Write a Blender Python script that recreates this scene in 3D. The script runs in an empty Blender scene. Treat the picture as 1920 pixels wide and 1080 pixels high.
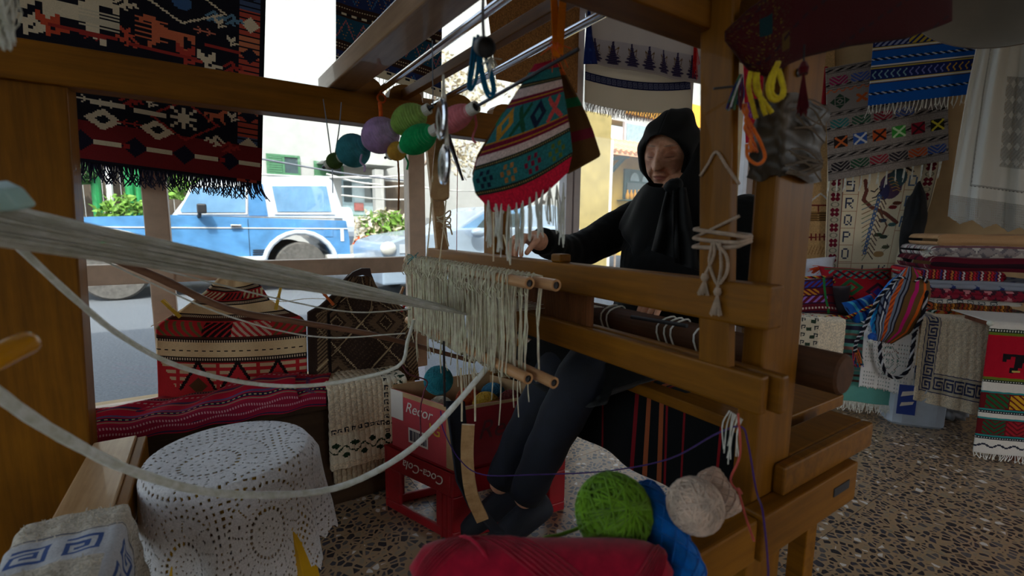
import bpy, math, random
import numpy as np
from mathutils import Vector, Matrix
PI = math.pi
random.seed(7)
rng = np.random.default_rng(7)
sc = bpy.context.scene
COL = sc.collection

# ------------------------------------------------------------------ camera
F_PX, PITCH, ROLL, YAW, CAM_H = 870.0, 7.5, 0.6, -32.8, 0.96
cd = bpy.data.cameras.new('camera')
cam = bpy.data.objects.new('camera', cd)
COL.objects.link(cam)
RM = (Matrix.Rotation(math.radians(YAW), 3, 'Z') @ Matrix.Rotation(math.radians(90 - PITCH), 3, 'X')
      @ Matrix.Rotation(math.radians(ROLL), 3, 'Z'))
cam.matrix_world = Matrix.Translation((0, 0, CAM_H)) @ RM.to_4x4()
cd.sensor_width = 36.0
cd.lens = 36.0 * F_PX / 1920.0
cd.clip_start = 0.02
cd.clip_end = 200
cd.dof.use_dof = True
cd.dof.focus_distance = 1.5
cd.dof.aperture_fstop = 3.5
sc.camera = cam

# ------------------------------------------------------------------ light
world = bpy.data.worlds.new('sky')
sc.world = world
world.use_nodes = True
wn, wl = world.node_tree.nodes, world.node_tree.links
wn.clear()
sky = wn.new('ShaderNodeTexSky')
sky.sky_type = 'NISHITA'
sky.sun_disc = False
sky.sun_elevation = math.radians(52)
sky.sun_rotation = math.radians(200)
sky.air_density = 1.0
sky.dust_density = 3.0
bgn = wn.new('ShaderNodeBackground')
bgn.inputs['Strength'].default_value = 0.42
won = wn.new('ShaderNodeOutputWorld')
hz = wn.new('ShaderNodeHueSaturation')      # hazy, pale sky
hz.inputs['Saturation'].default_value = .45
wl.new(sky.outputs[0], hz.inputs['Color'])
wl.new(hz.outputs[0], bgn.inputs[0])
wl.new(bgn.outputs[0], won.inputs[0])
sd = bpy.data.lights.new('sun', 'SUN')
sd.energy = 3.4
sd.angle = 0.01
sd.color = (1.0, 0.94, 0.85)
sun = bpy.data.objects.new('sun', sd)
COL.objects.link(sun)
# the sun stands behind the shop, so the far side of the street is lit
sdir = Vector((0.42, 0.72, -1.02)).normalized()
sun.rotation_euler = sdir.to_track_quat('-Z', 'Y').to_euler()
sun.location = (0, -6, 9)

sc.view_settings.view_transform = 'Standard'
sc.view_settings.look = 'None'
sc.view_settings.exposure = 0.62
sc.view_settings.gamma = 1.0
sc.view_settings.use_curve_mapping = False
sc.cycles.max_bounces = 8
sc.cycles.diffuse_bounces = 5
sc.cycles.transparent_max_bounces = 16
sc.cycles.use_denoising = True
sc.cycles.caustics_reflective = False
sc.cycles.caustics_refractive = False
sc.cycles.sample_clamp_indirect = 6.0

# ------------------------------------------------------------------ helpers
RMN = np.array([list(r) for r in RM])
CAMP = np.array([0.0, 0.0, CAM_H])

def at(px, py, **k):
    """point of the place seen at a pixel, on the plane x=, y=, z= or at a depth d= or on plane o= (table frame)"""
    d = RMN @ np.array([(px - 960) / F_PX, (540 - py) / F_PX, -1.0])
    for a, i in (('x', 0), ('y', 1), ('z', 2)):
        if a in k:
            return CAMP + d * ((k[a] - CAMP[i]) / d[i])
    if 'o' in k:
        nn = np.array([.8, .6, 0])
        return CAMP + d * ((k['o'] - CAMP @ nn) / (d @ nn))
    return CAMP + d * k['d']

def lin(c):
    c = np.asarray(c, dtype=float) / 255.0
    return np.where(c <= .04045, c / 12.92, ((c + .055) / 1.055) ** 2.4)

def V(*a):
    return np.array(a, dtype=float)

def nrm(v):
    v = np.asarray(v, dtype=float)
    return v / (np.linalg.norm(v) + 1e-12)

class MB:
    def __init__(self):
        self.v, self.f, self.c = [], [], []
        self.n = 0
    def add(self, verts, faces, col=None):
        b = self.n
        self.v.append(np.asarray(verts, dtype=float).reshape(-1, 3))
        self.n += len(self.v[-1])
        for fc in faces:
            self.f.append([i + b for i in fc])
            self.c.append(col)
        return self
    def box(self, a, b, col=None, R=None, T=None):
        a, b = np.minimum(a, b), np.maximum(a, b)
        p = np.array([[x, y, z] for x in (a[0], b[0]) for y in (a[1], b[1]) for z in (a[2], b[2])], dtype=float)
        if R is not None:
            c = (np.array(a) + np.array(b)) / 2
            p = (p - c) @ np.array(R).T + c
        return self.add(p, [(0, 1, 3, 2), (4, 6, 7, 5), (0, 4, 5, 1), (2, 3, 7, 6), (0, 2, 6, 4), (1, 5, 7, 3)], col)
    def bar(self, p0, p1, w, h, up=(0, 0, 1), w1=None, h1=None, col=None):
        p0, p1 = V(*p0), V(*p1)
        t = nrm(p1 - p0)
        s = nrm(np.cross(t, up))
        u = np.cross(s, t)
        w1 = w if w1 is None else w1
        h1 = h if h1 is None else h1
        q = []
        for p, ww, hh in ((p0, w, h), (p1, w1, h1)):
            q += [p - s * ww / 2 - u * hh / 2, p + s * ww / 2 - u * hh / 2, p + s * ww / 2 + u * hh / 2, p - s * ww / 2 + u * hh / 2]
        return self.add(q, [(3, 2, 1, 0), (4, 5, 6, 7), (0, 1, 5, 4), (1, 2, 6, 5), (2, 3, 7, 6), (3, 0, 4, 7)], col)
    def tube(self, pts, r, n=8, cap=True, col=None, twist=0):
        P = np.array(pts, dtype=float)
        m = len(P)
        rr = np.full(m, r, dtype=float) if np.isscalar(r) else np.array(r, dtype=float)
        T = np.gradient(P, axis=0)
        T /= (np.linalg.norm(T, axis=1)[:, None] + 1e-12)
        a = V(0, 0, 1) if abs(T[0][2]) < .9 else V(1, 0, 0)
        N = nrm(np.cross(T[0], a))
        out = []
        ang = np.arange(n) * 2 * PI / n
        for i in range(m):
            N = nrm(N - T[i] * (N @ T[i]))
            B = np.cross(T[i], N)
            an = ang + twist * i
            out.append(P[i] + rr[i] * (np.cos(an)[:, None] * N + np.sin(an)[:, None] * B))
        fs = []
        for i in range(m - 1):
            for j in range(n):
                k = (j + 1) % n
                fs.append((i * n + j, i * n + k, (i + 1) * n + k, (i + 1) * n + j))
        if cap:
            fs.append(tuple(range(n - 1, -1, -1)))
            fs.append(tuple((m - 1) * n + j for j in range(n)))
        return self.add(np.vstack(out), fs, col)
    def cyl(self, p0, p1, r, r1=None, n=16, col=None):
        return self.tube([p0, p1], [r, r if r1 is None else r1], n, True, col)
    def lathe(self, prof, n=24, base=(0, 0, 0), axis=(0, 0, 1), col=None, closed=True):
        ax = nrm(axis)
        a = V(1, 0, 0) if abs(ax[0]) < .9 else V(0, 1, 0)
        s = nrm(np.cross(ax, a))
        u = np.cross(ax, s)
        out = []
        ang = np.arange(n) * 2 * PI / n
        for r, z in prof:
            out.append(V(*base) + ax * z + r * (np.cos(ang)[:, None] * s + np.sin(ang)[:, None] * u))
        m = len(prof)
        fs = []
        for i in range(m - 1):
            for j in range(n):
                k = (j + 1) % n
                fs.append((i * n + j, i * n + k, (i + 1) * n + k, (i + 1) * n + j))
        if closed:
            fs.append(tuple(range(n - 1, -1, -1)))
            fs.append(tuple((m - 1) * n + j for j in range(n)))
        return self.add(np.vstack(out), fs, col)
    def ball(self, c, r, n=16, m=10, col=None, R=None):
        r = V(r, r, r) if np.isscalar(r) else V(*r)
        vs, fs = [], []
        for i in range(m + 1):
            th = PI * i / m
            for j in range(n):
                ph = 2 * PI * j / n
                vs.append(V(math.sin(th) * math.cos(ph), math.sin(th) * math.sin(ph), math.cos(th)) * r)
        vs = np.array(vs)
        if R is not None:
            vs = vs @ np.array(R).T
        for i in range(m):
            for j in range(n):
                k = (j + 1) % n
                fs.append((i * n + j, (i + 1) * n + j, (i + 1) * n + k, i * n + k))
        return self.add(vs + V(*c), fs, col)
    def prism(self, poly, ext, col=None):
        """poly: list of 3d points, ext: extrusion vector"""
        P = np.array(poly, dtype=float)
        n = len(P)
        e = V(*ext)
        fs = [tuple(range(n)), tuple(range(2 * n - 1, n - 1, -1))]
        for i in range(n):
            k = (i + 1) % n
            fs.append((i, i + n, k + n, k))
        return self.add(np.vstack([P, P + e]), fs, col)

def tag(o, label=None, cat=None, group=None, kind=None):
    if label: o['label'] = label
    if cat: o['category'] = cat
    if group: o['group'] = group
    if kind: o['kind'] = kind
    return o

def thing(name, label, cat, loc=(0, 0, 0), group=None, kind=None):
    o = bpy.data.objects.new(name, None)
    COL.objects.link(o)
    o.location = [float(x) for x in loc]
    o.empty_display_size = .05
    return tag(o, label, cat, group, kind)

def wloc(o):
    p = V(*o.location)
    while o.parent is not None:
        o = o.parent
        p = p + V(*o.location)
    return p

def finish(o, me, mat, parent, smooth, bevel, subd=0):
    me.materials.append(mat)
    if smooth:
        me.polygons.foreach_set('use_smooth', np.ones(len(me.polygons), dtype=bool))
    if parent is not None:
        o.parent = parent
    COL.objects.link(o)
    if bevel:
        b = o.modifiers.new('bevel', 'BEVEL')
        b.width = bevel
        b.segments = 2
        b.limit_method = 'ANGLE'
    if subd:
        s = o.modifiers.new('subd', 'SUBSURF')
        s.levels = subd
        s.render_levels = subd
    return o

def ob(name, mb, mat, parent=None, smooth=False, bevel=0, subd=0, **tg):
    P = np.vstack(mb.v)
    lo, hi = P.min(0), P.max(0)
    base = V((lo[0] + hi[0]) / 2, (lo[1] + hi[1]) / 2, lo[2])
    me = bpy.data.meshes.new(name)
    me.from_pydata((P - base).tolist(), [], mb.f)
    o = bpy.data.objects.new(name, me)
    o.location = base - (wloc(parent) if parent is not None else 0)
    if any(c is not None for c in mb.c):
        tot = np.array([len(f) for f in mb.f])
        cc = np.array([np.append(lin(c if c is not None else (128, 128, 128)), 1.0) for c in mb.c])
        at_ = me.color_attributes.new('Col', 'FLOAT_COLOR', 'CORNER')
        at_.data.foreach_set('color', np.repeat(cc, tot, axis=0).astype(np.float32).ravel())
    finish(o, me, mat, parent, smooth, bevel, subd)
    return tag(o, **tg)

def cloth(name, S, img, mat, parent=None, th=.004, mask=None, smooth=True, wrap=False, **tg):
    """woven sheet: one face per stitch of img (h,w,3 sRGB); S(u,v) gives the surface"""
    img = np.asarray(img, dtype=float)
    h, w = img.shape[:2]
    u, v = np.meshgrid(np.linspace(0, 1, w + 1), np.linspace(0, 1, h + 1))
    P = S(u, v).reshape(-1, 3)
    lo, hi = P.min(0), P.max(0)
    base = V((lo[0] + hi[0]) / 2, (lo[1] + hi[1]) / 2, lo[2])
    i, j = np.meshgrid(np.arange(h), np.arange(w), indexing='ij')
    q = i * (w + 1) + j
    quads = np.stack([q, q + w + 1, q + w + 2, q + 1], -1).reshape(-1, 4)
    col = lin(img).reshape(-1, 3)
    if mask is not None:
        k = np.asarray(mask).reshape(-1)
        quads, col = quads[k], col[k]
    me = bpy.data.meshes.new(name)
    nf = len(quads)
    me.vertices.add(len(P))
    me.vertices.foreach_set('co', (P - base).astype(np.float32).ravel())
    me.loops.add(nf * 4)
    me.loops.foreach_set('vertex_index', quads.astype(np.int32).ravel())
    me.polygons.add(nf)
    me.polygons.foreach_set('loop_start', np.arange(0, nf * 4, 4, dtype=np.int32))
    me.polygons.foreach_set('loop_total', np.full(nf, 4, dtype=np.int32))
    me.update(calc_edges=True)
    ca = me.color_attributes.new('Col', 'FLOAT_COLOR', 'CORNER')
    c4 = np.concatenate([col, np.ones((nf, 1))], 1)
    ca.data.foreach_set('color', np.repeat(c4, 4, axis=0).astype(np.float32).ravel())
    o = bpy.data.objects.new(name, me)
    o.location = base - (wloc(parent) if parent is not None else 0)
    finish(o, me, mat, parent, smooth, 0)
    if th:
        s = o.modifiers.new('thick', 'SOLIDIFY')
        s.thickness = th
        s.offset = 0
    return tag(o, **tg)

def quadS(p00, p10, p01, p11, wave=0, fu=3, nrmv=None, fv=0.0, ph=0.0, sag=0):
    p00, p10, p01, p11 = V(*p00), V(*p10), V(*p01), V(*p11)
    n = nrm(np.cross(p10 - p00, p01 - p00)) if nrmv is None else V(*nrmv)
    def S(u, v):
        u_, v_ = u[..., None], v[..., None]
        P = p00 * (1 - u_) * (1 - v_) + p10 * u_ * (1 - v_) + p01 * (1 - u_) * v_ + p11 * u_ * v_
        if wave:
            P = P + n * (wave * (np.sin(2 * PI * (fu * u + fv * v) + ph) * (.4 + .6 * v) + .4 * np.sin(2 * PI * (fu * 2.3 * u - .7 * v) + 1.3)))[..., None]
        if sag:
            P = P + V(0, 0, -1) * (sag * 4 * u * (1 - u))[..., None]
        return P
    return S

def fringe(name, edge, length, n, mat, parent=None, r=.0012, col=None, spread=.3, down=(0, 0, -1), seg=3, jit=.3, group_k=1):
    """loose threads hanging from a polyline"""
    E = np.array(edge, dtype=float)
    d = np.concatenate([[0], np.cumsum(np.linalg.norm(np.diff(E, axis=0), axis=1))])
    m = MB()
    tdir = nrm(E[-1] - E[0])
    dn = nrm(down)
    nv = np.cross(tdir, dn)
    for i in range(n):
        s = d[-1] * (i // group_k * group_k + .5 * (i % group_k) / group_k + .5 * random.random()) / n
        p = V(*[np.interp(s, d, E[:, k]) for k in range(3)])
        L = length * (1 + jit * (random.random() - .5) * 2)
        a, b = (random.random() - .5) * 2 * spread, (random.random() - .5) * spread
        pts = []
        for k in range(seg + 1):
            t = k / seg
            pts.append(p + dn * L * t + (tdir * a + nv * b) * L * t * t + nv * .002 * math.sin(5 * t + i))
        m.tube(pts, r, 3, False, col)
    o = ob(name, m, mat, parent)
    o['kind'] = 'stuff'
    return o

def spline(pts, n=24):
    """catmull-rom through points"""
    P = np.array(pts, dtype=float)
    if len(P) < 3:
        return np.array([P[0] + (P[-1] - P[0]) * t for t in np.linspace(0, 1, n)])
    P = np.vstack([2 * P[0] - P[1], P, 2 * P[-1] - P[-2]])
    m = len(P) - 3
    out = []
    for q in np.linspace(0, m - 1e-9, n):
        i = int(q)
        t = q - i
        a, b, c, d = P[i], P[i + 1], P[i + 2], P[i + 3]
        out.append(.5 * (2 * b + (c - a) * t + (2 * a - 5 * b + 4 * c - d) * t * t + (3 * b - a - 3 * c + d) * t ** 3))
    return np.array(out)

# ------------------------------------------------------------------ materials
def nodes_of(name):
    m = bpy.data.materials.new(name)
    m.use_nodes = True
    nt = m.node_tree
    return m, nt.nodes, nt.links, nt.nodes['Principled BSDF']

def coords(N, L, scale=(1, 1, 1), src='Object'):
    tc = N.new('ShaderNodeTexCoord')
    mp = N.new('ShaderNodeMapping')
    mp.inputs['Scale'].default_value = scale
    L.new(tc.outputs[src], mp.inputs['Vector'])
    return mp.outputs['Vector']

def noise(N, L, vec, scale, detail=4, rough=.6):
    n = N.new('ShaderNodeTexNoise')
    n.inputs['Scale'].default_value = scale
    n.inputs['Detail'].default_value = detail
    n.inputs['Roughness'].default_value = rough
    L.new(vec, n.inputs['Vector'])
    return n.outputs['Fac']

def ramp(N, L, fac, stops):
    r = N.new('ShaderNodeValToRGB')
    e = r.color_ramp.elements
    while len(e) < len(stops):
        e.new(.5)
    for el, (p, c) in zip(e, stops):
        el.position = p
        el.color = (*lin(c), 1)
    L.new(fac, r.inputs['Fac'])
    return r.outputs['Color']

def bump(N, L, b, h, strength=.3, dist=.002):
    bp = N.new('ShaderNodeBump')
    bp.inputs['Strength'].default_value = strength
    bp.inputs['Distance'].default_value = dist
    L.new(h, bp.inputs['Height'])
    L.new(bp.outputs['Normal'], b.inputs['Normal'])

def pbr(name, c, rough=.6, var=.18, scale=20, bst=.2, bscale=150, metal=0, coat=0, stretch=(1, 1, 1)):
    m, N, L, b = nodes_of(name)
    v = coords(N, L, stretch)
    c = np.array(c, dtype=float)
    L.new(ramp(N, L, noise(N, L, v, scale), [(.3, np.clip(c * (1 - var), 0, 255)), (.7, np.clip(c * (1 + var), 0, 255))]), b.inputs['Base Color'])
    b.inputs['Roughness'].default_value = rough
    b.inputs['Metallic'].default_value = metal
    b.inputs['Coat Weight'].default_value = coat
    if bst:
        bump(N, L, b, noise(N, L, v, bscale, 3), bst)
    return m

def wood(name, c1, c2, axis, rough=.4, grain=22, coat=.0, bst=.15):
    m, N, L, b = nodes_of(name)
    s = [1.0, 1.0, 1.0]
    s['xyz'.index(axis)] = .06
    v = coords(N, L, tuple(s))
    n1 = noise(N, L, v, grain * 3, 5, .65)
    w = coords(N, L)
    n2 = noise(N, L, w, 5, 4, .6)
    mx = N.new('ShaderNodeMath')
    mx.operation = 'MULTIPLY_ADD'
    mx.inputs[1].default_value = .6
    L.new(n1, mx.inputs[0])
    m2 = N.new('ShaderNodeMath')
    m2.operation = 'MULTIPLY'
    m2.inputs[1].default_value = .4
    L.new(n2, m2.inputs[0])
    L.new(m2.outputs[0], mx.inputs[2])
    L.new(ramp(N, L, mx.outputs[0], [(.32, c1), (.66, c2)]), b.inputs['Base Color'])
    b.inputs['Roughness'].default_value = rough
    b.inputs['Coat Weight'].default_value = coat
    b.inputs['Specular IOR Level'].default_value = .22
    bump(N, L, b, n1, bst)
    return m

def woven(name, trans=0, rough=.92, bst=.35, bscale=420, var=.25):
    m, N, L, b = nodes_of(name)
    a = N.new('ShaderNodeAttribute')
    a.attribute_name = 'Col'
    v = coords(N, L)
    n = noise(N, L, v, bscale, 2, .7)
    r = N.new('ShaderNodeMapRange')
    r.inputs['To Min'].default_value = 1 - var
    r.inputs['To Max'].default_value = 1 + var
    L.new(n, r.inputs['Value'])
    mul = N.new('ShaderNodeVectorMath')
    mul.operation = 'SCALE'
    L.new(a.outputs['Color'], mul.inputs[0])
    L.new(r.outputs[0], mul.inputs['Scale'])
    L.new(mul.outputs[0], b.inputs['Base Color'])
    b.inputs['Roughness'].default_value = rough
    b.inputs['Specular IOR Level'].default_value = .15
    b.inputs['Sheen Weight'].default_value = .03
    bump(N, L, b, n, bst, .0015)
    if trans:
        t = N.new('ShaderNodeBsdfTranslucent')
        L.new(mul.outputs[0], t.inputs['Color'])
        mx = N.new('ShaderNodeMixShader')
        mx.inputs[0].default_value = trans
        L.new(b.outputs[0], mx.inputs[1])
        L.new(t.outputs[0], mx.inputs[2])
        L.new(mx.outputs[0], N['Material Output'].inputs['Surface'])
    return m

def yarn(name, c, bscale=900, trans=.3):
    m = pbr(name, np.clip(np.array(c) * 1.08 + 6, 0, 245), .95, .12, 60, .2, bscale)
    N, L = m.node_tree.nodes, m.node_tree.links
    t = N.new('ShaderNodeBsdfTranslucent')
    L.new(N['Principled BSDF'].inputs['Base Color'].links[0].from_socket, t.inputs['Color'])
    mx = N.new('ShaderNodeMixShader')
    mx.inputs[0].default_value = trans
    L.new(N['Principled BSDF'].outputs[0], mx.inputs[1])
    L.new(t.outputs[0], mx.inputs[2])
    L.new(mx.outputs[0], N['Material Output'].inputs['Surface'])
    b = m.node_tree.nodes['Principled BSDF']
    b.inputs['Specular IOR Level'].default_value = .1
    b.inputs['Sheen Weight'].default_value = .3
    return m

def glass_pane(name, tint=(235, 240, 240), gloss=.06, dirt=0.04):
    """thin window glass: clear with a weak mirror and a little dust"""
    m, N, L, b = nodes_of(name)
    tr = N.new('ShaderNodeBsdfTransparent')
    tr.inputs['Color'].default_value = (*lin(tint), 1)
    gl = N.new('ShaderNodeBsdfGlossy')
    gl.inputs['Roughness'].default_value = .03
    lw = N.new('ShaderNodeLayerWeight')
    lw.inputs['Blend'].default_value = .5
    pw = N.new('ShaderNodeMath')
    pw.operation = 'POWER'
    pw.inputs[1].default_value = 4
    L.new(lw.outputs['Facing'], pw.inputs[0])
    fr = N.new('ShaderNodeMath')
    fr.operation = 'MULTIPLY_ADD'
    fr.inputs[1].default_value = .5
    fr.inputs[2].default_value = .03
    L.new(pw.outputs[0], fr.inputs[0])
    mx = N.new('ShaderNodeMixShader')
    L.new(fr.outputs[0], mx.inputs[0])
    L.new(tr.outputs[0], mx.inputs[1])
    L.new(gl.outputs[0], mx.inputs[2])
    df = N.new('ShaderNodeBsdfDiffuse')
    df.inputs['Color'].default_value = (.8, .8, .8, 1)
    m2 = N.new('ShaderNodeMixShader')
    v = coords(N, L)
    n = noise(N, L, v, 9, 6, .75)
    r = N.new('ShaderNodeMapRange')
    r.inputs['From Min'].default_value = .45
    r.inputs['From Max'].default_value = .8
    r.inputs['To Min'].default_value = 0
    r.inputs['To Max'].default_value = dirt
    L.new(n, r.inputs['Value'])
    L.new(r.outputs[0], m2.inputs[0])
    L.new(mx.outputs[0], m2.inputs[1])
    L.new(df.outputs[0], m2.inputs[2])
    L.new(m2.outputs[0], N['Material Output'].inputs['Surface'])
    return m

def terrazzo(name):
    m, N, L, b = nodes_of(name)
    v = coords(N, L)
    vo = N.new('ShaderNodeTexVoronoi')
    vo.inputs['Scale'].default_value = 48
    L.new(v, vo.inputs['Vector'])
    ve = N.new('ShaderNodeTexVoronoi')
    ve.feature = 'DISTANCE_TO_EDGE'
    ve.inputs['Scale'].default_value = 48
    L.new(v, ve.inputs['Vector'])
    sp = N.new('ShaderNodeSeparateColor')
    L.new(vo.outputs['Color'], sp.inputs[0])
    chip = ramp(N, L, sp.outputs[0], [(0, (46, 46, 52)), (.3, (66, 66, 74)), (.5, (96, 92, 92)), (.68, (150, 134, 110)), (.8, (52, 50, 56)), (.92, (214, 208, 200))])
    chip_node = chip.node
    chip_node.color_ramp.interpolation = 'CONSTANT'
    mask = ramp(N, L, ve.outputs['Distance'], [(.10, (255, 255, 255)), (.16, (0, 0, 0))])
    mx = N.new('ShaderNodeMix')
    mx.data_type = 'RGBA'
    L.new(mask, mx.inputs[0])
    L.new(chip, mx.inputs[6])
    mx.inputs[7].default_value = (*lin((164, 136, 104)), 1)
    L.new(mx.outputs[2], b.inputs['Base Color'])
    b.inputs['Roughness'].default_value = .32
    return m

MAT = {}
MAT['ochre_x'] = wood('ochre_paint_x', (100, 60, 3), (148, 94, 10), 'x', .52, 16, .05)
MAT['ochre_y'] = wood('ochre_paint_y', (100, 60, 3), (148, 94, 10), 'y', .52, 16, .05)
MAT['ochre_z'] = wood('ochre_paint_z', (100, 60, 3), (148, 94, 10), 'z', .52, 16, .05)
MAT['bare_y'] = wood('worn_pale_wood', (150, 108, 66), (206, 168, 122), 'y', .35, 14, .2)
MAT['brown_y'] = wood('brown_reed_wood', (84, 46, 22), (136, 82, 44), 'z', .5, 30)
MAT['log'] = wood('log_wood', (62, 38, 22), (100, 64, 40), 'y', .6, 12, 0, .3)
MAT['rod'] = wood('turned_rod', (170, 120, 78), (214, 166, 118), 'y', .35, 20, .2)
MAT['stick'] = wood('bare_stick', (96, 64, 48), (140, 100, 76), 'x', .55, 14, 0, .4)
MAT['frame'] = pbr('window_frame_paint', (206, 180, 158), .5, .08, 12, .1)
MAT['alu'] = pbr('grey_aluminium', (196, 186, 186), .4, .06, 8, .05)
MAT['chrome'] = pbr('chrome', (216, 216, 222), .14, .04, 20, 0, metal=1)
MAT['steel'] = pbr('dark_steel', (90, 92, 98), .3, .1, 20, 0, metal=1)
MAT['glass'] = glass_pane('window_glass')
MAT['wall'] = pbr('plaster_wall', (196, 168, 128), .9, .06, 6, .2, 60)
MAT['ceil'] = pbr('ceiling_paint', (205, 200, 190), .9, .05, 4, .1)
MAT['terrazzo'] = terrazzo('terrazzo')
MAT['grout'] = pbr('grout', (92, 82, 70), .9)
MAT['woven'] = woven('woven_wool')
MAT['woven_thin'] = woven('woven_thin', .22)
MAT['sheer'] = woven('white_linen', .38, .9, .2, 700, .08)
MAT['pile'] = woven('fluffy_pile', 0, .98, .5, 260, .35)
MAT['lace'] = woven('crochet_cotton', .12, .9, .5, 500, .15)
MAT['white_yarn'] = yarn('white_yarn', (244, 222, 204))
MAT['cream_yarn'] = yarn('cream_yarn', (232, 200, 174))
MAT['navy_yarn'] = yarn('navy_yarn', (24, 26, 62))
# terrazzo runs through the whole floor, so it is read in world space
_nt = MAT['terrazzo'].node_tree
_g = _nt.nodes.new('ShaderNodeNewGeometry')
for _n in _nt.nodes:
    if _n.type == 'TEX_VORONOI':
        _nt.links.new(_g.outputs['Position'], _n.inputs['Vector'])

# ------------------------------------------------------------------ room shell
def struct(name, mb, mat, parent=None, **k):
    o = ob(name, mb, mat, parent, **k)
    if parent is None:
        o['kind'] = 'structure'
    return o

def TW(s, o, z):
    """frame of the right-hand wall and table: o = distance from camera axis, s along the wall"""
    return V(.8 * o + .6 * s, .6 * o - .8 * s, z)
TN, TS = V(.8, .6, 0), V(.6, -.8, 0)
S_CORNER, O_WALL = .43, 3.54

floor = struct('floor', MB().box((-3.6, -3.4, -.12), (5.6, 1.95, -.02)), MAT['grout'])
tile_me = None
for ix in range(-3, 12):
    for iy in range(-2, 5):
        x, y = ix * .4 + .18, iy * .4 - .2
        if tile_me is None:
            t = ob('floor_tile', MB().box((x + .0008, y + .0008, -.02), (x + .3992, y + .3992, 0)), MAT['terrazzo'], floor)
            tile_me = t
        else:
            t = tile_me.copy()
            COL.objects.link(t)
            t.location = tile_me.location + Vector(((ix + 3) * .4, (iy + 2) * .4, 0))
WY = 1.80
struct('wall_window', MB().box((-3.5, WY, -.12), (.68, WY + .16, .375)).box((-3.5, WY, .375), (-3.2, WY + .16, 2.6))
       .box((-3.2, WY, 2.42), (3.2, WY + .16, 2.6)).box((.68, WY, -.12), (3.2, WY + .16, .04)), MAT['wall'])
struct('wall_left', MB().box((-3.6, -3.4, -.12), (-3.5, WY + .16, .40)).box((-3.6, -3.4, 2.42), (-3.5, WY + .16, 2.6)).box((-3.6, -3.4, .4), (-3.5, -2.4, 2.42)).box((-3.6, 1.5, .4), (-3.5, WY + .16, 2.42)), MAT['wall'])
c0, c1 = TW(S_CORNER - .2, O_WALL, 0), TW(3.4, O_WALL, 0)
struct('wall_right', MB().prism([c0, c1, c1 + TN * .12, c0 + TN * .12], (0, 0, 2.6)), MAT['wall'])
struct('ceiling', MB().box((-3.6, -3.4, 2.6), (5.8, WY + .16, 2.72)), MAT['ceil'])
struct('wall_upper', MB().box((-4.3, -3.4, 2.73), (9, WY + .16, 5.6)), MAT['wall'])
struct('wall_back', MB().box((-3.5, -3.4, 0), (1.0, -3.3, 2.6)).box((2.2, -3.4, 0), (5.8, -3.3, 2.6)).box((1.0, -3.4, 2.1), (2.2, -3.3, 2.6)), MAT['wall'])  # doorway gap is added behind the camera to let fill light in

def window(name, x0, x1, z0, z1, posts, rails, sillh=.05):
    w = thing(name, None, None, ((x0 + x1) / 2, WY, z0), kind='structure')
    for a, b in posts:
        ob('mullion', MB().box((a, WY - .01, z0), (b, WY + .05, z1)), MAT['frame'] if name == 'window_1' else MAT['alu'], w, bevel=.003)
    for a, b in rails:
        ob('rail', MB().box((x0, WY - .006, a), (x1, WY + .045, b)), MAT['frame'] if name == 'window_1' else MAT['alu'], w, bevel=.003)
    return w
w1 = window('window_1', -.66, .735, .375, 2.42, [(-.70, -.64), (-.170, -.108), (.665, .733)], [(.776, .836), (.375, .40), (2.36, 2.42)])
w2 = window('window_2', .735, 1.505, .04, 2.42, [(1.463, 1.503)], [(.04, .12), (2.36, 2.42)])
w3 = window('window_3', 1.51, 2.38, .04, 2.42, [(1.512, 1.552), (2.31, 2.38)], [(.04, .12), (2.36, 2.42)])
w4 = window('window_4', 2.38, 3.06, .04, 2.42, [(2.985, 3.06)], [(.04, .12), (2.36, 2.42)])
w5 = window('window_5', -3.2, -.70, .375, 2.42, [(-3.2, -3.14), (-2.0, -1.94)], [(.776, .836), (.375, .40), (2.36, 2.42)])  # unseen run of shop window, added for light from the left
for w, x0, x1, z0, z1 in ((w5, -3.14, -2.0, .40, 2.36), (w5, -1.94, -.70, .40, 2.36), (w1, -.64, -.17, .40, .776), (w1, -.64, -.17, .836, 2.36), (w1, -.108, .665, .40, .776), (w1, -.108, .665, .836, 2.36),
                          (w2, .733, 1.463, .12, 2.36), (w3, 1.552, 2.31, .12, 2.36), (w4, 2.38, 2.985, .12, 2.36)):
    ob('pane', MB().box((x0, WY + .016, z0), (x1, WY + .021, z1)), MAT['glass'], w)
w6 = thing('window_6', None, None, (-3.5, -.45, .4), kind='structure')  # side window out of view, added to bring in more fill light
ob('frame', MB().box((-3.58, -2.4, .40), (-3.52, -2.34, 2.42)).box((-3.58, 1.44, .40), (-3.52, 1.5, 2.42)).box((-3.58, -.5, .40), (-3.52, -.44, 2.42)).box((-3.58, -2.4, .40), (-3.52, 1.5, .45)).box((-3.58, -2.4, 2.37), (-3.52, 1.5, 2.42)), MAT['alu'], w6)
ob('pane', MB().box((-3.553, -2.34, .45), (-3.548, 1.44, 2.37)), MAT['glass'], w6)
# sill board in front of the left window
MAT['sill_wood'] = wood('sill_wood', (40, 26, 16), (70, 48, 30), 'x', .5, 14)
struct('trim_1', MB().box((-3.2, 1.56, .355), (.54, WY, .385)).box((-3.2, 1.58, .0), (.54, 1.60, .355)), MAT['sill_wood'], bevel=.004)

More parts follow.
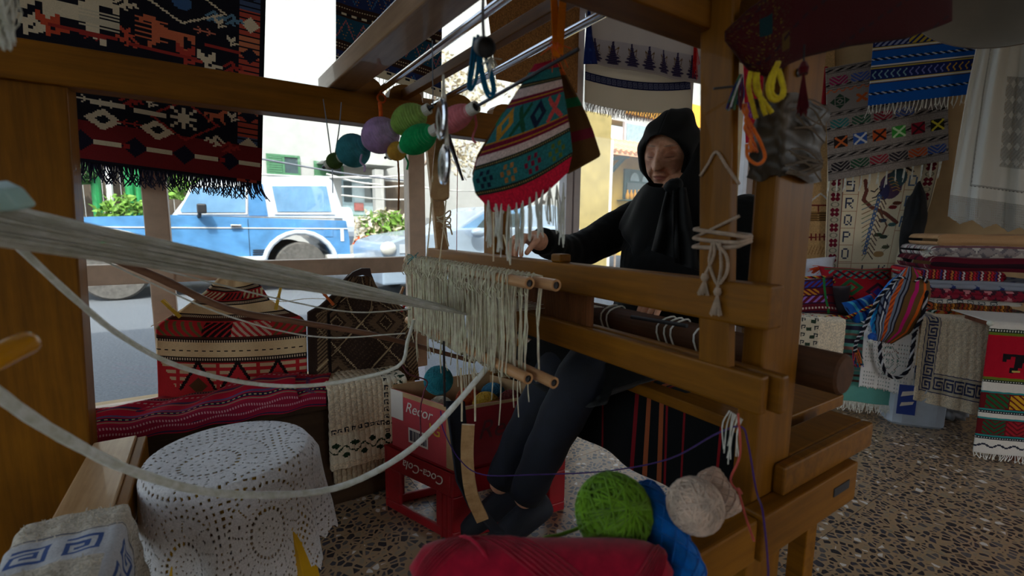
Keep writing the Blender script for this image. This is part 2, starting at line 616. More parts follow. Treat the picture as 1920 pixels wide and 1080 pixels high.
# ------------------------------------------------------------------ street
ST = -.12
MAT['asphalt'] = pbr('asphalt', (100, 103, 108), .85, .16, 60, .5, 90)
MAT['white_house'] = pbr('white_plaster', (176, 174, 170), .9, .03, 3, .03, 30)
MAT['yellow_house'] = pbr('yellow_plaster', (206, 168, 84), .9, .06, 3, .1, 30)
MAT['tan_wall'] = pbr('tan_plaster', (170, 150, 96), .9, .1, 3, .1, 30)
MAT['green_paint'] = pbr('green_shutter_paint', (70, 120, 84), .6, .1, 10, .1)
MAT['pole_green'] = pbr('green_pole_paint', (30, 130, 70), .5, .1, 10, .1)
MAT['grey_door'] = pbr('grey_door_paint', (150, 170, 176), .6, .1, 10, .1)
MAT['dark_glass'] = pbr('dark_window', (70, 84, 88), .15, .1, 4, 0)
MAT['dark_wood'] = wood('weathered_fence', (64, 56, 50), (112, 98, 84), 'z', .8, 20)
MAT['teal_wood'] = pbr('teal_bracket_paint', (56, 92, 96), .6, .1, 10, .1)
MAT['tile_red'] = pbr('roof_tile', (214, 160, 124), .8, .15, 10, .2)
MAT['orange_trim'] = pbr('orange_trim', (240, 170, 60), .8, .05, 10, .1)
MAT['wire'] = pbr('white_wire', (225, 220, 214), .6, .05, 10, 0)
MAT['cable'] = pbr('grey_cable', (110, 112, 120), .6, .05, 10, 0)
MAT['bark'] = pbr('bark', (150, 132, 118), .9, .2, 20, .4, 60)
def leafmat(n, c):
    m = pbr(n, c, .7, .3, 30, 0)
    return m
MAT['leaf_green'] = leafmat('leaf_green', (104, 140, 52))
MAT['leaf_pale'] = leafmat('leaf_pale', (206, 186, 160))
MAT['leaf_dark'] = leafmat('leaf_dark', (64, 100, 48))
MAT['flower'] = leafmat('leaf_rust', (196, 96, 56))

struct('ground', MB().box((-30, 1.96, ST - .2), (40, 40, ST)), MAT['asphalt'])

def facade_window(par, r, y, shutter=True):
    """window of a far house from its pixel rectangle on plane y"""
    a, b = at(r[0], r[1], y=y), at(r[2], r[3], y=y)
    x0, x1, z0, z1 = a[0], b[0], b[2], a[2]
    f = ob('window', MB().box((x0 - .06, y - .05, z0 - .06), (x1 + .06, y + .02, z0)).box((x0 - .06, y - .05, z1), (x1 + .06, y + .02, z1 + .06))
           .box((x0 - .06, y - .05, z0), (x0, y + .02, z1)).box((x1, y - .05, z0), (x1 + .06, y + .02, z1)).box(((x0 + x1) / 2 - .03, y - .04, z0), ((x0 + x1) / 2 + .03, y + .02, z1)), MAT['green_paint'], par)
    ob('pane', MB().box((x0, y - .02, z0), (x1, y - .005, z1)), MAT['dark_glass'], f)
    if shutter:
        m = MB()
        n = 7
        for k in range(n):
            z = z0 + (z1 - z0) * (k + .5) / n
            m.box((x0, y - .045, z - .02), ((x0 + x1) / 2 - .04, y - .025, z + .03))
        ob('shutter', m, MAT['green_paint'], f)

FY = 15.0
wh = thing('white_house', 'long white plastered house across the street behind the blue car', 'house', (4, FY, ST))
a, b = at(-300, 300, y=FY), at(1110, 300, y=FY)
ob('wall', MB().box((a[0], FY, ST), (b[0], FY + 4, 9)), MAT['white_house'], wh)
facade_window(wh, (503, 292, 559, 326), FY)
facade_window(wh, (592, 306, 640, 330), FY)
p, q = at(604, 300, y=FY - .9), at(742, 312, y=FY - .9)
ob('canopy', MB().box((p[0], FY - .9, q[2]), (q[0], FY, p[2])), MAT['white_house'], wh)
p, q = at(640, 330, y=FY), at(700, 404, y=FY)
d = ob('door', MB().box((p[0], FY - .06, q[2]), (q[0], FY, p[2])), MAT['grey_door'], wh)
for k in range(3):
    x0 = p[0] + (q[0] - p[0]) * (k + .12) / 3
    x1 = p[0] + (q[0] - p[0]) * (k + .88) / 3
    ob('door_pane', MB().box((x0, FY - .08, q[2] + .4), (x1, FY - .05, p[2] - .15)), MAT['dark_glass'] if k != 1 else MAT['grey_door'], d)
s0, s1 = at(664, 380, y=FY - .1), at(682, 395, y=FY - .1)
ob('notice', MB().box((s0[0], FY - .1, s1[2]), (s1[0], FY - .08, s0[2])), pbr('red_notice', (150, 70, 66), .6), d)
ob('door_step', MB().box((p[0], FY - .4, q[2] - .12), (q[0], FY, q[2])), MAT['green_paint'], wh)
p, q = at(700, 318, y=FY - .9), at(716, 320, y=FY - .9)
ob('pillar', MB().box((p[0], FY - 1.05, ST), (q[0], FY - .75, p[2])), MAT['white_house'], wh)
p, q = at(722, 340, y=FY), at(762, 430, y=FY)
ob('gate', MB().box((p[0], FY - .05, q[2] - .6), (q[0], FY, p[2])), MAT['dark_wood'], wh)

# low garden wall with white wires in front of the house
a, b = at(650, 405, y=13.6), at(840, 405, y=13.6)
tag(struct('garden_wall', MB().box((a[0], 13.5, ST), (b[0], 13.8, a[2])), MAT['white_house'], None), 'low white garden wall before the white house', 'wall')
WL = ['dark overhead cable crossing the street above the white wires', 'uppermost white wire left of the house door', 'white wire just under the dark cable by the door', 'white wire slanting down to the house pillar',
      'white wire level with the top of the grey door', 'lowest white wire across the grey door', 'white wire right of the window mullion']
for i, (p0, p1) in enumerate((((490, 298), (790, 342)), ((490, 327), (716, 330)), ((590, 331), (764, 329)), ((612, 326), (716, 347)), ((640, 350), (790, 345)), ((640, 366), (790, 374)), ((780, 350), (915, 358)))):
    A, B = at(*p0, y=11 + .2 * i), at(*p1, y=11 + .2 * i)
    M_ = (A + B) / 2 - V(0, 0, .05)
    o = ob('street_wire', MB().tube(spline([A, M_, B], 10), .02, 5), MAT['cable'] if i == 0 else MAT['wire'])
    tag(o, WL[i], 'wire')

# foliage helper: many single leaves
def leaves(name, c, rad, n, size, mat, parent, flat=.6):
    m = MB()
    for i in range(n):
        p = rng.normal(size=3)
        p = p / np.linalg.norm(p) * (rng.random() ** .4) * V(*rad)
        a = nrm(rng.normal(size=3))
        b = nrm(np.cross(a, rng.normal(size=3)))
        s = size * (.6 + .8 * rng.random())
        k = np.cross(a, b) * s * .15
        q = V(*c) + p
        m.add([q - a * s, q - b * s * .5 + k, q + a * s, q + b * s * .5 + k], [(0, 1, 2, 3)])
    o = ob(name, m, mat, parent)
    o['kind'] = 'stuff'
    return o

# left garden: plank fence, green poles and shrubs
GY = 11.0
fen = thing('plank_fence', 'dark weathered plank fence beyond the bonnet of the blue car', 'fence', at(200, 420, y=GY + .4))
x0, x1 = at(60, 350, y=GY + .4)[0], at(340, 350, y=GY + .4)[0]
n = 16
for k in range(n):
    xa = x0 + (x1 - x0) * k / n
    xb = x0 + (x1 - x0) * (k + .92) / n
    ob('plank', MB().box((xa, GY + .4 + .02 * (k % 2), ST), (xb, GY + .44 + .02 * (k % 2), 2.3 + .12 * random.random())), MAT['dark_wood'], fen)
for i, px in enumerate((183, 208, 246, 262)):
    p = at(px, 380, y=GY)
    tag(ob('green_pole', MB().cyl((p[0], GY, ST), (p[0], GY, 2.9), .05 if i % 2 else .07, n=10), MAT['pole_green'] if i != 1 else MAT['wire']),
        ['leftmost green pole before the plank fence', 'slim pale pole between the green poles', 'green pole right of the pale pole', 'rightmost thin green pole before the fence'][i], 'pole')
for px, py, s, dy, mt_, lb in ((232, 398, .55, -.5, 'leaf_green', 'low leafy shrub at the foot of the green poles'), (140, 318, .45, -.1, 'leaf_dark', 'dark shrub hanging before the plank fence at far left'), (345, 352, .5, -.3, 'leaf_green', 'shrub behind the windscreen of the blue car')):
    c = at(px, py, y=GY + dy)
    sh = thing('garden_shrub', lb, 'shrub', (c[0], c[1], ST))
    leaves('foliage', c, (s * .8, .22, s * .55), 230, .075, MAT[mt_], sh)
    ob('stem', MB().tube([(c[0], c[1], ST), (c[0] + .02, c[1], c[2])], .03, 6), MAT['bark'], sh)

# bush and sunlit tree before the white house
c = at(722, 432, y=11.5)
bs = thing('flowering_bush', 'sunlit bush with rust red blossom between the two cars', 'bush', (c[0], c[1], ST))
leaves('foliage', c + V(0.1, 0, .05), (.75, .5, .45), 420, .1, MAT['leaf_green'], bs)
leaves('pale_leaves', c, (.95, .5, .55), 420, .09, MAT['leaf_pale'], bs)
leaves('blossom', at(690, 455, y=11.3), (.3, .3, .2), 90, .08, MAT['flower'], bs)
ob('stem', MB().tube([(c[0], c[1], ST), c], .04, 6), MAT['bark'], bs)
tr = thing('street_tree', 'bare branched tree with pale leaves beyond the window mullion', 'tree', (at(770, 420, y=12)[0], 12, ST))
b0 = at(778, 440, y=12)
tm = MB().tube(spline([(b0[0], 12, ST), at(776, 360, y=12), at(790, 250, y=12), at(840, 120, y=12)], 12), np.linspace(.13, .05, 12), 8)
ob('trunk', tm, MAT['bark'], tr, smooth=True)
for k in range(16):
    A = at(778 + random.random() * 40, 380 - random.random() * 240, y=12)
    B = at(700 + random.random() * 270, 80 + random.random() * 260, y=11.4 + random.random())
    ob('branch', MB().tube(spline([A, (A + B) / 2 + V(0, 0, .15 * random.random()), B], 8), np.linspace(.035, .01, 8), 5), MAT['bark'], tr)
for (px, py, s) in ((860, 160, .9), (930, 130, 1.0), (800, 120, .7), (870, 290, .8), (950, 260, .8), (720, 200, .45), (1110, 260, .35)):
    leaves('foliage', at(px, py, y=11.6), (s * 1.1, .5, s * .8), 260, .085, MAT['leaf_pale'], tr)

# yellow house with a tiled awning on the right
HY = 9.0
yh = thing('yellow_house', 'yellow house with tiled awning and teal brackets seen beside the headscarf', 'house', (at(1200, 420, y=HY)[0], HY, ST))
def rect(name, r, y, dep, mat, par=None):
    a, b = at(r[0], r[1], y=y), at(r[2], r[3], y=y)
    return ob(name, MB().box((a[0], y, b[2]), (b[0], y + dep, a[2])), mat, par)
rect('wall', (1136, 272, 1420, 470), HY, .6, MAT['yellow_house'], yh)
rect('upper_wall', (1120, 100, 1420, 274), HY + .05, .5, MAT['white_house'], yh)
rect('upper_trim', (1176, 212, 1420, 224), HY - .02, .1, MAT['orange_trim'], yh)
f = rect('window', (1172, 228, 1216, 276), HY - .01, .08, MAT['alu'], yh)
rect('pane', (1176, 231, 1214, 273), HY - .03, .02, MAT['grey_door'], f)
A, B = at(1136, 282, y=HY - .9), at(1330, 300, y=HY - .9)
zt = at(1136, 262, y=HY)[2]
aw = ob('awning', MB().prism([(A[0], HY, zt), (A[0], HY - .9, A[2]), (A[0], HY - .9, A[2] - .06), (A[0], HY, zt - .1)], (B[0] - A[0], 0, 0)), MAT['tile_red'], yh)
for k in range(22):
    x = A[0] + (B[0] - A[0]) * (k + .5) / 22
    ob('roof_tile', MB().tube([(x, HY, zt + .02), (x, HY - .93, A[2] + .02)], .055, 7), MAT['tile_red'], aw)
for px in (1150, 1260):
    a = at(px, 294, y=HY - .4)
    x = a[0]
    zb, zz = at(px, 345, y=HY)[2], a[2]
    ob('bracket', MB().box((x, HY - .1, zb), (x + .09, HY, zz)).bar((x + .045, HY - .08, zb + .1), (x + .045, HY - .75, zz - .03), .08, .08, (1, 0, 0)).box((x, HY - .85, zz - .08), (x + .09, HY, zz)), MAT['teal_wood'], yh)
f = rect('shop_window', (1172, 316, 1330, 382), HY - .05, .06, MAT['teal_wood'], yh)
rect('pane', (1176, 342, 1326, 380), HY - .07, .02, MAT['dark_glass'], f)
for k in range(3):
    cx = at(1186 + 22 * k, 340, y=HY)[0]
    zc = at(1186, 340, y=HY)[2]
    arc = [(cx + .17 * math.cos(t), HY - .06, zc + .22 * math.sin(t)) for t in np.linspace(0, PI, 12)]
    ob('fanlight', MB().prism(arc, (0, -.02, 0)), MAT['grey_door'], f)
for k in range(4):
    p = at(1176 + 7 * k, 374, y=HY - .2)
    tag(ob('bottle', MB().lathe([(.045, 0), (.05, .1), (.04, .15), (.02, .2), (.02, .25)], 10, (p[0], p[1], p[2])), MAT['orange_trim'], smooth=True),
        ['leftmost', 'second', 'third', 'rightmost'][k] + ' of four small orange bottles on the shop sill', 'bottle', 'bottles on the shop sill')
rect('sill', (1172, 374, 1330, 384), HY - .3, .3, MAT['teal_wood'], yh)
o = rect('garden_pillar', (1088, 205, 1136, 520), 7.4, .5, MAT['tan_wall'])
tag(o, 'tall tan plastered pillar beyond the right window mullion', 'pillar')
a = at(1139, 300, y=7.6)
tag(ob('drain_pipe', MB().cyl((a[0], 7.5, ST), (a[0], 7.5, at(1139, 262, y=7.5)[2]), .05, n=10), MAT['wire']), 'white drain pipe beside the tan pillar', 'pipe')
c = at(1155, 425, y=8.4)
bs = thing('potted_shrub', 'pale shrub below the yellow house wall', 'shrub', (c[0], c[1], ST))
leaves('foliage', c, (.5, .3, .4), 160, .07, MAT['leaf_pale'], bs)
ob('stem', MB().tube([(c[0], c[1], ST), c], .03, 6), MAT['bark'], bs)

# ------------------------------------------------------------------ blue off-road car
MAT['car_blue'] = pbr('faded_blue_car_paint', (84, 138, 188), .3, .14, 3, .05, 20, coat=.4)
MAT['car_grey'] = pbr('pale_grey_car_paint', (206, 212, 220), .3, .05, 3, 0, coat=.4)
MAT['tyre'] = pbr('dusty_tyre', (92, 88, 84), .9, .15, 20, .4, 60)
MAT['hub'] = pbr('wheel_white', (226, 222, 214), .4, .05, 20, 0)
MAT['car_glass'] = pbr('car_glass', (120, 160, 196), .08, .1, 3, 0)
MAT['black_trim'] = pbr('black_plastic', (34, 34, 38), .5, .1, 20, 0)
def carpoly(pts, y):
    return [(lambda p: (p[0], y, p[2]))(at(px, py, y=y)) for px, py in pts]
def wheel(par, c, r, w, side):
    t = ob('wheel', MB().lathe([(r * .6, 0), (r * .93, 0), (r, .04), (r, w - .04), (r * .93, w), (r * .6, w)], 32, c, (0, 1, 0)), MAT['tyre'], par, smooth=False)
    ob('hub', MB().lathe([(.02, -.02), (r * .2, -.02), (r * .3, .01), (r * .55, .0), (r * .6, .02), (r * .6, w * .7)], 24, c, (0, 1, 0)), MAT['hub'], t, smooth=False)
CY = 8.35
car = thing('parked_offroad_car', 'blue off-road car with a pale roof parked across the street', 'car', (at(400, 480, y=CY)[0], CY + .85, ST))
wf, wr = at(213, 512, y=CY), at(566, 500, y=CY)
r = wf[2] - ST
r = .40
def arch(cx, z, R, n=10):
    return [(cx + R * math.cos(t), CY, z + R * math.sin(t)) for t in np.linspace(PI, 0, n)]
zb = ST + .38
fr, re_ = at(92, 440, y=CY)[0], at(652, 440, y=CY)[0]
zbelt = at(400, 410, y=CY)[2]
prof = [(fr, CY, zb), (fr, CY, zbelt - .12), (fr + .06, CY, zbelt - .02), (at(318, 404, y=CY)[0], CY, at(318, 403, y=CY)[2]), (re_ - .02, CY, zbelt), (re_ + .03, CY, zbelt - .35), (re_ + .03, CY, zb)]
prof += [(wr[0] + .5, CY, zb)] + arch(wr[0], ST + r, .52)[::-1][1:-1] + [(wr[0] - .5, CY, zb - .05)]
prof += [(wf[0] + .5, CY, zb - .05)] + arch(wf[0], ST + r, .52)[::-1][1:-1] + [(wf[0] - .5, CY, zb)]
ob('body', MB().prism(prof, (0, 1.7, 0)), MAT['car_blue'], car)
gh = carpoly([(322, 404), (372, 340), (384, 333), (612, 330), (624, 340), (647, 409)], CY + .06)
ob('cabin', MB().prism(gh, (0, 1.56, 0)), MAT['car_grey'], car)
ob('door_pillar', MB().prism(carpoly([(466, 404), (466, 345), (492, 345), (502, 404)], CY + .045), (0, .02, 0)), MAT['car_blue'], car)
def glass_part(par, pts, y, frame):
    f = ob('window', MB().prism(carpoly(frame, y), (0, .03, 0)), MAT['hub'], par)
    ob('pane', MB().prism(carpoly(pts, y - .012), (0, .015, 0)), MAT['car_glass'], f)
glass_part(car, [(510, 349), (612, 349), (622, 397), (520, 397)], CY + .04, [(504, 343), (616, 343), (628, 402), (515, 402)])
glass_part(car, [(362, 352), (460, 350), (460, 398), (340, 398), (338, 394)], CY + .04, [(358, 347), (464, 346), (464, 402), (332, 402)])
ob('belt_trim', MB().box((fr + .05, CY - .012, at(400, 428, y=CY)[2]), (re_, CY, at(400, 426, y=CY)[2])), MAT['hub'], car)
ob('door_gap', MB().box((at(466, 440, y=CY)[0], CY - .004, zb), (at(467, 440, y=CY)[0], CY + .01, zbelt)), MAT['black_trim'], car)
ob('lower_trim', MB().box((wf[0] + .55, CY - .012, zb - .04), (wr[0] - .55, CY, zb + .2)), MAT['hub'], car)
ob('door_handle', MB().box((at(432, 424, y=CY)[0], CY - .05, at(432, 427, y=CY)[2]), (at(453, 424, y=CY)[0], CY - .02, at(432, 421, y=CY)[2])), MAT['chrome'], car, bevel=.01)
ob('fuel_flap', MB().box((at(607, 432, y=CY)[0], CY - .01, at(607, 444, y=CY)[2]), (at(624, 432, y=CY)[0], CY, at(607, 431, y=CY)[2])), MAT['car_blue'], car, bevel=.01)
ob('tail_light', MB().box((at(638, 430, y=CY)[0], CY - .012, at(638, 452, y=CY)[2]), (at(644, 430, y=CY)[0], CY + .01, at(638, 429, y=CY)[2])), MAT['hub'], car)
mp = at(374, 395, y=CY - .16)
ob('wing_mirror', MB().box((mp[0] - .03, CY - .22, mp[2] - .04), (mp[0] + .09, CY - .1, mp[2] + .10)).bar((mp[0], CY - .1, mp[2] - .04), (mp[0] - .02, CY + .05, mp[2] - .1), .05, .05), MAT['black_trim'], car, bevel=.02)
ob('rear_bumper', MB().box((re_ - .35, CY - .03, zb - .02), (re_ + .22, CY + 1.7, zb + .2)), MAT['hub'], car, bevel=.03)
ob('front_bumper', MB().box((fr - .12, CY - .02, zb), (fr + .3, CY + 1.7, zb + .2)), MAT['black_trim'], car, bevel=.03)
for cx in (wf[0], wr[0]):
    A = arch(cx, ST + r, .56, 14)
    ob('arch_trim', MB().tube(np.array(A) + V(0, -.01, 0), .045, 6), MAT['car_grey'], car, smooth=True)
    for y in (CY + .02, CY + 1.44):
        wheel(car, (cx, y, ST + r), r, .24, 1)
ob('spare_wheel', MB().lathe([(.05, 0), (.36, 0), (.36, .2), (.05, .2)], 24, (re_ + .04, CY + .85, zbelt - .1), (1, 0, 0)), MAT['car_grey'], car)
for k in range(3):
    p = at(474, 470 + 4 * k, y=CY)
    ob('lettering', MB().box((p[0], CY - .016, p[2]), (p[0] + .18, CY - .012, p[2] + .016)), MAT['black_trim'], car)

# ------------------------------------------------------------------ grey hatchback
GYc = 6.6
MAT['car_silver'] = pbr('silver_car_paint', (176, 192, 210), .25, .05, 3, 0, metal=.3, coat=.5)
g = thing('parked_hatchback', 'silver hatchback parked nose left beyond the loom beater', 'car', (at(900, 470, y=GYc)[0], GYc + .8, ST))
low = carpoly([(718, 500), (716, 470), (724, 456), (760, 444), (850, 430), (858, 428), (1085, 424), (1110, 470), (1110, 520), (718, 520)], GYc)
low[-1] = (low[-1][0], GYc, ST + .22)
low[-2] = (low[-2][0], GYc, ST + .22)
ob('body', MB().prism(low, (0, 1.65, 0)), MAT['car_silver'], g, bevel=.03)
cabp = carpoly([(852, 431), (905, 394), (930, 386), (1040, 384), (1085, 425)], GYc + .1)
ob('cabin', MB().prism(cabp, (0, 1.45, 0)), MAT['car_silver'], g, bevel=.02)
f = ob('windscreen', MB().prism(carpoly([(866, 428), (912, 397), (934, 391), (980, 391), (980, 424)], GYc + .085), (0, .01, 0)), MAT['car_glass'], g)
f2 = ob('side_window', MB().prism(carpoly([(894, 427), (914, 404), (975, 400), (975, 427)], GYc + .07), (0, .01, 0)), MAT['dark_glass'], g)
mp = at(897, 436, y=GYc - .12)
ob('wing_mirror', MB().ball(mp, (.13, .08, .08), 12, 8), MAT['car_silver'], g, smooth=True)
hl = at(728, 466, y=GYc - .02)
ob('headlight', MB().ball(hl, (.12, .05, .1), 12, 8), MAT['hub'], g, smooth=True)
hl = at(752, 462, y=GYc - .02)
ob('grille', MB().box((hl[0] - .02, GYc - .012, hl[2] - .1), (hl[0] + .3, GYc, hl[2] + .03)), MAT['car_grey'], g)
for px in (800, 1050):
    c = at(px, 500, y=GYc)
    wheel(g, (c[0], GYc - .02, ST + .31), .31, .2, 1)
    wheel(g, (c[0], GYc + 1.46, ST + .31), .31, .2, 1)
# ------------------------------------------------------------------ the loom
loom = thing('weaving_loom', 'big ochre painted wooden floor loom standing in front of the shop window', 'loom', (.4, .9, 0))
OX, OY, OZ = MAT['ochre_x'], MAT['ochre_y'], MAT['ochre_z']
# far side: rear post, front post, top beam with a notched rack, floor rail
ob('post', MB().prism([(-.45, 1.42, 1.335), (-.243, 1.42, 1.335), (-.29, 1.42, 0), (-.45, 1.42, 0)], (0, .085, 0)), OZ, loom, bevel=.004)
ob('post', MB().box((.835, 1.42, 0), (.905, 1.49, 1.25)), OZ, loom, bevel=.003)
ob('top_beam', MB().box((-.62, 1.405, 1.252), (1.02, 1.465, 1.337)), OX, loom, bevel=.004)
hump = []
zt = 1.337
for cx, w_, h_ in ((.405, .075, .05), (.52, .085, .045), (.70, .08, .045), (.88, .09, .04)):
    for t in np.linspace(PI, 0, 9):
        hump.append((cx + w_ * .62 * math.cos(t), 1.41, zt + h_ * math.sin(t) ** .8 if math.sin(t) > 0 else zt))
ob('rod_rack', MB().prism([(.34, 1.41, zt)] + hump + [(.95, 1.41, zt), (.95, 1.41, zt - .02), (.34, 1.41, zt - .02)], (0, .045, 0)), OX, loom)
# cross members
ob('rear_crossbar', MB().prism([(-.268, 1.418, .412), (-.187, 1.418, .412), (-.180, .36, .412), (-.275, .36, .412)], (0, 0, .028)), MAT['bare_y'], loom, bevel=.003)
ob('crossbar_edge', MB().prism([(-.187, 1.418, .36), (-.180, .36, .36), (-.160, .36, .36), (-.167, 1.418, .36)], (0, 0, .074)), OY, loom, bevel=.003)
ob('top_crossbeam', MB().bar((.330, 1.53, 1.365), (.395, .25, 1.365), .075, .052), wood('worn_glossy_ochre', (120, 88, 60), (170, 136, 104), 'y', .3, 16, .3), loom, bevel=.004)
# near side: front post, top beam, side rail in two lengths, foot
ob('post', MB().prism([(.70, .372, 0), (.808, .372, 0), (.808, .372, 1.34), (.70, .372, 1.34)], (0, .036, 0)), OZ, loom, bevel=.004)
ob('top_beam', MB().box((-.60, .452, 1.250), (.83, .512, 1.337)), OX, loom, bevel=.004)
ob('rail', MB().box((.02, .345, .45), (.674, .452, .522)), OX, loom, bevel=.004)
ob('rail', MB().box((.677, .338, .452), (1.0, .372, .528)).box((.809, .372, .452), (1.0, .452, .528)), OX, loom, bevel=.003)
ob('rail_slot_shade', MB().box((.905, .3365, .487), (.965, .339, .503)), MAT['black_trim'], loom)  # black patch on the face stands for the shade in a slot
ob('end_block', MB().box((.757, .352, .528), (1.095, .371, .578)).box((.809, .371, .528), (1.095, .432, .578)), MAT['ochre_y'], loom, bevel=.004)
ob('screw', MB().lathe([(.006, 0), (.006, .002), (.003, .004)], 12, (.727, .3715, 1.185), (0, -1, 0)), MAT['steel'], loom)
# plastic sleeve taped around the near post
mw = pbr('crumpled_tape', (64, 52, 38), .5, .35, 14, .7, 26)
wrapm = MB()
n, m_ = 40, 26
vs = []
for j in range(m_ + 1):
    z = 1.035 + .115 * j / m_
    for i in range(n):
        t = 4 * i / n
        k, fq = int(t), t - int(t)
        cs = [(.697, .369), (.811, .369), (.811, .411), (.697, .411), (.697, .369)]
        x = cs[k][0] * (1 - fq) + cs[k + 1][0] * fq
        y = cs[k][1] * (1 - fq) + cs[k + 1][1] * fq
        e = .004 + .003 * math.sin(9 * t + 60 * z) + .003 * math.sin(170 * z + 3 * t) + .002 * random.random()
        d_ = nrm((x - .754, y - .390))
        vs.append((x + d_[0] * e, y + d_[1] * e, z + .004 * math.sin(7 * t)))
fs = [(j * n + i, j * n + (i + 1) % n, (j + 1) * n + (i + 1) % n, (j + 1) * n + i) for j in range(m_) for i in range(n)]
wrapm.add(vs, fs)
wr_ = ob('tape_wrap', wrapm, mw, loom, smooth=True)
tag(wr_, 'crumpled clear brown tape')
mm = MB()
for k in range(14):
    z0 = 1.04 + .1 * random.random()
    mm.tube(spline([(.69 + .02 * random.random(), .359, z0), (.745, .357, z0 + .03 * (random.random() - .5)), (.80, .360, z0 + .05 * (random.random() - .5))], 8), .0014, 4)
ob('tape_crease_glint', mm, MAT['hub'] if False else pbr('tape_highlight', (104, 90, 74), .35, .1, 30, 0), wr_)  # paler strands imitate highlights along the creases of the tape
# seat plank and cloth beam
seat = ob('seat_plank', MB().box((.86, .455, .553), (1.22, 1.49, .580)).box((.90, .47, .0), (.95, .51, .553)).box((1.14, .47, 0), (1.19, .51, .553)).box((.90, 1.43, .0), (.95, 1.47, .553)).box((1.14, 1.43, 0), (1.19, 1.47, .553)), OY, bevel=.003)
tag(seat, 'ochre bench plank behind the near post under the seated woman', 'bench')
cb = thing('cloth_beam', 'thick round brown log beam running behind the near post', 'beam', (.93, .9, .66))
ob('log', MB().lathe([(.0, 0), (.031, 0), (.035, .004), (.035, 1.14), (.031, 1.144), (0, 1.144)], 24, (.868, .325, .722), (0, 1, 0), closed=False), MAT['log'], cb, smooth=False, bevel=0)
ob('metal_rod', MB().cyl(at(1184, 594, x=.83), at(1288, 611, x=.83), .0045), MAT['black_trim'], cb)
mm = MB()
for px, py in ((1130, 590), (1140, 600), (1236, 598), (1250, 604), (1262, 606), (1306, 615)):
    c = at(px, py, x=.832)
    mm.tube([(c[0] + .036 + .040 * math.cos(t), c[1] + .006 * math.sin(3 * t), .722 + .040 * math.sin(t)) for t in np.linspace(0, 2 * PI, 20)], .0022, 5)
ob('lashing', mm, MAT['white_yarn'], cb, smooth=True)

# rods across the top
def rod(name, p, q, r, mat, label, cat='rod', **k):
    return tag(ob(name, MB().cyl(p, q, r, n=16), mat, smooth=False, **k), label, cat)
rod('chrome_rod', (.432, 1.44, 1.346), (.452, .38, 1.346), .0085, MAT['chrome'], 'chrome rod resting in the rack just right of the top crossbeam')
rod('chrome_rod', (.622, 1.44, 1.346), (.622, .44, 1.346), .0085, MAT['chrome'], 'chrome rod farther right above the striped bag')
tag(ob('wooden_bar', MB().bar((.515, 1.44, 1.352), (.552, .42, 1.352), .022, .026), OY, bevel=.002), 'slim brown wooden bar lying between the two chrome rods', 'bar')
b1 = MB().tube([at(713, 186, y=1.40) + V(math.cos(t) * .012, -.012, math.sin(t) * .012) for t in np.linspace(0, 2 * PI, 12)], .003, 6)
b1.tube(spline([at(712, 192, y=1.385), at(714, 215, y=1.385), at(713, 236, y=1.385)], 8), .006, 6)
tag(ob('orange_string', b1, yarn('orange_yarn', (226, 96, 34)), smooth=True), 'orange cord tied around the left end of the chrome rod', 'cord')

# ------------------------------------------------------------------ beater
bt = thing('loom_beater', 'hinged ochre beater frame with a slatted reed hanging in front of the woman', 'beater', (.65, .93, .70))
ob('upper_bar', MB().box((.630, .333, .822), (.668, 1.535, .884)), OY, bt, bevel=.004)
ob('lower_bar', MB().box((.628, .333, .700), (.648, 1.535, .757)), OY, bt, bevel=.004)
ob('lower_bar', MB().box((.658, .320, .700), (.676, 1.535, .757)), OY, bt, bevel=.004)
ob('sword', MB().prism([(.632, .385, .735), (.632, .436, .735), (.632, .478, 1.37), (.632, .424, 1.37)], (.018, 0, 0)), OZ, bt, bevel=.003)
ob('sword', MB().prism([(.652, 1.47, .80), (.694, 1.47, .80), (.640, 1.47, 1.37), (.597, 1.47, 1.37)], (0, .022, 0)), MAT['bare_y'], bt, bevel=.003)
c = at(1047, 480, x=.64)
ob('stop_block', MB().box((.632, c[1] - .016, .884), (.664, c[1] + .018, .902)), OY, bt, bevel=.004)
reed_y0 = at(1108, 600, x=.65)[1]
rd = ob('reed', MB().box((.649, reed_y0, .735), (.657, reed_y0 + .014, .835)).box((.649, 1.36, .735), (.657, 1.375, .835)).box((.649, reed_y0, .828), (.657, 1.375, .838)), MAT['brown_y'], bt)
mm = MB()
ny = 130
for k in range(ny):
    y = reed_y0 + .012 + (1.36 - reed_y0 - .012) * (k + .5) / ny
    mm.box((.6495, y - .0017, .738), (.6565, y + .0017, .832))
s_ = ob('reed_slats', mm, MAT['brown_y'], bt)
s_['kind'] = 'stuff'
LASH = yarn('lashing_yarn', (176, 154, 134))
# rope lashed round the near sword, with two tassels
def rope(m, pts, r, n=6, k=30, tw=.6):
    m.tube(spline(pts, k), r, n, True, None, tw)
    return m
lr = MB()
for i, z in enumerate((.955, .947, .938)):
    lr.tube([(.644 + .016 * c_, .419 + .037 * s__, z + .006 * math.sin(t + i)) for t in np.linspace(0, 2 * PI, 28) for c_, s__ in [(max(-1, min(1, 1.5 * math.cos(t))), max(-1, min(1, 1.5 * math.sin(t))))]], .003, 6)
lr2 = MB()
apx, l_, r_ = at(1343, 285, x=.629), at(1313, 330, x=.629), at(1386, 345, x=.629)
rope(lr2, [l_, (l_ + apx) / 2, apx, (r_ + apx) / 2, r_], .0024)
p0, p1 = at(1313, 440, x=.628), at(1386, 405, x=.628)
rope(lr, [p0, (p0 + p1) / 2, p1], .0024)
tag(ob('peaked_cord', lr2, LASH, smooth=True), 'cord forming a peak over the near beater upright', 'cord')
lo_ = tag(ob('lashing_cord', lr, LASH, smooth=True), 'pale grey cord lashed around the near beater upright', 'cord')
tm = MB()
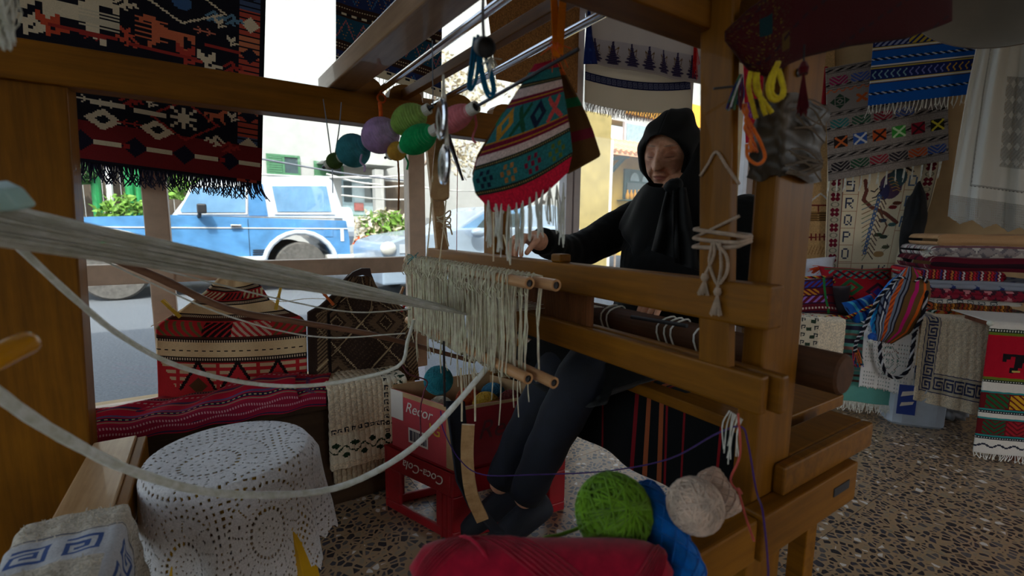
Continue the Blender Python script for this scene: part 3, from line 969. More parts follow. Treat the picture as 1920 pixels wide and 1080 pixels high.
for pts in ([(1340, 452), (1338, 480), (1322, 515)], [(1350, 455), (1352, 500), (1347, 530), (1345, 540)], [(1343, 455), (1362, 480), (1363, 510), (1350, 532)], [(1336, 455), (1330, 490), (1338, 520), (1346, 535)]):
    rope(tm, [at(px, py, x=.622) for px, py in pts], .0024)
kt = tag(ob('cord_tail', tm, LASH, smooth=True), 'knotted cord tail with two tassels hanging off the beater lashing', 'cord')
for (px, py, py2) in ((1322, 513, 555), (1346, 540, 592)):
    a, b = at(px, py, x=.622), at(px - 4, py2, x=.622)
    m = MB().lathe([(.004, 0), (.006, .006), (.004, .011)], 10, a, nrm(b - a))
    for k in range(26):
        t = random.random() * 2 * PI
        q = .010 * math.sqrt(random.random())
        m.tube([a + nrm(b - a) * .008, b + V(math.cos(t) * q, math.sin(t) * q, .004 * random.random())], .0011, 3)
    ob('tassel', m, LASH, kt)
fs_ = MB()
for i in range(4):
    z = .965 + .012 * i
    fs_.tube([(.668 + .030 * math.cos(t), 1.481 + .018 * math.sin(t), z + .012 * math.sin(2 * t + i)) for t in np.linspace(0, 2 * PI, 20)], .0025, 5)
rope(fs_, [at(828, 428, y=1.455), at(842, 425, y=1.45), at(848, 440, y=1.45)], .003)
rope(fs_, [at(832, 428, y=1.455), at(838, 450, y=1.45), at(841, 462, y=1.45)], .003)
tag(ob('twine', fs_, MAT['cream_yarn'], smooth=True), 'twine wound and knotted around the far slanted beater upright', 'cord')

# ------------------------------------------------------------------ heddle shafts
def shaft(x, y0, y1, zt, zb, label, nstr, seed):
    random.seed(seed)
    t = thing('heddle_shaft', label, 'heddles', (x, (y0 + y1) / 2, zb - .012))
    for z, nm in ((zt, 'upper_rod'), (zb, 'lower_rod')):
        o = ob(nm, MB().lathe([(.0065, 0), (.0105, 0), (.0105, y1 - y0), (0, y1 - y0)], 18, (x, y0, z), (0, 1, 0), closed=False), MAT['rod'], t)
        ob('bore_shade', MB().lathe([(.0068, .003), (.0, .004)], 14, (x, y0, z), (0, 1, 0), closed=False), MAT['black_trim'], o)  # black disc stands for the shade inside the rod end
    m = MB()
    for k in range(nstr):
        y = y0 + .055 + (y1 - y0 - .075) * (k + random.random()) / nstr
        dx = .0105 + .002 * random.random()
        side = -1 if random.random() < .6 else 1
        a, b_ = random.random() * 6, (.004 + .006 * random.random())
        pts = []
        zz = np.linspace(zt + .010, zb - .004 - .012 * random.random(), 9)
        for i, z in enumerate(zz):
            f = i / 8
            pts.append((x + side * dx * (1 - .1 * math.sin(PI * f)), y + b_ * math.sin(a + 3 * f) * math.sin(PI * f) + .003 * (random.random() - .5), z))
        pts = [(x - side * dx * .6, y + .003, zt + .004), (x, y + .002, zt + .0125)] + pts + [(x + side * .003, y, zb - .014)]
        m.tube(pts, .0014 + .0008 * random.random(), 4)
        if k % 2 == 0:      # loose curl over the upper rod
            y2 = y + .01 * random.random()
            h = .012 + .018 * random.random()
            m.tube(spline([(x - .012, y2, zt - .004), (x - .006, y2 + .004, zt + .013), (x + .004, y2 + .012, zt + .012), (x - .014, y2 + .016, zt - h), (x - .013, y2 + .006, zt - h - .01)], 12), .0013, 4)
    for k in range(18):     # stray ends below
        y = y0 + .05 + (y1 - y0 - .1) * random.random()
        L_ = .03 + .09 * random.random()
        m.tube(spline([(x - .01, y, zb), (x - .012, y + .01 * (random.random() - .5), zb - L_ * .5), (x - .008, y + .02 * (random.random() - .5), zb - L_)], 7), .0012, 4)
    o = ob('string_heddles', m, yarn('heddle_cotton_' + str(seed), (236, 206, 184)), t, smooth=True)
    o['kind'] = 'stuff'
    return t
shaft(.455, .650, 1.25, .864, .694, 'front heddle shaft with curly beige cotton strings and longer string curtain', 165, 3)
shaft(.488, .618, 1.23, .862, .690, 'rear heddle shaft of beige cotton strings next to the beater', 90, 5)
g_ = MB()
for k in range(16):
    p = at(778, 487, x=.45)
    a = rng.normal(size=3) * .012
    g_.tube(spline([p, p + a * .6 + V(0, 0, .006), p + a * 1.3], 5), .0013, 3)
tag(ob('yarn_knot', g_, yarn('teal_yarn', (70, 140, 146))), 'teal yarn knot at the left end of the heddle rods', 'knot')

# warp: threads gathered in a bundle at the rear, spread through the heddles, reed and on to the cloth
wm = MB()
src = at(0, 422, d=.47)
far_ = src + (src - at(400, 500, d=.80)) * .9
for k in range(120):
    f = (k + .5) / 120
    sp = .048 * (random.random() - .5)
    y = .80 + .26 * f
    A = far_ + V(0, sp * .8, .055 * (random.random() - .5))
    B = src + V(0, sp, .045 * (random.random() - .5))
    H_ = V(.455, .86 + .16 * f, .772 + .006 * (random.random() - .5))
    wm.tube([A, B, B * .5 + H_ * .5 + V(0, 0, .003 * math.sin(k)), H_], [.0011, .0011, .0010, .0008], 3)
for k in range(46):
    f = (k + .5) / 46
    H_ = V(.455, .86 + .16 * f, .772)
    R_ = V(.653, .86 + .34 * f, .775 + .008 * ((k % 2) - .5))
    wm.tube([H_, R_, V(.84, .86 + .36 * f, .757)], .0008, 3)
warp = tag(ob('warp_yarn', wm, MAT['white_yarn']), 'bundle of white warp threads stretched from the left into the heddles', 'yarn', kind='stuff')
# loose ropes and the bare stick
def corded(name, pts, r, mat, label, cat='rope', n=8, k=40):
    return tag(ob(name, MB().tube(spline(pts, k), r, n, True, None, .35), mat, smooth=True), label, cat)
P = lambda px, py, d: at(px, py, d=d)
corded('warp_rope', [P(-40, 395, .50), P(5, 435, .52), P(140, 560, .62), P(230, 632, .72), P(330, 685, .82), P(450, 716, .92), P(560, 724, .98), P(660, 712, 1.03), P(748, 686, 1.06), P(764, 640, 1.08), P(776, 600, 1.09)], .0042, MAT['white_yarn'], 'thin white rope sagging from the left edge to the heddles')
corded('warp_rope', [P(-60, 690, .42), P(0, 742, .45), P(110, 815, .52), P(250, 884, .62), P(400, 924, .74), P(560, 926, .84), P(660, 905, .89), P(760, 850, .93), P(830, 785, .95), P(900, 705, .97), P(935, 660, .98)], .0062, MAT['white_yarn'], 'thick white rope sagging lowest in front of the crochet stool')
for i, (pp, lb) in enumerate((([(-30, 425, .52), (150, 470, .7), (420, 590, .86), (600, 632, .98), (760, 625, 1.06)], 'faint lower strand of white yarn crossing in front of the red kilim'),
                              ([(300, 505, .75), (520, 560, .9), (660, 585, 1.0), (770, 580, 1.07)], 'faint upper strand of white yarn crossing the dark knitted textile'))):
    corded('loose_strand', [P(*q) for q in pp], .0016, MAT['white_yarn'], lb, 'yarn', 5)
sp_ = [at(120, 440, y=1.2), at(150, 458, y=1.2), at(300, 522, y=1.2), at(430, 580, y=1.2), at(560, 604, y=1.2), at(700, 628, y=1.2), at(850, 667, y=1.2), at(890, 678, y=1.2)]
spp = spline(sp_, 60)
rr_ = .0085 + .0012 * np.array([math.exp(-((i % 12) - 6) ** 2 / 1.5) for i in range(60)]) - .00004 * np.arange(60)
tag(ob('bare_stick', MB().tube(spp, rr_, 10), MAT['stick'], smooth=True), 'long knobbly brown stick crossing under the white warp', 'stick')

# cords from the top rods down to the shafts, and from the shafts down to the treadles
cm = MB()
for (px, py, qx, qy) in ((808, 380, 799, 492), (836, 376, 824, 490), (812, 330, 806, 420)):
    a, b = P(px, py, .98), P(qx, qy, 1.0)
    cm.tube(spline([a, (a + b) / 2 + V(.002, .002, 0), b], 10), .0016, 5)
tag(ob('hanging_string', cm, MAT['cream_yarn']), 'cords from the wooden pulley board down to the heddle rods', 'cord')
cm = MB()
for (px, py, qx, qy) in ((925, 392, 925, 490), (944, 440, 957, 497)):
    a, b = P(px, py, .84), P(qx, qy, .84)
    cm.tube(spline([a, (a + b) / 2 + V(.002, .002, 0), b], 10), .0016, 5)
tag(ob('hanging_string', cm, MAT['cream_yarn']), 'near pair of cords from behind the bag to the heddle rods', 'cord')
pk = P(860, 440, 1.3)
tag(ob('pink_thread', MB().tube([at(858, 280, y=1.3), at(856, 490, y=1.3)], .0012, 4), yarn('pink_thread', (196, 120, 120))), 'single pink thread hanging beside the slanted upright', 'thread')
tag(ob('rust_braid', MB().tube(spline([at(746, 296, y=1.3), at(748, 340, y=1.3), at(747, 395, y=1.3)], 14), .0028, 5, True, None, .8), yarn('rust_yarn', (150, 96, 50)), smooth=True), 'rust brown braid hanging below the mustard spool', 'braid')
# ------------------------------------------------------------------ woven patterns, one value per stitch
def atv(px, py, axis, val):
    """array version of at()"""
    px, py, val = np.broadcast_arrays(np.asarray(px, float), np.asarray(py, float), np.asarray(val, float))
    d = np.stack([(px - 960) / F_PX, (540 - py) / F_PX, -np.ones_like(px)], -1) @ RMN.T
    if axis == 'd':
        return CAMP + d * val[..., None]
    if axis == 'o':
        nn = np.array([.8, .6, 0])
        return CAMP + d * ((val - CAMP @ nn) / (d @ nn))[..., None]
    i = 'xyz'.index(axis)
    return CAMP + d * ((val - CAMP[i]) / d[..., i])[..., None]

class Img:
    def __init__(self, w, h, c):
        self.w, self.h = w, h
        self.a = np.zeros((h, w, 3)) + np.array(c, float)
    def rect(self, x0, y0, x1, y1, c):
        self.a[max(0, int(y0)):max(0, int(y1)), max(0, int(x0)):max(0, int(x1))] = c
        return self
    def row(self, y0, y1, c):
        return self.rect(0, y0, self.w, y1, c)
    def put(self, mask, c):
        self.a[mask] = c
        return self
    def grid(self):
        return np.meshgrid(np.arange(self.w), np.arange(self.h))
    def diamond(self, cx, cy, r, c, ry=None, hole=0):
        x, y = self.grid()
        q = abs(x - cx) / r + abs(y - cy) / (ry or r)
        return self.put((q <= 1) & (q >= hole), c)
    def disc(self, cx, cy, r, c, ry=None, hole=0, a0=None, a1=None):
        x, y = self.grid()
        q = ((x - cx) / r) ** 2 + ((y - cy) / (ry or r)) ** 2
        m = (q <= 1) & (q >= hole)
        if a0 is not None:
            t = np.degrees(np.arctan2(cy - y, x - cx)) % 360
            m &= (t >= a0) & (t <= a1)
        return self.put(m, c)
    def line(self, pts, wd, c):
        x, y = self.grid()
        for (ax, ay), (bx, by) in zip(pts[:-1], pts[1:]):
            dx, dy = bx - ax, by - ay
            t = np.clip(((x - ax) * dx + (y - ay) * dy) / (dx * dx + dy * dy + 1e-9), 0, 1)
            self.put((x - ax - t * dx) ** 2 + (y - ay - t * dy) ** 2 <= (wd / 2) ** 2, c)
        return self
    def stamp(self, x, y, rows, c, k=1, flip=False):
        for j, r in enumerate(rows):
            r = r[::-1] if flip else r
            for i, ch in enumerate(r):
                if ch == '#':
                    self.rect(x + i * k, y + j * k, x + i * k + k, y + j * k + k, c)
        return self
    def dots(self, y0, y1, c1, c2, p=2, x0=0, x1=None):
        x, y = self.grid()
        m = (y >= y0) & (y < y1) & (x >= x0) & (x < (x1 or self.w))
        self.a[m] = c1
        return self.put(m & (x % (2 * p) < p), c2)
    def zig(self, y0, y1, per, c, wd=2, ph=0):
        x, y = self.grid()
        t = abs(((x + ph) % per) / per * 2 - 1)
        return self.put((y >= y0) & (y < y1) & (abs((y - y0) - t * (y1 - y0 - wd)) <= wd), c)
    def chev(self, x0, x1, y0, y1, per, c, th=.5):
        x, y = self.grid()
        m = (x >= x0) & (x < x1) & (y >= y0) & (y < y1)
        mid = (x0 + x1) / 2
        return self.put(m & (((y - y0) + abs(x - mid)) % per < per * th), c)
    def diag(self, x0, x1, y0, y1, per, c, th=.5, sl=1):
        x, y = self.grid()
        m = (x >= x0) & (x < x1) & (y >= y0) & (y < y1)
        return self.put(m & ((x + sl * (y - y0)) % per < per * th), c)

KEY = ["#######", "#......", "#.#####", "#.#...#", "#.###.#", "#.....#", "#######"]
BIRD = ["....##......", "...####.....", "..##.##..##.", ".##..######.", "##..#####.##", "...###.##...", "..####......", ".##..##....."]
HORSE = ["..........###...", ".........#####..", "........###..#..", "###########.....", "##.########.....", "#..########.....", "...##....##.....", "...##....##.....", "..##......##....", "..#........#...."]
FLAKE = ["#..#..#", ".#.#.#.", "..###..", "#######", "..###..", ".#.#.#.", "#..#..#"]
TULIP = ["#...#..", "##.##..", "#####..", ".###...", "..#.###", "..###..", "..#...."]
ARROW = ["..#....#....", "...#....#...", "############", "...#....#...", "..#....#...."]
CROSS = ["##...##", "###.###", ".#####.", "..###..", ".#####.", "###.###", "##...##"]
FONT = {'S': ["#####", "#....", "#####", "....#", "....#", "....#", "#####"], 'R': ["####.", "#...#", "#...#", "####.", "#.#..", "#..#.", "#...#"],
        'Q': [".###.", "#...#", "#...#", "#...#", "#.#.#", "#..#.", ".##.#"], 'P': ["####.", "#...#", "#...#", "####.", "#....", "#....", "#...."],
        'O': [".###.", "#...#", "#...#", "#...#", "#...#", "#...#", ".###."], 'L': ["#....", "#....", "#....", "#....", "#....", "#....", "#####"],
        'K': ["#...#", "#..#.", "#.#..", "##...", "#.#..", "#..#.", "#...#"], 'D': ["####.", "#...#", "#...#", "#...#", "#...#", "#...#", "####."],
        'E': ["#####", "#....", "#....", "####.", "#....", "#....", "#####"], 'F': ["#####", "#....", "#....", "####.", "#....", "#....", "#...."]}
def pxS(yTop, yBot, xl, xr, axis, val, wave=0, fu=3, bow=0, tilt=0, ph=0, push=None):
    """surface from its outline: xl(v), xr(v) and rows, on a real plane, with ripples out of the plane"""
    def S(u, v):
        L_, R_ = xl(v), xr(v)
        px = L_ + (R_ - L_) * u
        py = yTop + (yBot - yTop) * v + bow * 4 * u * (1 - u) + tilt * (u - .5)
        off = wave * (np.sin(2 * PI * fu * u + ph + 1.5 * v) * (.35 + .65 * v) + .4 * np.sin(2 * PI * 2.1 * fu * u + 2 * v))
        if push is not None:
            off = off + push(u, v)
        return atv(px, py, axis, val + off)
    return S
def lerpf(*kv):
    xs, ys = zip(*kv)
    return lambda v: np.interp(v, xs, ys)

NAVY, RED, CREAM = (22, 22, 34), (152, 40, 40), (214, 200, 176)
# ---- black kilim in the window
W_, H_ = 168, 186
im = Img(W_, H_, NAVY)
c00, c10, c01, c11 = V(-.585, 1.74, 1.935), V(.206, 1.74, 1.90), V(-.625, 1.74, 1.153), V(.146, 1.74, 1.09)
def kc(px, py):
    p = at(px, py, y=1.74)
    v = (1.92 - p[2] - .06 * (p[0] + .2)) / .80
    l, r = -.585 - .04 * v, .206 - .06 * v
    return (p[0] - l) / (r - l) * W_, v * H_
x, y = im.grid()
im.put((x >= 153) & (x < 165) & (y % 4 < 3), (176, 74, 60))
im.put((x >= 153) & (x < 165) & ((y // 14) % 3 == 0) & (y % 4 < 3), (196, 116, 84))
im.put((x >= 153) & (x < 165) & ((y // 22) % 5 == 2) & (y % 4 < 3), (66, 84, 120))
for k in range(9):
    im.diamond(159, 12 + 21 * k, 5, CREAM if k % 2 else (26, 28, 44))
im.row(160, 184, (112, 30, 34))
x_ = 4
k = 0
while x_ < 165:
    im.rect(x_, 171, x_ + 13, 174, (206, 196, 170))
    im.diamond(x_ + 19, 172, 6, (24, 22, 40))
    if k % 2: im.rect(x_ + 14, 171, x_ + 17, 174, (150, 40, 40))
    x_ += 25
    k += 1
def put(rows, px, py, c, k=2, flip=False):
    a, b = kc(px, py)
    im.stamp(int(a - len(rows[0]) * k / 2), int(b - len(rows) * k / 2), rows, c, k, flip)
OR, DR = (196, 104, 74), (150, 48, 44)
for px, py in ((192, 222), (294, 240)):
    a, b = kc(px, py)
    im.diamond(a, b, 9, CREAM, 7).diamond(a, b, 3.6, NAVY, 3)
a, b = kc(345, 222)
im.diamond(a, b, 19, DR, 14, .88)
im.stamp(int(a - 7), int(b - 7), FLAKE, CREAM, 2)
for q in ((150, 185), (205, 196)): put(ARROW, *q, CREAM, 1)
put(ARROW, 245, 232, DR, 1, True); put(BIRD, 250, 190, DR, 1); put(TULIP, 285, 192, CREAM, 1)
put(BIRD, 405, 262, CREAM, 1, True); put(BIRD, 432, 275, DR, 1); put(HORSE, 412, 218, OR, 1); put(TULIP, 440, 218, CREAM, 1)
for q in ((205, 196), (285, 211)):
    a, b = kc(*q)
    im.rect(a - 8, b - 1, a + 8, b + 2, CREAM)
put(HORSE, 310, 66, OR, 2, True); put(HORSE, 150, 30, CREAM, 3)
put(TULIP, 58, 45, CREAM, 2); put(TULIP, 103, 50, (190, 74, 50), 2); put(BIRD, 240, 78, (190, 80, 60), 1, True); put(TULIP, 240, 62, (190, 80, 60), 1)
put(ARROW, 385, 60, (190, 110, 90), 1); put(TULIP, 437, 78, CREAM, 1); put(BIRD, 405, 32, (92, 130, 160), 1); put(TULIP, 414, 46, CREAM, 1); put(BIRD, 440, 40, (92, 130, 160), 1)
put(BIRD, 240, 10, CREAM, 1); put(ARROW, 178, 72, DR, 1); put(TULIP, 395, 116, CREAM, 2); put(TULIP, 358, 106, (170, 60, 50), 2); put(BIRD, 438, 126, DR, 1)
for q in ((310, 98, 34), (160, 62, 30), (420, 92, 20)):
    a, b = kc(q[0], q[1])
    im.rect(a - q[2] / 2, b - 1, a + q[2] / 2, b + 1.5, DR)
a, b = kc(340, 2)
im.diamond(a, b, 24, CREAM, 14, .9); im.disc(a, b, 5, (58, 92, 140))
for i in range(5):
    a, b = kc(190, 24 + 7 * i)
    im.rect(a - 9, b, a + 9, b + 1.5, (200, 190, 170))
    a, b = kc(286, 36 + 9 * i)
    im.rect(a - 8, b, a + 8, b + 1.5, OR)
kil = cloth('kilim', quadS(c00, c10, c01, c11, .004, 1.6), im.a, MAT['woven'], th=.005)
tag(kil, 'large black woven kilim with red border, animals and birds hanging in the window', 'textile')
e0, e1 = V(-.625, 1.74, 1.155), V(.146, 1.74, 1.092)
fringe('fringe', [e0, e1], .045, 420, yarn('ink_yarn', (20, 22, 58)), kil, .0016, spread=.5)

# ---- striped cloth hanging behind the crossbeam
im = Img(90, 120, (206, 196, 172))
for k, (y0, c) in enumerate(((6, 0), (40, 1), (74, 2), (106, 1))):
    im.row(y0, y0 + 22, (34, 46, 92) if k != 2 else (26, 70, 96))
    im.row(y0 - 6, y0, (52, 34, 30)).row(y0 + 22, y0 + 28, (52, 34, 30))
    im.dots(y0 - 4, y0 - 3, (52, 34, 30), (190, 170, 140), 1).dots(y0 + 25, y0 + 26, (52, 34, 30), (190, 170, 140), 1)
    im.zig(y0 + 2, y0 + 20, 14, (52, 100, 150) if k % 2 else (160, 90, 96), 1.2)
    im.zig(y0 + 4, y0 + 20, 10, (150, 110, 70), .8, 4)
im.dots(33, 36, (206, 196, 172), (26, 28, 36), 4).dots(70, 72, (206, 196, 172), (26, 28, 36), 4)
im.row(112, 120, (206, 196, 172)).dots(113, 115, (206, 196, 172), (26, 28, 36), 4)
sc2 = cloth('striped_runner', quadS((.400, 1.70, 1.90), (.775, 1.70, 1.93), (.385, 1.70, 1.495), (.768, 1.70, 1.445), .004, 1.2), im.a, MAT['woven'], th=.004)
tag(sc2, 'cream, blue and brown striped cloth hanging behind the top crossbeam', 'textile')
fringe('fringe', [(.387, 1.70, 1.497), (.767, 1.70, 1.447)], .06, 30, MAT['white_yarn'], sc2, .0012, spread=.1)

# ---- burlap hanging, then the white curtain pair
im = Img(110, 90, (150, 106, 62))
im.a *= (.86 + .28 * rng.random((90, 110, 1)))
x, y = im.grid()
im.a *= np.where(x % 2 == 0, .93, 1.05)[..., None]
bl = cloth('burlap_hanging', quadS((.95, 1.72, 2.0), (1.455, 1.72, 2.05), (1.02, 1.72, 1.56), (1.455, 1.72, 1.575), .004, 1.1), im.a, MAT['woven'], th=.004)
tag(bl, 'brown burlap cloth hanging in the window behind the chrome rods', 'textile')

WH, IND = (206, 198, 196), (52, 46, 84)
im = Img(200, 110, (204, 196, 192))
im.row(2, 14, IND)
for k in range(17):
    im.stamp(2 + 12 * k, 4, KEY, (190, 184, 190), 1)
im.row(66, 108, (184, 178, 182))
for k in range(7):
    cx = 14 + 28 * k
    for j in range(38):
        w_ = 1 + (8 if 20 < j < 36 else 3) * abs(math.sin(j * .55)) * (j / 38) + j * .12
        im.rect(cx - w_, 66 + j, cx + w_, 67 + j, IND if j % 3 else (92, 84, 120))
    for s in (-1, 1):
        im.line([(cx + 2 * s, 80), (cx + 7 * s, 74), (cx + 5 * s, 86), (cx + 9 * s, 90)], 1.2, (120, 96, 70))
im.diag(0, 200, 66, 108, 3, (172, 166, 174), .34) if False else None
cf = cloth('embroidered_curtain', quadS((1.47, 1.70, 1.985), (2.30, 1.70, 2.11), (1.488, 1.70, 1.71), (2.325, 1.70, 1.752), .010, 1.6), im.a, MAT['sheer'], th=.002)
tag(cf, 'white curtain with a row of dark embroidered trees and a key border', 'curtain')
im = Img(180, 70, (214, 204, 188))
im.row(30, 41, (40, 46, 84))
for k in range(20):
    im.stamp(1 + 9 * k, 32, KEY, (120, 124, 150), 1)
cbk = cloth('fringed_curtain', pxS(100, 200, lerpf((0, 1098), (1, 1096)), lerpf((0, 1290), (1, 1298)), 'y', 1.755, .014, 1.4, tilt=18, bow=10), im.a, MAT['sheer'], th=.002)
tag(cbk, 'white fringed curtain with a dark blue key band under the tree curtain', 'curtain')
eg = [at(1097 + 200 * t, 191 + 18 * t + 10 * 4 * t * (1 - t), y=1.752) for t in np.linspace(0, 1, 14)]
fringe('fringe', eg, .036, 240, yarn('grey_fringe', (176, 168, 162)), cbk, .0013, spread=.2)
rt = thing('red_tassels', 'bright red thread tassels hanging before the white curtain', 'tassel', at(1300, 140, y=1.694))
for px, py, py2, n in ((1283, 52, 78, 10), (1303, 56, 150, 34)):
    a = at(px, py, y=1.694)
    b = at(px + 2, py2, y=1.694)
    m = MB().lathe([(.004, -.004), (.008, .002), (.006, .012)], 8, a, nrm(b - a))
    for k in range(n):
        q = rng.normal(size=3) * .010
        L_ = .6 + .4 * random.random()
        m.tube(spline([a, a + (b - a) * .5 + q * .6, a + (b - a) * L_ + q], 6), .0011, 3)
    ob('tassel', m, yarn('red_thread', (214, 26, 30)) if px == 1283 else bpy.data.materials['red_thread'], rt)
im = Img(16, 40, (28, 44, 110))
im.zig(0, 40, 8, (50, 80, 150), 1)
o = cloth('blue_edge_cloth', pxS(14, 120, lerpf((0, 1103), (1, 1094)), lerpf((0, 1106), (.5, 1110), (1, 1120)), 'y', 1.685, .004, 1), im.a, MAT['woven'], th=.004)
tag(o, 'narrow dark blue patterned cloth edge beside the white tree curtain', 'textile')

# ---- red kilim bag-end clipped under the rail
def rowpos(y0, y1, H):
    return lambda p: int((p - y0) / (y1 - y0) * H)
im = Img(120, 112, (192, 44, 50))
r_ = rowpos(508, 745, 112)
CR, BK, BR = (230, 200, 156), (34, 24, 26), (76, 42, 34)
def band(a, b, c): im.row(r_(a), r_(b), c)
def pearl(a):
    im.row(r_(a) - 1, r_(a) + 3, BK).dots(r_(a), r_(a) + 2, BK, (214, 190, 160), 1)
band(508, 532, CR); pearl(534); band(541, 557, (156, 40, 40)); im.diag(0, 120, r_(542), r_(556), 9, (206, 190, 150), .35)
im.diag(40, 80, r_(542), r_(556), 9, (40, 34, 34), .4)
band(557, 564, BR); pearl(560); band(567, 583, CR); pearl(585); band(590, 596, BR)
im.diag(0, 36, r_(597), r_(626), 7, (110, 100, 60), .4, -1); im.diag(36, 60, r_(597), r_(626), 6, BK, .55); im.diag(60, 92, r_(597), r_(626), 6, (206, 180, 160), .4, -1); im.diag(92, 120, r_(597), r_(626), 7, (110, 84, 50), .4)
band(626, 631, BR); pearl(632); band(636, 665, CR); im.dots(r_(650), r_(650) + 1, CR, BK, 3); pearl(666); band(671, 675, BR)
for k in range(4):
    cx = 16 + 32 * k
    x, y = im.grid()
    t = (y - r_(677))
    q = (t >= 0) & (t < 24) & (abs(x - cx) < (24 - t) * .55)
    im.put(q & ((t // 3) % 2 == 0) & (abs(x - cx) > 1.2), (206, 176, 140))
    im.line([(cx + 16, r_(672)), (cx + 2, r_(722))], 2.6, BK).line([(cx + 16, r_(672)), (cx + 30, r_(722))], 2.6, BK)
    im.diamond(cx + 16, r_(716), 7, (92, 62, 40))
xl3 = lerpf((0, 420), (.06, 408), (.16, 384), (.3, 340), (.40, 302), (.44, 293), (1, 297))
xr3 = lerpf((0, 452), (.05, 472), (.14, 490), (.24, 505), (.32, 535), (.38, 566), (.42, 574), (1, 577))
k3 = cloth('kilim_bag', pxS(508, 745, xl3, xr3, 'y', 1.685, .010, 1.2, bow=7, tilt=-6, push=lambda u, v: .02 * np.sin(PI * u) * np.sin(PI * v)), im.a, MAT['woven'], th=.008)
tag(k3, 'red and cream striped kilim gathered to a peak and pegged under the rail', 'textile')
pk = [at(420 + 3 * k, 506, y=1.685) for k in range(11)]
fringe('fringe', pk, .02, 40, MAT['cream_yarn'], k3, .0012, spread=.8, down=(.3, 0, 1))
# ---- dark knitted textile
im = Img(110, 110, (58, 44, 38))
x, y = im.grid()
im.put(((x + 2 * (y // 2)) % 6 < 2) & (rng.random(x.shape) < .5), (84, 64, 50))
q = (abs(((x - 55) % 52) - 26) + abs(((y - 20) % 56) - 28) * .93)
im.put((q > 10) & (q < 18), (112, 90, 70)); im.put((q > 14) & (q < 22) & (y % 3 == 0), (100, 80, 62))
im.put((abs(q - 26) < 1.2) & ((x + y) % 3 > 0), (190, 166, 130))
im.put((abs(q - 6) < 1) & ((x + y) % 3 > 0), (170, 146, 112))
im.put(((x > 8) & (x < 19) | (x > 99)) & ((x + y) % 4 < 2), (140, 116, 88))
im.put((x > 19) & (x < 23), (36, 28, 26)); im.put((x < 8), (60, 46, 40))
xl4 = lerpf((0, 655), (.08, 640), (.2, 622), (.3, 600), (.36, 577), (1, 579))
xr4 = lerpf((0, 697), (.1, 705), (.18, 716), (.28, 745), (.36, 772), (1, 786))
k4 = cloth('knitted_textile', pxS(515, 712, xl4, xr4, 'y', 1.665, .006, 1.3, bow=3, push=lambda u, v: .02 * np.sin(PI * u) * np.sin(PI * v)), im.a, MAT['pile'], th=.01)
tag(k4, 'dark brown knitted textile with dotted diamonds pegged beside the red kilim', 'textile')
tip = [at(*p, y=1.655) for p in ((651, 520), (662, 510), (678, 503), (694, 503), (698, 520), (680, 516))]
ob('leather_tip', MB().prism(tip, (0, .012, 0)), pbr('dark_leather', (52, 36, 36), .5, .2, 30, .3), k4)
# clothes line and pegs
ln = MB().tube(spline([at(283, 612, y=1.70), at(420, 545, y=1.70), at(520, 565, y=1.70), at(600, 560, y=1.70), at(770, 575, y=1.70)], 30), .0012, 4)
tag(ob('clothes_line', ln, MAT['cream_yarn']), 'thin string behind the pegged textiles under the rail', 'string')
PEG = {'yellow': (212, 168, 30), 'orange': (226, 110, 50), 'red': (200, 40, 44), 'wood': (196, 146, 104)}
for nm, (a, b), lb in (('yellow', ((303, 563), (338, 595)), 'yellow clothes peg on the left slope of the red kilim'),
                       ('yellow', ((526, 540), (517, 581)), 'yellow clothes peg on the right slope of the red kilim'),
                       ('wood', ((348, 549), (368, 560)), 'wooden clothes peg half behind the red kilim'),
                       ('orange', ((596, 538), (626, 572)), 'orange clothes peg on the dark knitted textile'),
                       ('wood', ((757, 538), (745, 570)), 'pale wooden peg at the right of the dark textile'),
                       ('red', ((763, 566), (752, 584)), 'small red peg at the right edge of the dark textile')):
    mname = 'peg_' + nm
    mt = bpy.data.materials.get(mname) or pbr(mname, PEG[nm], .4, .08, 20, 0)
    pa, pb = at(*a, y=1.668), at(*b, y=1.663)
    t = thing('clothes_peg', lb, 'peg', pb)
    ob('jaw', MB().bar(pa, pb, .008, .005, (0, 1, 0), .010, .003), mt, t, bevel=.001)
    ob('jaw', MB().bar(pa + V(.002, .012, 0), pb + V(0, .006, 0), .008, .005, (0, 1, 0), .010, .003), mt, t, bevel=.001)
    c = pa * .55 + pb * .45
    ob('spring', MB().cyl(c + V(-.006, .004, 0), c + V(.006, .004, 0), .003, n=8), MAT['steel'], t)

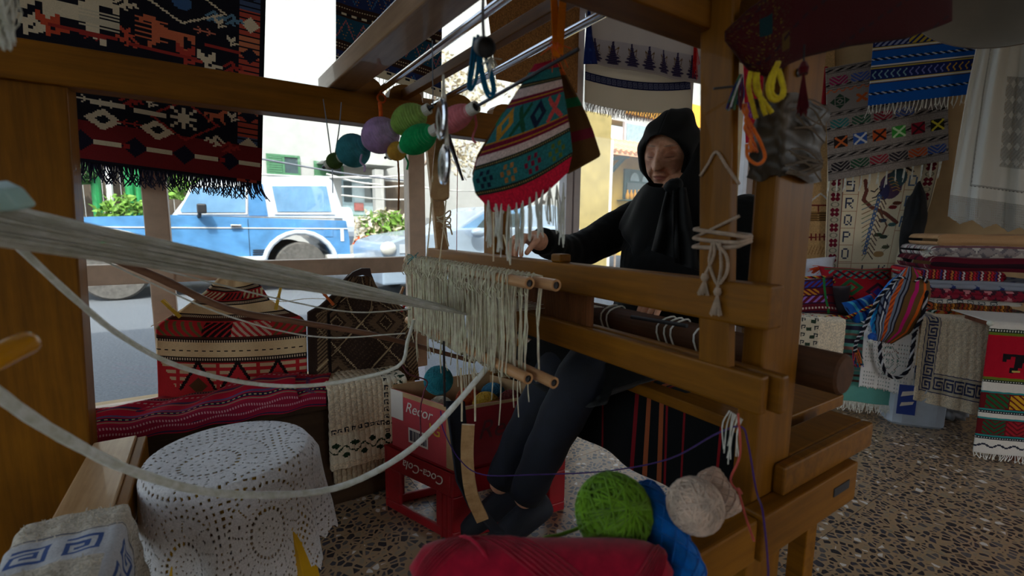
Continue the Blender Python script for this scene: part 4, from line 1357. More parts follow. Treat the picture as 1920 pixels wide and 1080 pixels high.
# ---- red striped cloth folded on the sill
im = Img(190, 70, (176, 24, 56))
for y0, c, h in ((2, (116, 60, 96), 2), (6, (92, 84, 130), 2), (9, (34, 34, 60), 2), (12, (176, 30, 50), 5), (18, (150, 120, 90), 1), (20, (40, 40, 66), 3), (24, (200, 120, 130), 1), (26, (188, 24, 52), 7), (37, (60, 50, 80), 3), (41, (160, 130, 100), 1),
                 (43, (180, 20, 48), 6), (50, (94, 80, 120), 2), (53, (38, 36, 62), 3), (57, (150, 130, 110), 1), (59, (150, 30, 60), 5), (65, (60, 44, 76), 3)):
    im.row(y0, y0 + h, c)
im.dots(29, 31, (188, 24, 52), (206, 160, 160), 2); im.dots(21, 22, (40, 40, 66), (190, 170, 120), 1); im.dots(54, 55, (38, 36, 62), (190, 170, 120), 2); im.dots(61, 62, (150, 30, 60), (206, 150, 160), 1)
def redS(x1, dz, sh):
    def S(u, v):
        X = -.305 + (x1 + .305) * u
        yb = 1.585 + .155 * np.clip(u * 3.2, 0, 1) ** .7
        yf = 1.548 - .10 * np.clip((u - .5) * 2, 0, 1) * 0
        t = v
        Y = yb + (yf - yb) * np.clip(t * 1.15, 0, 1)
        Z = .393 + dz + (.044 + .020 * np.sin(7 * u + 2) * np.sin(3 * t)) * np.clip(np.sin(PI * np.clip(t * 1.05 + .05, 0, 1)), 0, 1) ** .6 + .004 * np.sin(30 * u + 6 * t)
        Z = np.where(t > .87, Z - (t - .87) / .13 * (.014 + dz * .6), Z)
        X = X + .02 * np.sin(5 * t + sh)
        return np.stack([X, Y, Z], -1)
    return S
rc = cloth('striped_shawl', redS(.30, 0, 0), im.a, MAT['woven'], th=.006)
tag(rc, 'crimson striped woven shawl folded on the window sill', 'textile')
tl = cloth('upper_fold', redS(.215, .018, 1), im.a[:, :150], MAT['woven'], rc, th=.005)
fringe('fringe', [V(.30, 1.74, .412), V(.315, 1.65, .43), V(.30, 1.56, .40)], .035, 150, yarn('crimson_yarn', (180, 28, 56)), rc, .0013, spread=.3, down=(1, -.2, .1))
fringe('fringe', [V(.22, 1.70, .45), V(.235, 1.62, .455), V(.22, 1.56, .43)], .03, 90, yarn('plum_yarn', (92, 52, 96)), rc, .0013, spread=.3, down=(1, -.3, -.3))

# ---- thick beige rug with a vine border folded over the end of the sill
def rugimg(w, h, base):
    im = Img(w, h, base)
    im.a *= (.9 + .2 * rng.random((h, w, 1)))
    return im
im = rugimg(90, 130, (224, 206, 178))
im.rect(62, 0, 90, 130, (232, 220, 196)).rect(0, 98, 62, 124, (232, 220, 196))
VG = (38, 58, 40)
for k in range(18):
    im.stamp(63, 2 + 7 * k, ["#####", "#...#", "#.#.#", "#.###"], (44, 44, 50), 1)
for k in range(13):
    im.stamp(2 + 7 * k, 92, ["#####", "#...#", "#.#.#", "#.###"], (44, 44, 50), 1)
im.line([(80 + 3 * math.sin(t * .35), t) for t in range(0, 120, 3)], 1.2, VG)
for k in range(13):
    s = 1 if k % 2 else -1
    im.disc(80 + 5 * s, 5 + 9 * k, 4, VG, 2)
im.line([(t, 112 + 3 * math.sin(t * .3)) for t in range(0, 75, 3)], 1.2, VG)
for k in range(7):
    im.disc(6 + 10 * k, 112 + (5 if k % 2 else -5), 4, VG, 2.2)
def foldS(x0, x1, yb, yf, zt, zb, amp=.004):
    L1, L2 = yb - yf, zt - zb
    def S(u, v):
        s = v * (L1 + L2)
        r = .02
        Y = np.where(s < L1, yb - s, yf)
        Z = np.where(s < L1, zt, zt - (s - L1))
        d = np.clip(1 - abs(s - L1) / r, 0, 1)
        Z = Z - d * d * .006
        Y = Y + d * d * .006 + np.where(s > L1, .008 * np.sin(9 * u + 2) * np.clip((s - L1) / L2, 0, 1), 0)
        n = amp * np.sin(61 * u + 47 * v) * np.sin(53 * v - 31 * u)
        return np.stack([x0 + (x1 - x0) * u + 0 * v, Y - n, Z + n + .006 * np.sin(5 * u)], -1)
    return S
vr = cloth('vine_rug', foldS(.285, .545, 1.735, 1.535, .432, .15, .0018), im.a, MAT['pile'], th=.018)
tag(vr, 'thick beige rug with a green vine border folded over the end of the sill', 'rug')
vr2 = cloth('rug_underfold', foldS(.30, .53, 1.73, 1.550, .408, .09), rugimg(60, 60, (176, 156, 130)).a, MAT['pile'], vr, th=.016)

# ------------------------------------------------------------------ crate and box
CRED = pbr('red_crate_plastic', (150, 20, 30), .4, .1, 10, .05)
e1, e2 = nrm((.345, -.04, 0)), nrm((-.10, .26, 0))
ez0 = 0
ez = V(0, 0, 1)
def obox(m, o, a0, a1, b0, b1, z0, z1):
    q = [V(*o) + e1 * a + e2 * b + ez * z for a in (a0, a1) for b in (b0, b1) for z in (z0, z1)]
    return m.add(q, [(0, 1, 3, 2), (4, 6, 7, 5), (0, 4, 5, 1), (2, 3, 7, 6), (0, 2, 6, 4), (1, 5, 7, 3)])
A = at(850, 1018, z=0)
cr = thing('bottle_crate', 'red plastic bottle crate upside down on the floor under the box', 'crate', A)
ca, cb_, cz = .40, .32, .222
def side(name, a0, a1, b0, b1):
    m = MB()
    hor = (a1 - a0) > (b1 - b0)
    L0, L1 = (a0, a1) if hor else (b0, b1)
    def pc(l0, l1, z0, z1):
        obox(m, A, l0 if hor else a0, l1 if hor else a1, b0 if hor else l0, b1 if hor else l1, z0, z1)
    pc(L0, L1, 0, .03); pc(L0, L1, .145, cz)
    pc(L0, L0 + .06, .03, .145); pc(L1 - .06, L1, .03, .145)
    if hor: pc((L0 + L1) / 2 - .03, (L0 + L1) / 2 + .03, .03, .145)
    return ob(name, m, CRED, cr, bevel=.003)
side('side_panel', 0, ca, 0, .012); side('side_panel', 0, ca, cb_ - .012, cb_); side('side_panel', 0, .012, .013, cb_ - .013); side('side_panel', ca - .012, ca, .013, cb_ - .013)
m = MB()
obox(m, A, 0, ca, 0, cb_, cz - .008, cz)
ob('bottom_panel', m, CRED, cr)
m = MB()
for k in range(3):
    obox(m, A, -.003, .0, .004 + .02 * k, .010 + .02 * k, .0, .145)
ob('rib', m, CRED, cr)
TXT = pbr('white_print', (226, 216, 206), .6, .03, 10, 0)
def text(name, s, org, ex, ey, size, mat, parent, ext=.0004, shear=0):
    cu = bpy.data.curves.new(name, 'FONT')
    cu.body = s
    cu.size = size
    cu.extrude = ext
    cu.shear = shear
    cu.materials.append(mat)
    o = bpy.data.objects.new(name, cu)
    ex, ey = nrm(ex), nrm(ey)
    en = np.cross(ex, ey)
    M_ = Matrix([[*[ex[i]], ey[i], en[i], 0] for i in range(3)] + [[0, 0, 0, 1]])
    o.rotation_euler = M_.to_3x3().to_euler()
    o.parent = parent
    o.location = V(*org) - wloc(parent)
    COL.objects.link(o)
    bpy.context.view_layer.update()
    me = bpy.data.meshes.new_from_object(o.evaluated_get(bpy.context.evaluated_depsgraph_get()))
    q = bpy.data.objects.new(name, me)
    q.rotation_euler, q.location, q.parent = o.rotation_euler, o.location, parent
    bpy.data.objects.remove(o)
    COL.objects.link(q)
    q.name = name
    return q
# the crate stands on its head, so its lettering does too
text('lettering', 'Coca-Cola', A - e1 * .0015 + e2 * .035 + ez * .200, e2, -ez, .043, TXT, cr, shear=.3)
text('lettering', 'Coca-Cola', A - e2 * .0015 + e1 * .34 + ez * .205, -e1, -ez, .05, TXT, cr, shear=.3)

CARD = pbr('cardboard', (176, 140, 100), .85, .08, 14, .15, 80)
PINK = pbr('pink_red_print', (190, 66, 74), .6, .06, 10, .05)
DRED = pbr('dark_red_print', (134, 24, 34), .6, .08, 10, .05)
B0 = A + V(.012, .018, .2225)
bx = thing('cardboard_box', 'open red printed cardboard box full of yarn standing on the red crate', 'box', B0)
ba, bb, bz = .36, .285, .198
m = MB(); obox(m, B0, 0, ba, 0, .004, 0, bz); ob('front_panel', m, DRED, bx)
m = MB(); obox(m, B0, 0, .004, .004, bb, 0, bz); ob('side_panel', m, PINK, bx)
m = MB(); obox(m, B0, ba - .004, ba, .004, bb, 0, bz); ob('side_panel', m, CARD, bx)
m = MB(); obox(m, B0, .004, ba - .004, bb - .004, bb, 0, bz + .012); ob('back_panel', m, CARD, bx)
m = MB(); obox(m, B0, .004, ba - .004, .004, bb - .004, 0, .004); ob('base_panel', m, CARD, bx)
m = MB(); obox(m, B0, .0, ba, -.001, .0, bz - .010, bz); obox(m, B0, -.001, .0, .0, bb, bz - .016, bz); obox(m, B0, -.001, 0, 0, .03, 0, bz - .016); ob('cut_edge', m, CARD, bx)
m = MB(); obox(m, B0, -.002, -.001, bb - .06, bb, .10, bz); ob('white_label', m, TXT, bx)
m = MB(); obox(m, B0, -.002, -.001, .11, .20, .035, .085); bc = ob('barcode_label', m, TXT, bx)
m = MB()
q_ = .116
while q_ < .194:
    w_ = random.choice((.002, .003, .005))
    obox(m, B0, -.003, -.002, q_, q_ + w_, .042, .078)
    q_ += w_ + random.choice((.002, .004))
ob('barcode', m, pbr('print_black', (28, 30, 60), .6), bc)
text('lettering', 'Recor', B0 - e1 * .0015 + e2 * .215 + ez * .135, -e2, ez, .05, TXT, bx, shear=.3)
text('lettering', 'IG', B0 - e1 * .0015 + e2 * .105 + ez * .09, -e2, ez, .052, pbr('yellow_print', (214, 170, 50), .6), bx)
text('lettering', 'Recor', B0 - e2 * .0015 + e1 * .075 + ez * .085, e1, ez, .085, pbr('dull_print', (92, 40, 44), .6), bx, shear=.3)
text('lettering', 'JUICE NECTAR', B0 - e2 * .0015 + e1 * .10 + ez * .05, e1, ez, .018, bpy.data.materials['dull_print'], bx) if False else None

# ------------------------------------------------------------------ yarn
def ball_yarn(name, c, r, col, label, cat='yarn ball', parent=None, loops=80, squash=1.0):
    """a wound ball: a core and one strand lapped around it in turning great circles"""
    mt = yarn(name + '_' + str(len(bpy.data.materials)), col)
    m = MB().ball(c, r * .95, 20, 14)
    o = ob('yarn_ball', m, mt, parent, smooth=True)
    if label: tag(o, label, cat)
    pts = []
    N_ = loops * 22
    for i in range(N_):
        a = i / 22 * 2 * PI
        b = i / N_ * 2 * PI * 2.9
        tl = .5 + .45 * math.sin(i / N_ * 2 * PI * 5.3)
        n1 = V(math.cos(b) * math.cos(tl), math.sin(b) * math.cos(tl), math.sin(tl))
        e_1 = nrm(np.cross(n1, V(.31, .2, .93)))
        e_2 = np.cross(n1, e_1)
        rr = r * (.985 + .03 * math.sin(i * .37))
        pts.append(V(*c) + rr * (math.cos(a) * e_1 + math.sin(a) * e_2) * V(1, 1, squash) + n1 * r * .12 * math.sin(b * 3))
    s = ob('strand', MB().tube(pts, r * .028, 4), mt, o, smooth=True)
    return o
bc_ = lambda px, py, z: at(px, py, z=z)
gb = ball_yarn('yarn_ball', at(1150, 960, d=.62), .0495, (104, 148, 30), 'large green ball of yarn on the near loom rail')
mt_g = yarn('green_tail', (116, 160, 48))
tag(ob('yarn_tail', MB().tube(spline([at(1085, 990, z=.531), at(1070, 996, z=.530), at(1045, 1004, z=.529), at(1022, 1008, z=.529), at(1018, 1014, z=.529)], 20), .0026, 6), mt_g, smooth=True), 'green yarn end trailing from the green ball', 'yarn')
ball_yarn('yarn_ball', at(1303, 948, d=.60), .0345, (206, 184, 166), 'cream ball of yarn between the blue and cream skeins')
def skein(label, p0, p1, r0, r1, col, wraps=44, bow=0, cat='yarn skein'):
    mt = yarn('skein_' + str(len(bpy.data.materials)), col)
    p0, p1 = V(*p0), V(*p1)
    ax = nrm(p1 - p0)
    L_ = np.linalg.norm(p1 - p0)
    pr_ = []
    for t in np.linspace(0, 1, 22):
        e = math.sqrt(max(0, 1 - (2 * t - 1) ** 8))
        pr_.append(((r0 + (r1 - r0) * t) * max(e, .05), t * L_))
    o = ob('yarn_skein', MB().lathe(pr_, 22, p0, ax), mt, smooth=True)
    tag(o, label, cat)
    s_ = nrm(np.cross(ax, V(.2, .1, .97)))
    u_ = np.cross(ax, s_)
    m = MB()
    pts = []
    NN = wraps * 20
    for i in range(NN):
        a = 2 * PI * i / 20
        k = i / NN
        t = .5 + .47 * math.sin(2 * PI * k * 7.3)
        e = math.sqrt(max(0, 1 - (2 * t - 1) ** 8))
        rr = (r0 + (r1 - r0) * t) * e * 1.02 + .0004 * math.sin(i)
        pts.append(p0 + ax * t * L_ + rr * (math.cos(a * .31) * s_ + math.sin(a * .31) * u_))
    ob('strand', MB().tube(pts, .0013, 4), mt, o, smooth=True)
    return o
skein('bright blue yarn skein leaning between the green and cream balls', at(1200, 905, d=.66), at(1300, 1105, d=.56), .022, .027, (0, 104, 190))
skein('long cream yarn cone lying behind the cream ball', at(1322, 880, d=.70), at(1374, 968, d=.66), .0185, .0205, (196, 170, 150))
skein('big crimson yarn skein lying across the bottom of the picture', at(768, 1064, z=.556), at(1262, 1072, z=.556), .032, .036, (160, 14, 44), 70)
tag(ob('yarn_tie', MB().tube([at(886, 1066, z=.556) + V(.036 * math.cos(t) * -.83 * .3, .036 * math.cos(t), .037 * math.sin(t)) for t in np.linspace(0, 2 * PI, 22)], .0022, 5), yarn('tie_crimson', (176, 20, 52)), smooth=True), 'crimson tie round the left part of the crimson skein', 'yarn')
# purple and pink threads
pp = [at(1130, 884, d=.9), at(1000, 890, d=.95), at(905, 890, d=1.0), at(862, 862, d=1.02), at(832, 808, d=1.03), at(826, 770, d=1.03)]
m = MB().tube(spline(pp[::-1] + [at(1250, 862, d=.80), at(1340, 815, d=.70), at(1388, 800, d=.655), at(1402, 830, d=.655), at(1418, 920, d=.65), at(1430, 960, d=.60), at(1440, 1060, d=.60), at(1438, 1110, d=.60)], 70), .0013, 5)
tag(ob('purple_thread', m, yarn('purple_thread', (64, 34, 110)), smooth=True), 'long purple thread looping from the box past the near post', 'thread')
m = MB().tube(spline([at(1384, 775, d=.655), at(1388, 850, d=.655), at(1370, 900, d=.655), at(1390, 925, d=.645), at(1384, 918, d=.640), at(1400, 975, d=.62), at(1414, 1015, d=.60)], 40), .0016, 5)
tag(ob('pink_thread', m, yarn('coral_thread', (186, 80, 70)), smooth=True), 'coral pink thread knotted in front of the near post', 'thread')
m = MB()
for k in range(9):
    p = at(1368 + 3 * k, 770 + 2 * k, d=.66)
    m.tube(spline([p, p + V(.004 * random.random(), .01 * random.random(), -.025), p + V(.01 * (random.random() - .5), .01 * random.random(), -.05 - .03 * random.random())], 8), .0009, 4)
tag(ob('loose_threads', m, MAT['white_yarn'], kind='stuff'), 'pale loose threads caught under the beater at the near post', 'thread')

# balls in the box
bi = lambda a, b, z: B0 + e1 * a + e2 * b + ez * z
ball_yarn('yarn_ball', at(822, 713, d=1.37), .042, (36, 130, 146), 'teal ball of yarn on the corner of the box')
for (a, b, z, r, c, lb) in ((.19, .10, .150, .046, (190, 150, 40), 'mustard yellow ball of yarn in the box'), (.20, .19, .145, .045, (170, 70, 30), 'rust orange ball of yarn in the box'),
                            (.29, .11, .14, .045, (120, 44, 40), 'brick red ball of yarn in the right of the box'), (.10, .19, .13, .044, (214, 200, 180), 'cream ball of yarn at the back of the box'), (.30, .20, .145, .045, (54, 120, 150), 'light blue ball of yarn at the back of the box')):
    ball_yarn('yarn_ball', bi(a, b, z), r, c, lb, loops=50)
m = MB().tube(spline([at(755, 686, d=1.2), at(768, 702, d=1.25), at(800, 714, d=1.30), at(795, 735, d=1.3), at(788, 770, d=1.29), at(790, 830, d=1.28)], 30), .0022, 5)
tag(ob('plum_yarn_end', m, yarn('plum_end', (120, 60, 72)), smooth=True), 'plum coloured yarn end hanging over the box side', 'yarn')

# spools on the two thin rods
def spool(p0, p1, r, col, label, prof='barrel', tail=None):
    p0, p1 = V(*p0), V(*p1)
    ax = nrm(p1 - p0)
    L_ = np.linalg.norm(p1 - p0)
    t = thing('yarn_spool', label, 'spool', (p0 + p1) / 2)
    mt = yarn('spool_' + str(len(bpy.data.materials)), col)
    N_ = 13
    pr_ = [(.009, 0)]
    for i in range(N_ * 4 + 1):
        s = i / (N_ * 4)
        sh = math.sin(PI * (s * .86 + .07)) ** .5
        pr_.append((max(.009, r * sh + r * .06 * math.cos(2 * PI * i / 4)), L_ * (.06 + .88 * s)))
    pr_.append((.009, L_))
    ob('wound_yarn', MB().lathe(pr_, 26, p0, ax, closed=False), mt, t, smooth=False)
    core = ob('core', MB().lathe([(.0075, -.004), (.0105, -.004), (.0105, L_ + .012), (.0078, L_ + .012), (.0078, -.004)], 16, p0, ax, closed=False), MAT['white_yarn'], t)
    ob('bore_shade', MB().lathe([(.0079, L_ + .008), (.0001, L_ + .009)], 14, p0, ax, closed=False), MAT['black_trim'], core)  # black plug gives the core's bore its dark shade
    if tail is not None:
        m = MB().tube(spline(tail, 18), .0022, 5)
        ob('yarn_tail', m, mt, t, smooth=True)
    return t
r1a, r1b = P(606, 314, 1.02), P(812, 199, .90)
r2a, r2b = P(722, 296, .98), P(1085, 92, .64)
def on1(px): # point on rod by pixel x
    return min((r1a + (r1b - r1a) * k / 400 for k in range(401)), key=lambda p: abs(proj(p)[0] - px))
def on2(px):
    return min((r2a + (r2b - r2a) * k / 400 for k in range(401)), key=lambda p: abs(proj(p)[0] - px))
def proj(p):
    q = RMN.T @ (V(*p) - CAMP)
    return 960 + F_PX * q[0] / -q[2], 540 - F_PX * q[1] / -q[2]
tag(ob('spool_rod', MB().cyl(r1a, r1b, .004, n=10), MAT['steel']), 'thin rod carrying the teal and lilac spools', 'rod')
tag(ob('spool_rod', MB().cyl(r2a, r2b, .0028, n=10), MAT['steel']), 'thin rod carrying the pink and emerald spools up to the bag', 'rod')
spool(on1(616), on1(640), .0165, (92, 120, 66), 'small dark green spool farthest along the left rod')
spool(on1(640), on1(686), .0335, (70, 150, 162), 'large teal spool between the dark green and lilac spools')
spool(on1(686), on1(742), .0345, (186, 164, 200), 'large lilac spool in the middle of the left rod', tail=[P(678, 290, .95), P(676, 303, .94), P(684, 312, .94), P(683, 322, .94)])
spool(on1(738), on1(796), .0285, (156, 186, 104), 'light green spool nearest on the left rod')
spool(on2(733), on2(756), .018, (220, 172, 80), 'small mustard spool farthest along the right rod')
spool(on2(756), on2(812), .0255, (30, 170, 104), 'emerald green spool in the middle of the right rod', tail=[P(762, 280, .95), P(760, 292, .95), P(765, 305, .95), P(763, 318, .95)])
spool(on2(820), on2(884), .0205, (240, 130, 142), 'coral pink spool nearest on the right rod', tail=[P(890, 214, .84), P(893, 235, .84), P(886, 258, .84), P(892, 268, .84)])
for i, pts in enumerate(([at(606, 186, y=1.36), P(614, 240, 1.06), P(622, 300, 1.015)], [at(640, 192, y=1.30), P(636, 240, 1.06), P(626, 302, 1.015)])):
    tag(ob('hanging_string', MB().tube(spline(pts, 12), .0013, 4), MAT['cable']), ['left string holding the far end of the left spool rod', 'right string from the crossbeam to the left spool rod'][i], 'string')
tag(ob('hanging_string', MB().tube([P(623, 303, 1.012), P(624, 362, 1.012)], .0011, 4), MAT['steel']), 'dark thread end hanging under the dark green spool', 'string')
tag(ob('hanging_string', MB().tube([V(*on1(815)), V(*on1(815)) + V(0, 0, .12)], .0012, 4), MAT['cable']), 'thread holding the near end of the left spool rod', 'string')
# pulleys, pulley board, dark spike
for (px, py, py2, d, lb) in ((826, 182, 262, .62, 'upper shiny metal pulley hanging in front of the spools'), (832, 272, 345, .62, 'lower shiny metal pulley hanging in front of the board')):
    a, b = P(px + 3, py, d), P(px - 1, py2, d)
    t = thing('metal_pulley', lb, 'pulley', b)
    ax = nrm(b - a)
    ob('wheel', MB().lathe([(.0, -.0035), (.022, -.0035), (.026, -.002), (.021, 0), (.026, .002), (.022, .0035), (0, .0035)], 24, (a + b) / 2, nrm(np.cross(ax, nrm((a + b) / 2 - CAMP)) + .25 * nrm((a + b) / 2 - CAMP)), closed=False), MAT['chrome'], t)
    m = MB().tube(spline([a - ax * .03, a, (a + b) / 2 + V(-.006, 0, 0), b], 12), .0016, 5).tube(spline([a - ax * .03, a + V(.004, 0, 0), (a + b) / 2 + V(.006, 0, 0), b], 12), .0016, 5)
    ob('hook', m, MAT['white_yarn'], t)
pts = [P(*q, 1.0) for q in ((822, 236), (845, 234), (843, 372), (834, 378), (816, 378), (808, 370))]
tag(ob('pulley_board', MB().prism(pts, -nrm(np.cross(pts[1] - pts[0], pts[3] - pts[0])) * .018), MAT['bare_y'], bevel=.003), 'pale wooden pulley board hanging behind the metal pulleys', 'board')
tag(ob('dark_spike', MB().tube([P(838, 250, .9), P(868, 338, .9)], [.0055, .0025], 8), MAT['steel']), 'dark pointed spike hanging right of the pulley board', 'spike')
# ------------------------------------------------------------------ display table along the right wall
tb = thing('display_table', 'low display table along the right wall under the draped textiles', 'table', TW(1.2, 3.15, 0))
def tbox(m, s0, s1, o0, o1, z0, z1):
    q = [TW(s, o, z) for s in (s0, s1) for o in (o0, o1) for z in (z0, z1)]
    return m.add(q, [(0, 1, 3, 2), (4, 6, 7, 5), (0, 4, 5, 1), (2, 3, 7, 6), (0, 2, 6, 4), (1, 5, 7, 3)])
LEGW = wood('table_leg_wood', (92, 52, 38), (130, 80, 58), 'z', .5, 20)
ob('table_top', tbox(MB(), .46, 2.1, 2.80, 3.50, .462, .485), LEGW, tb)
for s, o in ((1.03, 2.84), (.5, 2.84), (1.03, 3.42), (.5, 3.42), (2.05, 3.42)):
    ob('leg', MB().lathe([(.012, 0), (.016, .2), (.018, .462)], 14, TW(s, o, 0)), LEGW, tb, smooth=True)
st = thing('side_stand', 'small stand at the right edge under the horse cloth', 'stand', TW(1.75, 2.75, 0))
ob('top_board', tbox(MB(), 1.24, 1.62, 2.48, 2.73, .560, .580), LEGW, st)
for s, o in ((1.36, 2.50), (1.58, 2.50), (1.40, 2.70), (1.58, 2.70)):
    ob('leg', tbox(MB(), s - .02, s + .02, o - .02, o + .02, 0, .56), LEGW, st)

def dropS(s0, s1, ob_, of, zt, zb, amp=.003, fold=.006, slant=0, fq=4):
    """cloth lying on the table top and hanging over its front edge"""
    L1, L2 = ob_ - of, zt - zb
    def S(u, v):
        t = v * (L1 + L2)
        o = np.where(t < L1, ob_ - t, of)
        z = np.where(t < L1, zt, zt - (t - L1))
        d = np.clip(1 - abs(t - L1) / .02, 0, 1)
        h = np.clip((t - L1) / L2, 0, 1)
        o = o + d * d * .006 - fold * np.sin(fq * 2 * PI * u + 1) * h + amp * np.sin(71 * u + 43 * v) * np.sin(57 * v)
        z = z - d * d * .006 + amp * np.sin(63 * u) * np.sin(39 * v) * (1 - h) - slant * h * (u - .5)
        s = s0 + (s1 - s0) * u
        return np.stack([.8 * o + .6 * s, .6 * o - .8 * s, z], -1)
    return S
# teal striped tablecloth
im = Img(120, 110, (96, 160, 150))
for y0, c, h in ((30, (60, 50, 70), 3), (36, (150, 100, 90), 2), (41, (52, 48, 70), 4), (48, (150, 110, 100), 2), (53, (60, 50, 66), 4), (60, (170, 120, 110), 3), (66, (100, 60, 56), 2), (71, (150, 160, 150), 2), (76, (96, 56, 52), 2), (81, (150, 160, 150), 1), (85, (90, 54, 50), 2), (90, (110, 70, 64), 2)):
    im.row(y0, y0 + h, c)
tc_ = cloth('teal_tablecloth', dropS(.47, 1.075, 3.0, 2.772, .489, .085, .001, .006), im.a, MAT['woven'], th=.003)
tag(tc_, 'teal striped tablecloth with pale fringe hanging from the display table', 'tablecloth')
fringe('fringe', [TW(.475, 2.772, .087), TW(1.07, 2.772, .085)], .045, 190, MAT['white_yarn'], tc_, .0016, spread=.3)
# beige rug with leaf stripe
im = rugimg(70, 110, (232, 216, 190))
im.rect(26, 0, 44, 110, (214, 202, 178))
for k in range(16):
    im.stamp(27, 1 + 7 * k, ["####", "#..#", "#.##", "#..."], (56, 58, 60), 1).stamp(40, 1 + 7 * k, ["####", "#..#", "#.##", "#..."], (56, 58, 60), 1)
    im.disc(36 + (2 if k % 2 else -2), 4 + 7 * k, 2.6, (50, 66, 52), 1.6)
lr_ = cloth('leaf_rug', dropS(.47, .785, 3.05, 2.755, .505, .165, .0014, .004), im.a, MAT['pile'], th=.012)
tag(lr_, 'beige pile rug with a thin leaf stripe hanging left on the display table', 'rug')
# white crochet runner
n_u, n_v = 60, 90
x, y = np.meshgrid(np.arange(n_u), np.arange(n_v))
hole = ((x % 3 == 1) & (y % 3 == 1)) & ((x % 18) > 3) & ((y // 6) % 4 != 3)
hole |= ((x - 30) ** 2 + (y - 62) ** 2 < 180) & ((np.hypot(x - 30, y - 62) % 5) < 1.6) & ((x + y) % 2 == 0)
edge = y > 86 - 2.5 * np.abs(np.sin(x * PI / 10))
im = Img(n_u, n_v, (236, 234, 232))
cw = cloth('crochet_runner', dropS(.865, 1.085, 2.98, 2.750, .50, .14, .001, .010, .03, 1.3), im.a, MAT['lace'], th=.003, mask=~(hole | (edge & (y > 85))))
tag(cw, 'white crochet runner hanging in the middle of the display table', 'runner')
# beige rug with navy key border
im = rugimg(110, 150, (230, 214, 188))
NV = (58, 66, 104)
im.rect(6, 0, 26, 138, (206, 194, 170)).rect(26, 116, 110, 136, (206, 194, 170))
for k in range(9):
    im.stamp(9, 1 + 15 * k, KEY, NV, 2)
for k in range(6):
    im.stamp(26 + 15 * k, 119, KEY, NV, 2)
im.rect(5, 0, 6, 138, NV).rect(25, 0, 26, 117, NV).rect(26, 115, 110, 116, NV).rect(5, 136, 110, 137, NV)
kr = cloth('key_rug', dropS(1.09, 1.385, 3.0, 2.745, .545, .115, .0014, .004, .05), im.a, MAT['pile'], th=.014)
tag(kr, 'beige pile rug with a navy Greek key border hanging on the display table', 'rug')
# horse cloth
im = Img(90, 150, (214, 208, 200))
im.row(8, 12, (30, 40, 36)).dots(9, 11, (30, 40, 36), (190, 190, 180), 1).row(12, 15, (104, 116, 36)).row(15, 62, (176, 16, 40))
im.stamp(12, 26, HORSE, (26, 22, 26), 3).stamp(50, 22, HORSE, (26, 22, 26), 3)
im.rect(34, 32, 39, 42, (190, 170, 90)).rect(72, 30, 77, 40, (190, 170, 90)).rect(20, 53, 26, 55, (190, 170, 90)).rect(40, 54, 46, 56, (190, 170, 90))
im.row(62, 65, (104, 116, 36)).row(65, 68, (30, 40, 36)).dots(66, 67, (30, 40, 36), (190, 190, 180), 1)
for y0, cs in ((82, ((30, 90, 50), (200, 150, 30), (150, 30, 40))), (112, ((30, 80, 50), (150, 30, 40), (206, 160, 30)))):
    im.row(y0 - 4, y0 - 2, (40, 130, 130)).row(y0 - 2, y0 + 16, (96, 20, 26)).row(y0 + 16, y0 + 18, (40, 130, 130)).row(y0 + 18, y0 + 21, (30, 34, 40)).dots(y0 + 19, y0 + 20, (30, 34, 40), (190, 190, 190), 1)
    for k in range(5):
        im.chev(4 + 18 * k, 21 + 18 * k, y0 - 1, y0 + 15, 5, cs[k % 3], .6) if y0 > 100 else im.diag(4 + 18 * k, 21 + 18 * k, y0 - 1, y0 + 15, 6, cs[k % 3], .6, -1)
im.zig(138, 143, 12, (40, 44, 60), 1)
hc = cloth('horse_cloth', dropS(1.20, 1.60, 2.76, 2.455, .592, .03, .001, .012, 0, 1.2), np.vstack([np.tile(im.a[:1], (80, 1, 1)), im.a]), MAT['woven'], th=.004)
tag(hc, 'red and white cloth woven with black horses hanging at the right edge', 'textile')
fringe('fringe', [TW(1.205, 2.455, .035), TW(1.59, 2.455, .03)], .03, 60, MAT['white_yarn'], hc, .0016, spread=.5)
ob('corner_knot', MB().ball(TW(1.203, 2.46, .585), .012, 10, 8), MAT['white_yarn'], hc, smooth=True)

# plastic canister and crumpled bag under the table
c = TW(1.125, 2.83, 0)
can = thing('plastic_canister', 'translucent white plastic canister on the floor under the display table', 'canister', c)
PLA = pbr('cloudy_plastic', (190, 200, 214), .35, .05, 10, 0)
m = MB()
pr_ = [(.108, 0), (.118, .012), (.118, .20), (.105, .235), (.05, .255), (.03, .26)]
vs, fs = [], []
for r, z in pr_:
    for k in range(24):
        t = 2 * PI * k / 24
        cx_, cy_ = math.cos(t), math.sin(t)
        q = r * 1.0 / (abs(cx_) ** 5 + abs(cy_) ** 5) ** .2
        vs.append(c + TS * q * cx_ + TN * q * .75 * cy_ + V(0, 0, z))
for i in range(len(pr_) - 1):
    for k in range(24):
        fs.append((i * 24 + k, i * 24 + (k + 1) % 24, (i + 1) * 24 + (k + 1) % 24, (i + 1) * 24 + k))
fs += [tuple(range(23, -1, -1)), tuple(len(vs) - 24 + k for k in range(24))]
m.add(vs, fs)
ob('body', m, PLA, can, smooth=False)
cap_ = ob('cap', MB().cyl(c + V(0, 0, .258), c + V(0, 0, .285), .028), pbr('blue_cap', (30, 70, 150), .4), can)
m = MB()
q = [c + TS * a - TN * (.092 - .0 * a) + V(0, 0, z) for a, z in ((-.095, .06), (-.02, .06), (-.02, .21), (-.095, .21))]
m.prism(q, TN * .002)
lab = ob('label', m, pbr('blue_label', (36, 66, 150), .5, .05), can)
m = MB()
